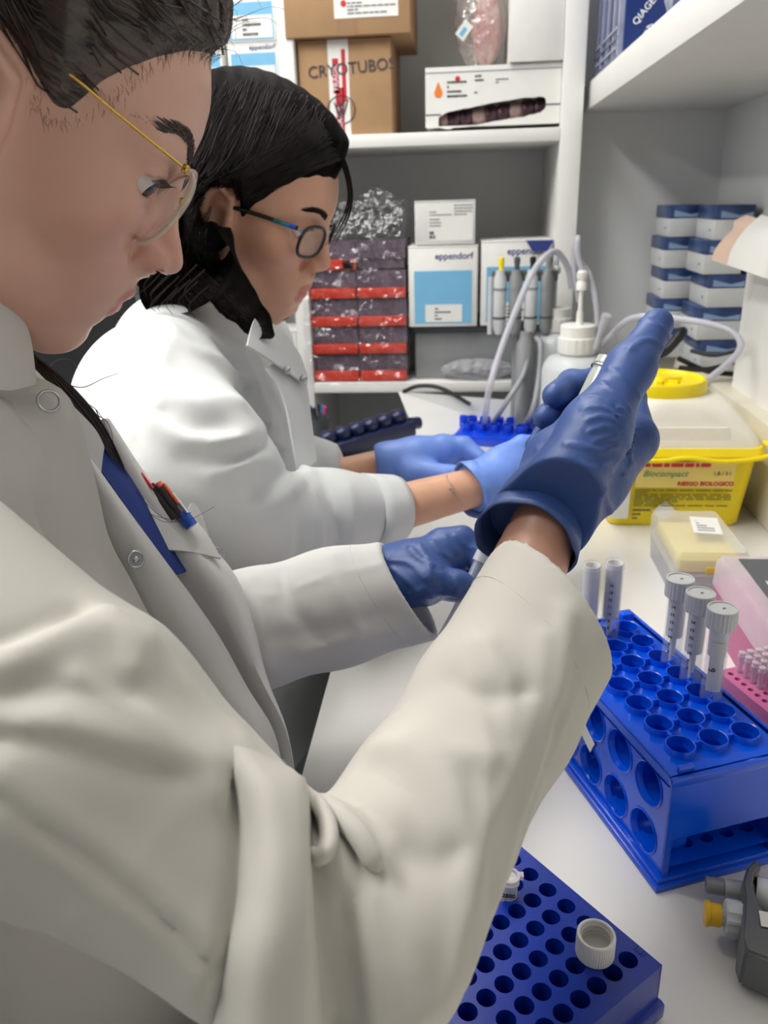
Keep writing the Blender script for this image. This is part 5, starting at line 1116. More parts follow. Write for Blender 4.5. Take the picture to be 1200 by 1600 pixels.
def ringloft(rings, th=0.0012):
    V, F = loft(rings, False, False); V = np.array(V); n = len(rings[0]); m = len(rings)
    G = V.reshape(m, n, 3); du = np.roll(G, -1, 1)-np.roll(G, 1, 1); dv = np.gradient(G, axis=0); N_ = np.cross(du, dv); N_ /= np.linalg.norm(N_, axis=2)[..., None]+1e-12
    W = np.concatenate([V, (G-N_*th).reshape(-1, 3)]); k = m*n; F2 = [tuple(f) for f in F]+[tuple(k+i for i in f[::-1]) for f in F]
    for i in range(n): j = (i+1) % n; F2.append((j, i, k+i, k+j)); a = (m-1)*n; F2.append((a+i, a+j, k+a+j, k+a+i))
    return W, F2
def tubering(c, axis, upv, rx, ry, n=56, wob=0, seed=0, off=0):
    x = np.cross(upv, axis); x = nrm(x); y = nrm(np.cross(axis, x)); r = np.random.RandomState(seed); ph = r.uniform(0, 6, 4); out = []
    for i in range(n):
        a = 2*math.pi*i/n; k = 1+wob*(math.sin(3*a+ph[0])*.5+math.sin(5*a+ph[1])*.35+math.sin(9*a+ph[2])*.25); out.append(tuple(np.array(c)+x*rx*k*math.cos(a)+y*ry*k*math.sin(a)+axis*off*math.sin(2*a+ph[3])))
    return out
mid = U(826, 840, .487)
ct = nrm(CP-mid); 
rings = [tubering(mid+ax_w*s, ax_w, ct, R_(r, .49), R_(r*.92, .49), wob=w_, seed=5, off=o_) for s, r, w_, o_ in ((.034, 60, .0, 0), (.022, 68, .015, 0), (.012, 73, .03, .001), (.002, 77, .04, .002), (-.005, 79, .05, .004))]
Vc, Fc = ringloft(rings); g = MB(); g.add(V, F.tolist()); g.add(Vc, Fc)
g.build('glove', GLOVE, P1, smooth=True, label='blue nitrile glove on the raised right hand')
# small vial held between thumb and fingers (glass neck shows behind the thumb)
t = thing('vial', U(935, 580, .55), 'small clear vial held in the raised gloved hand', 'vial'); a = U(912, 640, .552); b_ = U(955, 566, .553); d_ = nrm(b_-a); T_ = frame(a, np.cross(d_, ct), d_); L_ = np.linalg.norm(b_-a)
V, F = lathe([(.003, 0), (.008, .004), (.0095, L_*.6), (.0095, L_*.85), (.0105, L_*.86), (.0105, L_), (.0085, L_), (.008, L_*.62)], 24); obj('vial_wall', V@T_[:3, :3].T+T_[:3, 3], F, mat('vial_glass', (210, 218, 205), .08, var=.0, clear=.35, coat=.5), t, auto=40)
V, F = sweep([to_w(T_, (.0107*math.cos(q), .0107*math.sin(q), L_*.8)) for q in np.linspace(0, 6.2832, 30)], .0007, 6); obj('vial_ring', V, F, STEEL, t, smooth=True)
# ---- left hand (glove), pinching a tube
def hand_l(p):
    d = s_chain(p, [U(612, 893, .652), U(655, 893, .648), U(700, 868, .655)], [R_(42, .65), R_(46, .65), R_(36, .655)], .012, sq=None)
    d = smin(d, s_chain(p, [U(628, 915, .635), U(672, 905, .625), U(715, 912, .622), U(738, 922, .622)], [R_(30, .635), R_(25, .625), R_(19, .622), R_(17, .622)], .008), .008)    # thumb
    d = smin(d, s_chain(p, [U(690, 848, .655), U(722, 842, .655), U(752, 868, .648), U(752, 900, .638)], [R_(24, .655), R_(19, .655), R_(18, .648), R_(15, .638)], .006), .008)     # index
    g = s_chain(p, [U(690, 855, .672), U(735, 850, .68), U(768, 878, .672), U(765, 915, .66)], [R_(24, .67), R_(19, .68), R_(18, .672), R_(15, .66)], .006)
    g = np.minimum(g, s_chain(p, [U(680, 885, .69), U(735, 880, .70), U(765, 905, .692), U(755, 930, .68)], [R_(24, .69), R_(18, .70), R_(17, .69), R_(15, .68)], .006))
    g = np.minimum(g, s_chain(p, [U(665, 915, .69), U(705, 922, .70), U(735, 930, .69)], [R_(22, .69), R_(16, .70), R_(14, .69)], .006))
    d = smin(d, g, .004); d = smin(d, s_chain(p, [U(622, 905, .665), U(665, 915, .68)], [R_(42, .665), R_(32, .68)]), .012)
    return smin(d, s_cap(p, U(590, 915, .655), U(640, 895, .655), R_(48, .655), R_(44, .655)), .012)
ls = [([(655, 850), (668, 870), (690, 885)], .0016, .0012), ([(675, 845), (690, 862), (708, 875)], .0016, .0012), ([(695, 838), (708, 855), (722, 868)], .0016, .0012), ([(712, 836), (725, 850), (738, 858)], .0016, .0010), ([(640, 858), (655, 872), (675, 882)], .0025, .0018), ([(610, 875), (640, 880), (665, 905)], .0022, .0014), ([(615, 890), (632, 905), (655, 925)], .0022, .0013), ([(668, 872), (671, 890), (676, 905)], .0018, .0014), ([(690, 895), (700, 915), (695, 930)], .0016, .0010), ([(640, 930), (665, 920), (680, 935)], .002, .0014), ([(712, 902), (716, 915), (713, 928)], .0016, .0010)]
hfl = strokes(hand_l, [(a, w_*.85, h_*1.6) for a, w_, h_ in ls])
pts = [U(x, y, d) for x, y, d in ((560, 980, .58), (800, 800, .58), (560, 800, .74), (800, 980, .74))]
V, F = sdf_mesh(lambda p: hfl(p).astype(np.float32), np.min(pts, 0), np.max(pts, 0), .0016); V = relax(V, F, 1, .3)
obj('glove', V, F, GLOVE, P1, smooth=True, label='blue nitrile glove on the left hand pinching a tube')
t = thing('sample_tube', U(735, 920, .632), 'slender clear tube pinched in the gloved left hand', 'tube'); P = [U(753, 872, .634), U(738, 905, .632), U(715, 955, .628), U(690, 1000, .625)]; V, F = sweep(spline(P, 16), np.linspace(.0052, .0045, 16), 14); obj('tube_wall', V, F, mat('held_tube', (190, 202, 220), .1, var=.05, clear=.45, coat=.4), t, auto=50)
V, F = sweep([U(757, 862, .634), U(750, 878, .634)], [.0062, .0066], 14); obj('tube_rim', V, F, mat('held_tube_rim', (236, 240, 244), .1, var=.05, clear=.3, coat=.5), t, auto=40)
# ---- bare skin of the arms, torso under the clothes (one body with the head)
EL_R = U(590, 1455, .335); SH_R = np.array((-.29, .275, .315)); SH_L = np.array((-.275, .565, .235)); EL_L = U(330, 1010, .66); WR_L = U(625, 905, .655)
def body1(p):
    d = s_cap(p, EL_R, U(838, 862, .49), .024, R_(56, .49), None); d = np.minimum(d, s_cap(p, U(815, 900, .485), U(855, 815, .492), R_(58, .485), R_(54, .492)))
    d = smin(d, s_cap(p, SH_R, EL_R, .040, .024), .01); d = smin(d, s_cap(p, SH_L+np.array((-.02, 0, -.03)), EL_L, .018, .024), .01); d = smin(d, s_cap(p, EL_L, WR_L, .036, .024), .01)
    d = smin(d, s_chain(p, [SH_R, (-.33, .45, .32), SH_L+np.array((-.03, 0, -.03))], [.040, .040, .018]), .02)
    d = smin(d, s_chain(p, [(-.315, .45, .28), (-.31, .45, .15), (-.31, .45, -.05), (-.31, .45, -.22)], [.055, .06, .065, .08]), .03)
    d = smin(d, s_chain(p, [(-.31, .375, -.24), (.03, .36, -.25), (.0, .36, -.72)], [.085, .06, .045]), .03); d = smin(d, s_chain(p, [(-.31, .525, -.24), (.03, .54, -.25), (.0, .54, -.72)], [.085, .06, .045]), .03)
    return d
pts = np.array([EL_R, SH_R, SH_L, EL_L, WR_L, W_R, (-.33, .45, .4), (.05, .4, -.78)]); V, F = sdf_mesh(lambda p: body1(p).astype(np.float32), pts.min(0)-.12, pts.max(0)+.08, .0055); V = relax(V, F, 2)
hm = hd1.data; hv = np.array([v.co for v in hm.vertices]); hf = [tuple(f.vertices) for f in hm.polygons]; tint0 = np.empty(len(hv)*4, np.float32); hm.color_attributes['tint'].data.foreach_get('color', tint0)
Vl = (V-T41[:3, 3])@T41[:3, :3]; hb = MB(); hb.add(hv, hf); hb.add(Vl, F.tolist()); me = bpy.data.meshes.new('body'); me.from_pydata(np.concatenate(hb.V).tolist(), [], hb.F); me.materials.append(SKIN); me.polygons.foreach_set('use_smooth', [True]*len(me.polygons)); at = me.color_attributes.new('tint', 'FLOAT_COLOR', 'POINT')
tb = np.ones((len(V), 4), np.float32); tb[:, :3] = (.86, .80, .78); at.data.foreach_set('color', np.concatenate([tint0, tb.ravel()])); hd1.data = me
# ---- coat of the near person: right sleeve
CU = U(846, 978, .432); CU_ax = nrm(CU-U(600, 1430, .335))
def slv_r(p):
    c = [SH_R, U(100, 1165, .318), U(400, 1405, .318), U(580, 1470, .322), U(655, 1312, .350), U(770, 1108, .397), U(866, 945, .440)]
    r = [.090, R_(228, .318), R_(168, .318), R_(150, .322), R_(132, .350), R_(128, .397), R_(126, .440)]
    return smin(s_chain(p, c, r, .010), s_cap(p, U(592, 1335, .335), U(645, 1225, .365), R_(104, .335), R_(92, .365)), .012)
sl = [
 # broad band of cloth before the elbow crease
 ([(368, 1185), (420, 1260), (432, 1400), (425, 1600)], .012, .0085), ([(455, 1225), (462, 1300), (470, 1450), (480, 1600)], .006, .0060),
 ([(490, 1235), (486, 1300), (492, 1400), (505, 1500), (520, 1600)], .0040, -.012), ([(352, 1180), (372, 1260), (375, 1370), (355, 1500), (340, 1600)], .0035, -.0085),
 # small gathered folds at the inner elbow
 ([(496, 1258), (514, 1290), (514, 1328), (496, 1340)], .0032, .0065), ([(500, 1285), (504, 1322)], .0026, -.009), ([(505, 1250), (550, 1285), (590, 1345)], .005, .0050), ([(530, 1245), (570, 1260), (600, 1290)], .004, -.0025), ([(520, 1340), (560, 1420), (585, 1520), (590, 1600)], .007, .004), ([(540, 1400), (545, 1500), (560, 1600)], .005, -.003),
 # long ridges along the forearm
 ([(885, 960), (872, 1060), (850, 1150), (815, 1270), (770, 1400), (720, 1530)], .006, .0045), ([(850, 1000), (835, 1100), (800, 1200), (745, 1320), (725, 1420), (690, 1560)], .006, .0035), ([(870, 1120), (838, 1230), (790, 1350)], .006, -.0030),
 ([(590, 1165), (650, 1160), (700, 1180), (770, 1185)], .008, .004), ([(640, 1165), (700, 1225), (730, 1320), (735, 1420)], .008, .0045), ([(590, 1200), (640, 1250), (660, 1330)], .010, -.003), ([(760, 1010), (790, 1060), (800, 1130)], .008, .003), ([(700, 1060), (760, 1090), (830, 1080)], .008, -.0025), ([(640, 1330), (690, 1345), (720, 1330)], .008, -.003),
 ([(600, 1400), (640, 1460), (655, 1580)], .008, .003),
 # upper arm
 ([(0, 1215), (110, 1290), (230, 1385), (340, 1490)], .007, .0040), ([(0, 1275), (110, 1350), (230, 1440), (330, 1530)], .007, .0030), ([(0, 1245), (110, 1320), (230, 1412), (335, 1510)], .005, -.0030), ([(0, 1030), (80, 1005), (160, 985), (215, 1000)], .010, .005), ([(0, 1130), (100, 1135), (200, 1160), (320, 1190)], .012, .003), ([(20, 1080), (110, 1075), (200, 1090)], .010, -.003)]
sl += [([(0, 1048), (60, 1018), (110, 990), (172, 964)], .005, .005), ([(0, 1010), (60, 982), (120, 955)], .006, -.005), ([(172, 964), (194, 990), (208, 1042)], .004, .005), ([(0, 1150), (87, 1162), (184, 1192), (306, 1212)], .006, -.003), ([(230, 1010), (290, 1075), (335, 1140)], .006, .003), ([(120, 1060), (220, 1120), (330, 1240)], .006, .003)]
sl = [(a, w_*.9, h_*1.5) for a, w_, h_ in sl]
sfn = strokes(slv_r, sl, True)
RIM = U(943, 1077, .428); _a, _b, _c = U(778, 868, .462), U(943, 1077, .428), U(898, 925, .402); cn = np.cross(_b-_a, _c-_a); cn = f32(nrm(cn*np.sign(cn@CU_ax))); inA = f32(CU-CU_ax*.07); inB = f32(CU+CU_ax*.06)
def sleeve_r(p):
    d = sfn(p); rim_ = np.clip(-((p-f32(RIM))@cn)/.06, 0, 1); wv = p@f32((95, 60, -130))+2.2*noise3(p, 22., 3)+1.2*noise3(p, 55., 9); d = d+rim_*(noise3(p, 60., 5)*.0010-.0028*np.maximum(0, 1-np.abs(np.sin(wv*.5))*2.2)*np.clip(noise3(p, 16., 12)*2+.35, 0, 1)).astype(np.float32)
    pl = (p-f32(RIM))@cn; d = smax(d, pl.astype(np.float32), .0012)
    r1 = R_(126, .437)-.0026
    return smax(d, -s_cap(p, inA, inB, r1*.75, r1*1.0), .0015).astype(np.float32)
pts = np.array([SH_R-np.array((.06, .06, .08)), SH_R+np.array((0, 0, .08)), U(0, 900, .33), U(0, 1600, .27), U(940, 900, .47), U(960, 1100, .42), U(700, 1640, .30), U(300, 1640, .27)])
V, F = sdf_mesh(sleeve_r, pts.min(0)-np.array((.05, .05, .03)), pts.max(0)+.03, .0025); V = relax(V, F, 1, .2)
ct1 = bpy.data.objects.new('lab_coat', None); COL.objects.link(ct1); ct1.location = (-.27, .45, -.3); WM[ct1.name] = Matrix.Translation(ct1.location); attach(ct1, P1); ct1['label'] = 'open white lab coat with snap buttons'
obj('sleeve', V, F, COAT, ct1, smooth=True)
# stitched hem line on the cuff and the side seam
def seam(pts, fn, name='seam', r=.0006, m=COAT, lift=0., parent=ct1):
    P = [trace(fn, *q) for q in pts]; P = [q for q in P if q is not None]
    if len(P) > 2: V, F = sweep(spline(P, 40), r, 5); obj(name, V, F, m, parent, smooth=True)
def ringseam(fn, c, n_, name, parent, m, r=.0005, rmax=.1):
    n_ = nrm(n_); a = nrm(np.cross(n_, (0, 0, 1))); b_ = np.cross(n_, a); t0 = np.linspace(.015, rmax, 220); P = []
    for k in range(72):
        an = 2*math.pi*k/72; d_ = a*math.cos(an)+b_*math.sin(an); v = fn((c+t0[:, None]*d_).astype(np.float32)); j = np.where((v[:-1] < 0) & (v[1:] >= 0))[0]
        if len(j): P.append(c+d_*t0[j[-1]])
    if len(P) > 20: P = np.array(P+P[:1]); V, F = sweep(P, r, 5, False); obj(name, V, F, m, parent, smooth=True)
ringseam(sfn, U(848, 985, .436)-np.array(cn, float)*.018, np.array(cn, float), 'cuff_seam', ct1, COAT)
# turned fold of cloth just above the elbow crease, and the small gather beside it
def onsl(L):
    out = []
    for x, y, off in L:
        q = trace(sleeve_r, x, y, .12, .8); d_ = float(np.linalg.norm(q-CP)/np.linalg.norm(ray(x, y))) if q is not None else .3; out.append(U(x, y, d_-off))
    return out
ysb = [1165, 1225, 1300, 1400, 1500, 1610]
bl = list(zip([350, 374, 381, 376, 361, 340], ysb)); bc = list(zip([385, 412, 420, 418, 408, 395], [1172, 1228, 1302, 1400, 1500, 1610])); br_ = list(zip([440, 455, 460, 462, 462, 460], [1196, 1235, 1305, 1402, 1500, 1610])); be = list(zip([470, 476, 478, 481, 487, 496], [1214, 1242, 1308, 1405, 1502, 1610])); bi = list(zip([474, 484, 485, 489, 496, 506], [1222, 1250, 1312, 1408, 1505, 1610]))
sheet('sleeve_fold', [onsl([(x-6, y, -.006) for x, y in bl]), onsl([(x, y, .0035 if y > 1180 else -.004) for x, y in bl]), onsl([(x, y, .0085 if y > 1180 else .0) for x, y in bc]), onsl([(x, y, .0095 if y > 1200 else .003) for x, y in br_]), onsl([(x, y, .005) for x, y in be]), onsl([(x, y, -.010) for x, y in bi])], COAT, ct1, .002, 44, 36, .0006, 5)
P = onsl([(482, 1256, -.002), (497, 1258, .004), (511, 1282, .006), (514, 1312, .006), (506, 1334, .005), (493, 1338, .002), (484, 1322, -.003)]); V, F = sweep(spline(P, 40), np.interp(np.linspace(0, 1, 40), [0, .2, .6, .85, 1], [.0020, .0034, .0036, .0030, .0014]), 10); obj('sleeve_gather', V, F, COAT, ct1, smooth=True)
P = onsl([(500, 1256, .0), (530, 1272, .004), (560, 1305, .005), (582, 1342, .002), (590, 1360, -.004)]); V, F = sweep(spline(P, 30), np.interp(np.linspace(0, 1, 30), [0, .3, .8, 1], [.002, .0045, .0045, .002]), 10); obj('sleeve_gather', V, F, COAT, ct1, smooth=True)
# ---- left sleeve
CL = U(640, 922, .648); CL_ax = nrm(U(650, 920, .652)-U(400, 985, .632))
def slv_l(p): return s_chain(p, [SH_L+np.array((-.03, .0, -.04)), U(280, 1010, .655), U(400, 982, .632), U(520, 950, .640), U(650, 920, .652)], [.040, .050, R_(87, .632), R_(86, .640), R_(84, .652)], .02)
sfl = strokes(slv_l, [(a, w_*.85, h_*1.7) for a, w_, h_ in [([(390, 905), (410, 960), (420, 1040)], .006, .003), ([(440, 890), (455, 950), (500, 1000)], .007, -.0025), ([(400, 935), (500, 905), (600, 880)], .003, .0012), ([(520, 870), (530, 920), (560, 980)], .008, .0018), ([(430, 1000), (500, 985), (600, 960)], .006, -.002), ([(470, 1020), (540, 1000), (620, 985)], .005, .0018)]], True)
cnl = f32(nrm(CL_ax+np.array((0, -.15, .42))))
def sleeve_l(p):
    d = sfl(p); d = smax(d, ((p-f32(CL))@cnl).astype(np.float32), .002); return smax(d, -s_cap(p, CL-CL_ax*.04, CL+CL_ax*.05, R_(66, .65), R_(77, .65)), .002).astype(np.float32)
pts = np.array([SH_L, U(250, 1050, .62), U(250, 880, .70), U(700, 840, .70), U(720, 1020, .60)])
V, F = sdf_mesh(sleeve_l, pts.min(0)-.05, pts.max(0)+.04, .0026); V = relax(V, F, 1, .3); obj('sleeve', V, F, COATI, ct1, smooth=True)
ringseam(sfl, CL-np.array(cnl, float)*.02, np.array(cnl, float), 'cuff_seam', ct1, COATI)
# ---- trunk of the coat (near half) and scrub top beneath
xs = np.array((1., 0, 0))
def trunk(p, g=0.): 
    d = s_chain(p, [(-.325, .44, .27), (-.292, .44, .12), (-.275, .44, -.05), (-.28, .44, -.22), (-.28, .44, -.45)], [.125+g, .14+g, .15+g, .19+g, .20+g], .05, sq=(xs, .72))
    return smin(d, s_chain(p, [SH_R+np.array((.0, .02, .0)), (-.345, .43, .325), SH_L+np.array((-.05, 0, -.03))], [.078+g, .066+g, .045+g], .03), .05)
tfn = strokes(lambda p: trunk(p), [(a, w_*.8, h_*1.6) for a, w_, h_ in [([(0, 640), (60, 720), (105, 830), (120, 900)], .010, .004), ([(40, 690), (110, 780), (180, 880), (235, 985)], .012, .004), ([(0, 760), (40, 830), (70, 920)], .010, -.004), ([(60, 800), (120, 870), (200, 980), (260, 1040)], .010, -.003), ([(10, 560), (60, 640), (120, 740), (150, 800)], .008, .002), ([(0, 870), (60, 900), (120, 940)], .010, .005)]], True)
def coat_near(p):
    d = tfn(p); wv = p@f32((70, 90, 60))+2.0*noise3(p, 20., 4); d = d-(.0028*np.maximum(0, 1-np.abs(np.sin(wv*.5))*2.2)*np.clip(noise3(p, 14., 2)*2+.3, 0, 1)).astype(np.float32); return smax(d, (p[:, 1]-.452-.10*np.clip(-.13-p[:, 0], -.05, .2)*0).astype(np.float32), .006).astype(np.float32)
V, F = sdf_mesh(coat_near, (-.50, .16, -.68), (-.06, .47, .44), .0044); V = relax(V, F, 1, .4); obj('right_front', V, F, COAT, ct1, smooth=True)
def coat_far(p): return smax(trunk(p, -.012), (.452-p[:, 1]).astype(np.float32), .006).astype(np.float32)
def coat_back(p): return smax(coat_far(p), (p[:, 0]+.262).astype(np.float32), .004).astype(np.float32)
V, F = sdf_mesh(coat_back, (-.50, .44, -.68), (-.2, .72, .44), .006); V = relax(V, F, 1, .4); obj('left_back', V, F, COATI, ct1, smooth=True)
V, F = sdf_mesh(lambda p: trunk(p, -.022).astype(np.float32), (-.48, .2, -.30), (-.06, .72, .42), .0055); V = relax(V, F, 1, .4); obj('scrub_top', V, F, SCRUB, P1, smooth=True, label='navy blue scrub top under the coat')
def wp(L, dd=0.): return [U(x, y, d+dd) for x, y, d in L]
# near front edge (facing)
E0 = [(52, 590, .455), (91, 607, .462), (117, 642, .470), (140, 720, .482), (152, 771, .487), (169, 841, .494), (203, 906, .500), (242, 980, .506), (300, 1075, .514), (352, 1155, .520), (410, 1235, .525)]
def under(L, off):
    out = []
    for x, y, d in L:
        q = trace(coat_near, x, y, .25, .9); dd = float(np.linalg.norm(q-CP)/np.linalg.norm(ray(x, y))) if q is not None else 9
        out.append(U(x, y, dd+off if abs(dd-d) < .07 else d))
    return out
sheet('front_facing', [wp(E0), wp([(x-26, y+8, d-.010) for x, y, d in E0]), under([(x-70, y+21, d-.022) for x, y, d in E0], -.0005), under([(x-115, y+34, d-.030) for x, y, d in E0], .010)], COAT, ct1, .0025, 40, 24, .0006, 3)
cA = np.array((-.318, .447, .362)); rows = []
for zz, rr in ((-.012, .072), (.010, .066), (.030, .062)): rows.append([cA+np.array((-rr*math.cos(a)-.012, rr*math.sin(a), zz+.012*math.cos(a))) for a in np.linspace(-1.75, 1.5, 14)])
sheet('collar_stand', rows, COAT, ct1, .002, 40, 10)
# inner placket strip with snap
Ls = [(105, 690, .490), (140, 770, .497), (175, 850, .503), (215, 930, .510), (280, 1040, .520), (350, 1150, .527), (425, 1240, .53)]; Rs = [(148, 728, .502), (196, 795, .508), (246, 862, .514), (300, 935, .521), (345, 1000, .528), (388, 1078, .534), (428, 1145, .538), (446, 1240, .54)]
Lr = spline(np.array(wp(Ls)), 20); Rr = spline(np.array(wp(Rs)), 20); sheet('placket', [Lr, (Lr+Rr)/2+np.array((.003, -.004, .003)), Rr], COATI, ct1, .002, 30, 14, .0008, 9)
sheet('scrub_front', [wp([(95, 640, .512), (130, 700, .514), (180, 770, .522), (230, 845, .530), (262, 900, .535)]), wp([(125, 650, .530), (160, 705, .532), (205, 770, .538), (250, 840, .545), (285, 895, .55)]), wp([(150, 650, .56), (185, 705, .562), (225, 765, .565), (262, 830, .568), (300, 890, .57)])], SCRUB, P1, .002, 24, 20)
# far front panel with chest pocket
L4 = [(150, 660, .548), (200, 770, .552), (246, 860, .556), (300, 930, .560), (345, 1000, .565), (382, 1075, .568), (422, 1150, .57), (442, 1240, .57)]; R4 = [(166, 693, .600), (238, 765, .602), (300, 812, .602), (335, 862, .60), (368, 908, .60), (390, 978, .598), (407, 1060, .596), (432, 1135, .594), (448, 1240, .59)]
Lr = spline(np.array(wp(L4)), 24); Rr = spline(np.array(wp(R4)), 24); MR_ = (Lr+Rr)/2+np.array((.012, -.010, .010)); sheet('left_front', [Lr, (Lr+MR_)/2+np.array((.004, -.004, .004)), MR_, Rr, Rr+np.array((-.06, .07, -.03))], COATI, ct1, .002, 34, 30, .0012, 4)
# pocket: a slightly proud patch with its upper edge
pk = [[U(172, 690, .576), U(235, 757, .583), U(292, 806, .588)], [U(205, 770, .566), U(255, 810, .572), U(318, 838, .586)], [U(246, 858, .560), U(290, 862, .570), U(338, 872, .584)]]
sheet('chest_pocket', [np.array(r)+np.array((.008, -.014, .006)) for r in pk], COATI, ct1, .002, 20, 20, 0)
sheet('pocket_lip', [[U(288, 808, .588), U(300, 786, .594), U(312, 800, .598)], [U(296, 822, .588), U(308, 806, .594), U(318, 815, .598)], [U(305, 845, .588), U(316, 835, .594), U(326, 842, .598)]], COATI, ct1, .0016, 12, 12)
# collar: near flap and far flap
sheet('collar', [wp([(-70, 425, .395), (-25, 450, .405), (5, 470, .415), (34, 500, .428), (46, 535, .440), (53, 592, .452)]), wp([(-80, 470, .385), (-35, 500, .395), (-6, 525, .405), (18, 550, .42), (36, 572, .435), (52, 596, .450)]), wp([(-90, 560, .37), (-50, 590, .382), (-20, 605, .395), (10, 610, .412), (34, 606, .430), (54, 602, .449)])], COAT, ct1, .0028, 36, 20, .0008, 2)
sheet('collar', [wp([(50, 575, .500), (75, 600, .502), (118, 640, .508), (148, 672, .515), (161, 698, .52)]), wp([(50, 600, .490), (80, 640, .494), (112, 690, .500), (138, 715, .508), (158, 722, .517)]), wp([(60, 640, .482), (85, 690, .487), (115, 730, .493), (140, 742, .505), (156, 738, .515)])], COATI, ct1, .0022, 24, 16)
# snaps
def snap(px, py, d, r, nrmv, m=STEEL, ring=True):
    g = bpy.data.objects.new('snap_button', None); COL.objects.link(g); c = U(px, py, d); n_ = nrm(nrmv); T_ = frame(c, np.cross(n_, (0, .3, 1)), n_)
    V, F = sweep([to_w(T_, (r*math.cos(a), r*math.sin(a), .0006)) for a in np.linspace(0, 6.2832, 33)], r*.16, 8, False); o = obj('snap_button', V, F, m, ct1, smooth=True); bpy.data.objects.remove(g)
    if not ring: V, F = lathe([(r*.5, 0), (r*.42, .0014), (.0001, .0016)], 16, cap=False); q = obj('snap_stud', to_w(T_, V), F, m, o, smooth=True)
cd = nrm(CP-U(76, 627, .45)); snap(76, 627, .4445, .0058, cd+np.array((.25, 0, .2)))
snap(212, 874, .498, .0050, nrm(CP-U(212, 874, .5))+np.array((.6, 0, .1)), ring=False); snap(338, 867, .586, .0052, nrm(CP-U(338, 867, .6))+np.array((.5, .0, .1)), ring=False); snap(395, 1063, .578, .0045, nrm(CP-U(395, 1063, .59))+np.array((.8, 0, .1)), ring=False); snap(438, 1197, .560, .0045, nrm(CP-U(438, 1197, .59))+np.array((.8, 0, .1)), ring=False)
# trousers
TROUS = mat('dark_grey_trousers', (70, 74, 76), .85, var=.06, bump=.2, bscale=900)
def legs(y0):
    def f(p):
        d = s_chain(p, [(-.31, y0-.075, -.26), (.03, y0-.09, -.27), (.0, y0-.09, -.78)], [.105, .08, .06], .03); return smin(d, s_chain(p, [(-.31, y0+.075, -.26), (.03, y0+.09, -.27), (.0, y0+.09, -.78)], [.105, .08, .06], .03), .03).astype(np.float32)
    return f
V, F = sdf_mesh(legs(.45), (-.45, .2, -.88), (.16, .72, -.12), .009); V = relax(V, F, 2); obj('trousers', V, F, TROUS, P1, smooth=True)
def stool(x, y, label):
    t = thing('lab_stool', (x, y, ZF), label, 'stool', 'stools under the seated people'); V, F = lathe([(.17, -.40), (.185, -.39), (.185, -.375), (.17, -.365), (.0001, -.362)], 36, x, y, False); obj('seat', V, F, BLACK, t, auto=40); V, F = lathe([(.03, ZF+.07), (.03, -.6), (.02, -.6), (.02, -.40)], 16, x, y); obj('column', V, F, STEEL, t, auto=40)
    for a in range(5):
        an = a*2*math.pi/5+.3; V, F = sweep([(x, y, ZF+.09), (x+.26*math.cos(an), y+.26*math.sin(an), ZF+.05)], [.022, .014], 8); obj('base_leg', V, F, BLACK, t); V, F = lathe([(.001, 0), (.02, .008), (.024, .026), (.02, .044), (.001, .052)], 10, x+.26*math.cos(an), y+.26*math.sin(an), False); V[:, 2] += ZF; obj('castor', V, F, BLACK, t, smooth=True)
    for s in (-1, 1): pass
    return t
stool(-.30, .45, 'round black lab stool under the person nearest the viewer')
def shoes(P, y0):
    for s in (-1, 1):
        V = []; c = np.array((.05, y0+s*.09, ZF)); fn = lambda p: smax(smin(s_ell(p, c+np.array((.02, 0, .025)), (.13, .045, .045)), s_ell(p, c+np.array((-.06, 0, .05)), (.05, .04, .06)), .03), (ZF-p[:, 2]).astype(np.float32), .004).astype(np.float32)
        V, F = sdf_mesh(fn, c-np.array((.16, .07, .02)), c+np.array((.18, .07, .14)), .006); obj('shoe', V, F, PAPER, P, smooth=True)
shoes(P1, .45)
# pens in the chest pocket
for i, (x, y, rgb, lab) in enumerate([(214, 742, (206, 40, 52), 'red capped pen in the chest pocket of the nearest person'), (243, 768, (44, 44, 46), 'dark grey pen in the chest pocket of the nearest person'), (254, 765, (226, 96, 62), 'orange clip pen behind the dark pen in the chest pocket'), (268, 780, (168, 172, 178), 'silver and blue pen in the chest pocket of the nearest person')]):
    d0 = .558; a = U(x-8, y-10, d0); b_ = U(x+32, y+42, d0); dd = nrm(b_-a); t = thing('pen', b_, lab, 'pen', 'pens in the chest pocket'); m_ = mat('pen_%d' % i, rgb, .3, var=.02)
    V, F = sweep([a, a+dd*.012, a+dd*.0125, b_], [.0030, .0040, .0043, .0043], 12); obj('barrel', V, F, m_, t, auto=40)
    V, F = sweep([a+dd*.002+np.array((.004, -.002, .002)), a+dd*.02+np.array((.004, -.003, .003))], .0012, 6); obj('clip', V, F, m_ if i != 3 else STEEL, t)
    if i == 3: V, F = sweep([a+dd*.018, b_], [.0046, .0046], 12); obj('grip', V, F, mat('pen_blue', (30, 84, 190), .3), t, auto=40)
    if i == 2: V, F = sweep([a+dd*.004, b_], [.0045, .0045], 12); obj('grip', V, F, mat('pen_dark', (60, 50, 48), .3), t, auto=40)

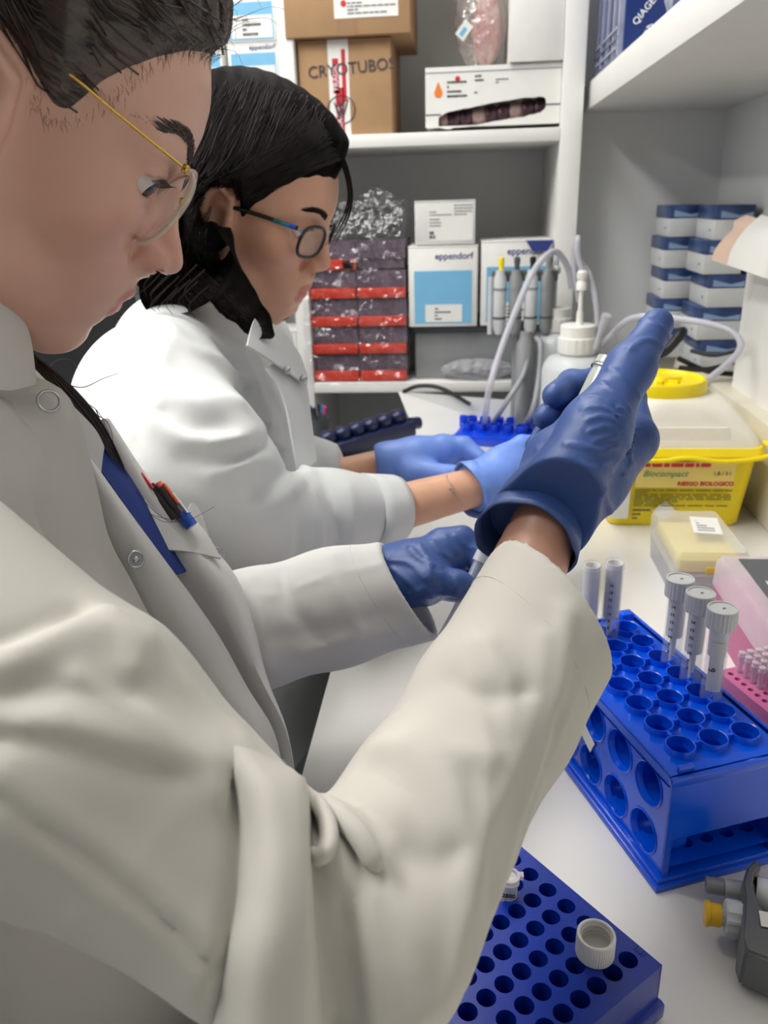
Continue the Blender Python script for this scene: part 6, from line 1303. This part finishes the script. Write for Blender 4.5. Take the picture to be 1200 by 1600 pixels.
# flap of the open carton on the ledge: white outer curve and bare card edge
OC = [o for o in bpy.data.objects if o.name == 'open_carton'][0]
def ay(L): return [AY(x, y, d) for x, y, d in L]
sheet('flap', [ay([(1137, 414, 1.33), (1143, 392, 1.33), (1156, 370, 1.33), (1170, 354, 1.33), (1190, 336, 1.33)]), ay([(1160, 422, 1.27), (1168, 398, 1.27), (1182, 372, 1.27), (1196, 356, 1.27), (1212, 342, 1.28)]), ay([(1200, 436, 1.22), (1212, 405, 1.22), (1228, 380, 1.22), (1240, 360, 1.22), (1250, 350, 1.24)]), ay([(1240, 450, 1.24), (1255, 420, 1.24), (1265, 395, 1.24), (1275, 375, 1.24), (1280, 365, 1.26)])], SNOW, OC, .002, 20, 20)
sheet('flap_edge', [ay([(1112, 406, 1.37), (1118, 390, 1.37), (1132, 372, 1.37), (1146, 358, 1.37), (1148, 346, 1.37), (1166, 337, 1.37)]), ay([(1138, 415, 1.335), (1144, 393, 1.335), (1157, 371, 1.335), (1171, 356, 1.335), (1178, 348, 1.335), (1183, 341, 1.335)])], TAN, OC, .002, 20, 8)
# ================================================================== far person
O2 = np.array((-.239, .940, .447)); M2 = rot3(-7.9, 23.4, 2.4)
P2 = thing('person', (-.27, .92, ZF), 'person with dark shoulder-length hair and black glasses in a white lab coat, sitting farther away', 'person')
PROF2 = [(75.6, 88), (87, 61), (90.5, 48), (91.5, 38), (90, 29), (92.5, 20), (97, 9), (101.5, 0), (106, -11), (106.5, -16), (103, -22.7), (93.5, -26.5), (92.5, -38), (93.3, -46), (92, -50.5), (88.5, -53), (90.5, -58), (88.4, -66), (84, -72), (84.5, -80), (81, -86), (75.5, -91)]
NB2 = M2.T@(np.array((-.315, .92, .30))-O2)
hd2, bvh2, T42, fn2, warp2 = build_head(PROF2, M2, O2, [((-.035, 0, -.02), tuple(NB2), .048, .054)], SKIN2, P2, h=.0021)
eyes(T42, P2, (1, -.1, -.5)); brow(bvh2, T42, P2, [(.013, .034), (.022, .0385), (.034, .0415), (.046, .040)], HAIRS2, 320, .0052); lashes(T42, P2, HAIRS2)
hl2 = []
for q in [(500, 266), (465, 278), (430, 298), (400, 318), (378, 330), (366, 318)]:
    p = head_hit(bvh2, T42, *q)
    if p is not None: hl2.append((p[0], p[2]))
poly2 = np.array([(.13, .083), (.080, .083)]+hl2+[(.004, .040), (-.018, .040), (-.028, .0), (-.030, -.05), (-.05, -.09), (-.16, -.09), (-.16, .2), (.13, .2)])
WTL = lambda x: (np.array(x)-O2)@M2
ch1 = [WTL(U(*q)) for q in ((318, 285, .815), (292, 370, .815), (275, 430, .82), (245, 468, .83))]; ch2 = [WTL(U(*q)) for q in ((325, 340, .805), (330, 410, .80), (362, 465, .80), (398, 505, .805), (420, 522, .81))]
ch3 = [q*np.array((1, -1, 1)) for q in ch1]; ch4 = [q*np.array((1, -1, 1)) for q in ch2]
def hair2(p):
    d = head_parts(p, False); s = sdpoly(p[:, [0, 2]].astype(float), poly2); d = (d-np.clip(-s*.6, -.006, .017)).astype(np.float32)
    c = smin(s_chain(p, ch1, [.040, .042, .036, .016], .02), s_chain(p, ch2, [.020, .024, .022, .016, .006], .01), .012); c = smin(c, s_chain(p, ch3, [.040, .042, .036, .016], .02), .012)
    c = smin(c, s_cap(p, (-.085, 0, .0), (-.075, 0, -.09), .05, .045), .03); c = smax(c, (p[:, 0]*1.0-.2).astype(np.float32), .01)
    c = smax(c, -s_ell(p, (.052, 0, -.045), (.058, .064, .085)), .012)
    d = smin(d, c, .02); qe = np.stack([p[:, 0], np.abs(p[:, 1]), p[:, 2]], 1); d = smax(d, -s_ell(qe, (.000, .095, .006), (.026, .036, .038)), .006); return d-.0005*np.sin(p[:, 0]*330+p[:, 1]*180+np.sin(p[:, 2]*45)*1.5).astype(np.float32)
V, F = sdf_mesh(lambda p: hair2(p).astype(np.float32), (-.17, -.13, -.19), (.12, .13, .16), .0028); V = relax(V, F, 1, .4)
obj('hair', V, F, HAIR2, P2, smooth=True, M=Matrix(T42.tolist())); hb2 = BVHTree.FromPolygons(V.tolist(), F.tolist())
rg = random.Random(21); b = MB()
def lay2(pts, r0=.0007, n=26, lift=.0008):
    P = []
    for q in spline(np.array(pts, float), 12):
        if ((q[0]-350)/26)**2+((q[1]-352)/44)**2 < 1:
            if len(P) > 4: break
            P = []; continue
        R0 = T42[:3, :3]; o = R0.T@(CP-T42[:3, 3]); v = nrm(R0.T@ray(q[0], q[1])); h = hb2.ray_cast(Vector(o), Vector(v))
        if h[0] is None:
            if P: break
            continue
        P.append(np.array(h[0])+np.array(h[1])*lift*rg.uniform(.2, 1.6))
    if len(P) > 4: V, F = sweep(spline(P, n), np.linspace(r0, r0*.4, n), 4, False); b.add(V, F)
for i in range(300):
    u = rg.random()*1.9-.1; a = (498-110*u+rg.uniform(-8, 8), 184-36*math.sin(min(u, 1.9)*1.5)+rg.uniform(-24, 26)); m1 = (455-125*u+rg.uniform(-8, 8), 225+30*u+rg.uniform(-8, 25)); m2 = (352-70*u+rg.uniform(-10, 12), 292+25*u+rg.uniform(-10, 8)); e = (318-45*u+rg.uniform(-10, 12), 385+rg.uniform(-10, 10)); f = (rg.uniform(250, 415), 0); f = (f[0], 470+45*max(0, (f[0]-270)/140)+rg.uniform(-15, 5))
    lay2([a, m1, m2, e, f] if rg.random() < .7 else [a, m1, m2, e])
for i in range(110):
    u = rg.random(); lay2([(530-30*u+rg.uniform(-4, 4), 250-60*u), (478-25*u, 268-38*u+rg.uniform(-5, 5)), (425-20*u, 296-45*u+rg.uniform(-6, 6)), (385-15*u, 318-38*u+rg.uniform(-5, 5)), (345, 318-20*u)], .0005)
for i in range(90):
    j = rg.gauss(0, 7); lay2([(322+j, 380), (336+j, 425), (368+j*.8, 472), (400+j*.5, 508), (418+j*.3, 522)])
for i in range(26):
    j = rg.gauss(0, 3.5); d_ = .862+rg.uniform(-.012, .012); s_ = rg.uniform(.5, 1.)
    P = spline([U(495+j, 200+j, d_), U(528+j, 238, d_), U(545+j*.8, 285, d_), U(543+j, 330, d_+.005), U(512+j*2, 390, d_+.01)], 30)[:int(30*s_)]; b.add(*sweep(to_loc(P) if False else (P-T42[:3, 3])@T42[:3, :3], np.linspace(.0008, .0003, len(P)), 4, False))
for i in range(14):
    a = np.array((rg.uniform(200, 300), rg.uniform(420, 460))); P = spline([U(a[0]+40, a[1]-10, .80), U(a[0]+10, a[1]+20, .80), U(a[0]+rg.uniform(-10, 20), a[1]+rg.uniform(25, 40), .80)], 12); b.add(*sweep((P-T42[:3, 3])@T42[:3, :3], np.linspace(.001, .0003, 12), 4, False))
for pts in ([(395, 150), (430, 138), (455, 160)], [(350, 160), (400, 140), (440, 150)], [(500, 262), (470, 282), (440, 285)]):
    P = spline([U(x, y, .84) for x, y in pts], 16); b.add(*sweep((P-T42[:3, 3])@T42[:3, :3], .00022, 3, False))
o = obj('hair_strands', to_w(T42, np.concatenate(b.V)), b.F, HAIRS2, P2); o['kind'] = 'stuff'
# glasses with patterned temples
FRAME = mat('black_acetate', (16, 17, 20), .25, var=.05); TEMP = mat('patterned_temple', (22, 26, 34), .3, var=.3, vscale=150, rgb2=(14, 60, 110))
tp = head_plane(T42, 487, 349, -.030); bt_ = head_plane(T42, 470, 397, -.030); cen = (tp+bt_)/2+np.array((.008, -.005, 0)); hf = np.linalg.norm(tp-bt_)/2; hg = head_plane(T42, 463, 356, -.060); t2 = head_plane(T42, 410, 338, -.068); t3 = head_plane(T42, 366, 325, -.074)
br = head_plane(T42, 506, 356, 0.)
g2 = glasses(T42, P2, cen, tp-bt_, hf, .0019, FRAME, [tuple(hg), tuple(t2), tuple(t3), (-.012, -.073, t3[2]-.008)], [(br[0]-.004, -.012, br[2]), (br[0]+.001, 0, br[2]+.003), (br[0]-.004, .012, br[2])], None, (1.38, .98), 'glasses', .0022, FRAME, power=2.6, wrap=-.26)
for s in (-1, 1):
    for k, (u, rgb) in enumerate(((.10, (30, 90, 190)), (.24, (36, 110, 200)), (.42, (40, 130, 110)), (.56, (30, 110, 120)))):
        q = np.array(hg)*(1-u)+np.array(t2)*u; q[1] = s*(abs(q[1])+.0012); dirv = nrm(np.array(t2)-np.array(hg)); dirv[1] *= -s; V, F = sweep([q-dirv*.0035, q+dirv*.0035], .0022, 8); obj('temple_inlay', to_w(T42, V), F, mat('inlay_%d' % k, rgb, .25), g2)
# ---- body under the clothes (joined to the head), arms
CUFF2 = U(605, 798, .880); SH2 = np.array((-.30, .745, .275)); SH2L = np.array((-.30, 1.09, .27)); WR2 = U(738, 762, .905); EL2 = U(400, 845, .79); WR2L = U(600, 724, 1.02); EL2L = U(470, 770, 1.03)
def body2(p):
    d = s_chain(p, [SH2, EL2, CUFF2, WR2], [.04, .036, R_(38, .88), R_(31, .905)], .01); d = smin(d, s_chain(p, [SH2L, EL2L, WR2L], [.04, .034, R_(23, 1.02)], .01), .01)
    d = smin(d, s_chain(p, [SH2, (-.33, .92, .28), SH2L], [.045, .05, .045]), .03); d = smin(d, s_chain(p, [(-.32, .92, .24), (-.31, .92, .1), (-.31, .92, -.2)], [.06, .065, .08]), .03); return d.astype(np.float32)
pts = np.array([SH2, SH2L, WR2, WR2L, EL2, EL2L, (-.35, .92, .36), (-.2, .92, -.25)]); V, F = sdf_mesh(body2, pts.min(0)-.07, pts.max(0)+.06, .005); V = relax(V, F, 1)
hm = hd2.data; hv = np.array([v.co for v in hm.vertices]); hf_ = [tuple(f.vertices) for f in hm.polygons]; tint0 = np.empty(len(hv)*4, np.float32); hm.color_attributes['tint'].data.foreach_get('color', tint0)
hb = MB(); hb.add(hv, hf_); hb.add((V-T42[:3, 3])@T42[:3, :3], F.tolist()); me = bpy.data.meshes.new('body'); me.from_pydata(np.concatenate(hb.V).tolist(), [], hb.F); me.materials.append(SKIN2); me.polygons.foreach_set('use_smooth', [True]*len(me.polygons)); at = me.color_attributes.new('tint', 'FLOAT_COLOR', 'POINT'); at.data.foreach_set('color', np.concatenate([tint0, np.ones(len(V)*4, np.float32)])); hd2.data = me
P = [U(697, 742, .885), U(702, 752, .875), U(712, 770, .872), U(728, 788, .878)]; V, F = sweep(spline(P, 20), .0005, 5); o = obj('bracelet', V, F, mat('silver_chain', (206, 190, 170), .3, metal=.8), P2, smooth=True); V, F = lathe([(.0001, -.002), (.002, 0), (.0001, .002)], 10, cap=False); obj('charm', V+U(704, 764, .871), F, STEEL, o, smooth=True)
# ---- gloves
def hand2r(p):
    d = s_chain(p, [U(738, 763, .905), U(790, 742, .925), U(835, 725, .95)], [R_(40, .905), R_(42, .925), R_(34, .95)], .01)
    for k, (a, z) in enumerate(((-14, -.02), (0, 0), (14, .02), (24, .035))): d = smin(d, s_chain(p, [U(835, 722+a, .95+z), U(880, 715+a, .97+z), U(905, 728+a, .975+z)], [R_(17, .95), R_(14, .97), R_(12, .975)], .004), .006)
    return smin(d, s_chain(p, [U(775, 720, .915), U(815, 695, .93), U(850, 690, .94)], [R_(18, .92), R_(15, .93), R_(12, .94)], .005), .008)
h2 = strokes(hand2r, [([(748, 740), (755, 765), (765, 790)], .002, .0012), ([(770, 735), (785, 755), (800, 770)], .0025, .0012)])
ax2 = nrm(U(790, 742, .925)-U(738, 763, .905))
V, F = sdf_mesh(lambda p: smax(h2(p), -((p-f32(U(736, 764, .905)))@f32(ax2)), .002).astype(np.float32), U(760, 760, .85)-np.array((.12, .06, .1)), U(860, 720, .97)+np.array((.1, .1, .1)), .0028); gb = MB(); gb.add(V, F.tolist())
c0 = U(736, 764, .905); rings = [tubering(c0+ax2*s, ax2, nrm(CP-c0), R_(r, .905), R_(r*.9, .905), wob=w_, seed=8, off=o_, n=40) for s, r, w_, o_ in ((.02, 38, 0, 0), (.008, 42, .03, .001), (-.004, 45, .05, .003))]
gb.add(*ringloft(rings)); gb.build('glove', GLOVEL, P2, smooth=True, label='light blue nitrile glove on the right hand of the far person')
def hand2l(p):
    d = s_chain(p, [U(605, 724, 1.02), U(652, 718, 1.02), U(690, 706, 1.02)], [R_(35, 1.02), R_(35, 1.02), R_(27, 1.02)], .01)
    d = smin(d, s_chain(p, [U(692, 697, 1.02), U(725, 697, 1.015), U(752, 716, 1.0)], [R_(18, 1.02), R_(15, 1.01), R_(12, 1.0)], .005), .006); d = smin(d, s_chain(p, [U(692, 705, 1.05), U(740, 712, 1.055), U(768, 735, 1.03)], [R_(18, 1.05), R_(15, 1.05), R_(12, 1.03)], .005), .005); d = smin(d, s_chain(p, [U(690, 720, 1.07), U(738, 728, 1.07), U(760, 745, 1.05)], [R_(18, 1.07), R_(15, 1.07), R_(12, 1.05)], .005), .005); d = smin(d, s_chain(p, [U(685, 735, 1.07), U(725, 745, 1.07), U(745, 752, 1.06)], [R_(15, 1.07), R_(13, 1.07), R_(11, 1.06)], .005), .005)
    return smin(d, s_chain(p, [U(645, 735, 1.0), U(700, 742, .98), U(745, 735, .97)], [R_(22, 1.0), R_(15, .98), R_(11, .97)], .006), .008).astype(np.float32)
V, F = sdf_mesh(lambda p: smax(hand2l(p), -((p-f32(U(588, 727, 1.02)))@f32(nrm(U(652, 718, 1.02)-U(600, 725, 1.02)))), .002).astype(np.float32), U(660, 715, 1.02)-np.array((.09, .09, .07)), U(680, 715, 1.02)+np.array((.12, .09, .07)), .0028); obj('glove', V, F, GLOVEL, P2, smooth=True, label='light blue nitrile glove on the left hand of the far person')
# ---- coat
ct2 = bpy.data.objects.new('lab_coat', None); COL.objects.link(ct2); ct2.location = (-.27, .92, -.3); WM[ct2.name] = Matrix.Translation(ct2.location); attach(ct2, P2); ct2['label'] = 'white lab coat with snap buttons and turned-back cuffs'
COAT2 = mat('white_cotton_bright', (216, 218, 218), .85, var=.02, vscale=8, bump=.15, bscale=1500, bdist=.0004)
def trunk2(p):
    d = s_chain(p, [(-.30, .92, .22), (-.285, .92, .08), (-.29, .92, -.1), (-.29, .92, -.3), (-.29, .92, -.5)], [.13, .145, .155, .19, .20], .05, sq=(xs, .75))
    return smin(d, s_chain(p, [SH2+np.array((0, .02, .015)), (-.335, .92, .295), SH2L], [.070, .064, .066], .03), .045)
def sl2(p): return s_chain(p, [SH2, U(295, 720, .735), U(395, 820, .775), U(510, 805, .84), U(612, 796, .885)], [.078, R_(118, .735), R_(92, .775), R_(66, .84), R_(53, .885)], .025)
def coat2(p): return smin(trunk2(p), sl2(p), .014)
cf2 = strokes(coat2, [(a, w_*.9, h_*1.45) for a, w_, h_ in [([(234, 590), (297, 628), (374, 627)], .008, .007), ([(255, 640), (300, 665), (350, 662)], .008, -.006), ([(240, 660), (300, 690), (390, 680), (425, 660)], .008, .006), ([(290, 715), (350, 720), (420, 700)], .007, -.006), ([(331, 742), (408, 715), (435, 690)], .007, .006), ([(370, 546), (408, 623), (442, 695), (484, 740)], .007, .006), ([(345, 540), (385, 620), (420, 690)], .007, -.004), ([(378, 801), (433, 782), (470, 750)], .007, .006), ([(395, 770), (440, 745), (465, 720)], .007, -.005), ([(255, 520), (235, 570), (222, 640), (218, 700)], .006, -.004), ([(268, 515), (250, 570), (240, 640)], .007, .004), ([(300, 475), (350, 500), (380, 545)], .010, .004), ([(488, 770), (500, 820), (498, 860)], .006, .005), ([(510, 765), (525, 810), (525, 860)], .005, -.004), ([(545, 760), (552, 810), (550, 850)], .005, .003), ([(460, 780), (470, 830), (465, 870)], .008, -.004), ([(420, 560), (445, 620), (465, 700)], .006, -.0035), ([(200, 620), (215, 700), (240, 760)], .010, .005), ([(240, 740), (290, 770), (340, 780)], .010, .004), ([(250, 500), (290, 540), (340, 560), (400, 600)], .009, .004), ([(215, 560), (260, 570), (330, 590)], .009, -.004), ([(330, 480), (380, 520), (420, 600), (450, 660)], .007, .004)]], True)
c2n = f32(nrm(U(612, 796, .885)-U(510, 805, .84)))
def coat2f(p):
    d = cf2(p)+(noise3(p, 55., 8)*.0012).astype(np.float32); s = sl2(p)
    far = s_chain(p, [SH2L, (-.27, 1.09, .06), U(480, 745, 1.03), U(535, 735, 1.025)], [.070, .066, .05, R_(38, 1.025)], .02); far = smax(far, ((p-f32(U(536, 735, 1.025)))@f32(nrm(U(600, 724, 1.02)-U(480, 745, 1.03)))).astype(np.float32), .002); d = smin(d, far, .01)
    cutp = ((p-f32(U(610, 797, .884)))@c2n); m = s < .03; d = np.where(m, smax(d, cutp.astype(np.float32), .003), d)
    return smax(d, -s_cap(p, U(575, 800, .868), U(650, 792, .9), R_(30, .87), R_(50, .9)), .002).astype(np.float32)
pts = np.array([SH2, SH2L, U(630, 800, .89), U(540, 735, 1.03), (-.45, .92, .38), (-.12, .92, -.62), U(170, 700, .72)]); V, F = sdf_mesh(coat2f, pts.min(0)-np.array((.07, .09, .02)), pts.max(0)+np.array((.05, .09, .04)), .0047); V = relax(V, F, 1, .35); obj('coat_body', V, F, COAT2, ct2, smooth=True)
# cuff band, collar, snaps
V, F = ringloft([tubering(U(612, 796, .885)+c2n*s, np.array(c2n, float), nrm(CP-CUFF2), R_(r, .885), R_(r, .885), wob=.03, seed=3, n=44) for s, r in ((-.034, 60), (-.02, 58), (-.004, 56), (.004, 55))], .0025); obj('turned_cuff', V, F, COAT2, ct2, smooth=True)
sheet('collar', [wp([(400, 492, .825), (428, 508, .835), (450, 530, .845), (468, 556, .855), (479, 588, .862)]), wp([(392, 515, .815), (420, 532, .825), (444, 552, .838), (464, 574, .85), (479, 597, .86)]), wp([(386, 540, .805), (412, 556, .818), (438, 574, .832), (461, 590, .846), (478, 604, .858)])], COAT2, ct2, .003, 30, 16, .001, 6)
sheet('front_facing', [wp([(462, 545, .872), (474, 575, .872), (480, 610, .87), (486, 660, .866), (494, 720, .86)]), wp([(440, 560, .85), (455, 590, .852), (464, 620, .852), (472, 670, .85), (480, 730, .846)]), wp([(415, 575, .83), (435, 605, .832), (447, 640, .834), (456, 690, .835), (465, 740, .835)])], COAT2, ct2, .0025, 30, 16, .001, 7)
for x, y, d in ((448, 578, .830), (474, 592, .850)):
    c = U(x, y, d); n_ = nrm(CP-c)+np.array((.3, 0, .2)); n_ = nrm(n_); T_ = frame(c, np.cross(n_, (0, .3, 1)), n_); V, F = lathe([(.0042, 0), (.0042, .001), (.003, .0016), (.0001, .0016)], 18, cap=False); obj('snap_button', to_w(T_, V), F, STEEL, ct2, auto=40)
V, F = sdf_mesh(legs(.92), (-.45, .67, -.88), (.16, 1.19, -.12), .009); V = relax(V, F, 2); obj('trousers', V, F, TROUS, P2, smooth=True); stool(-.30, .92, 'round black lab stool under the person farther away'); shoes(P2, .92)
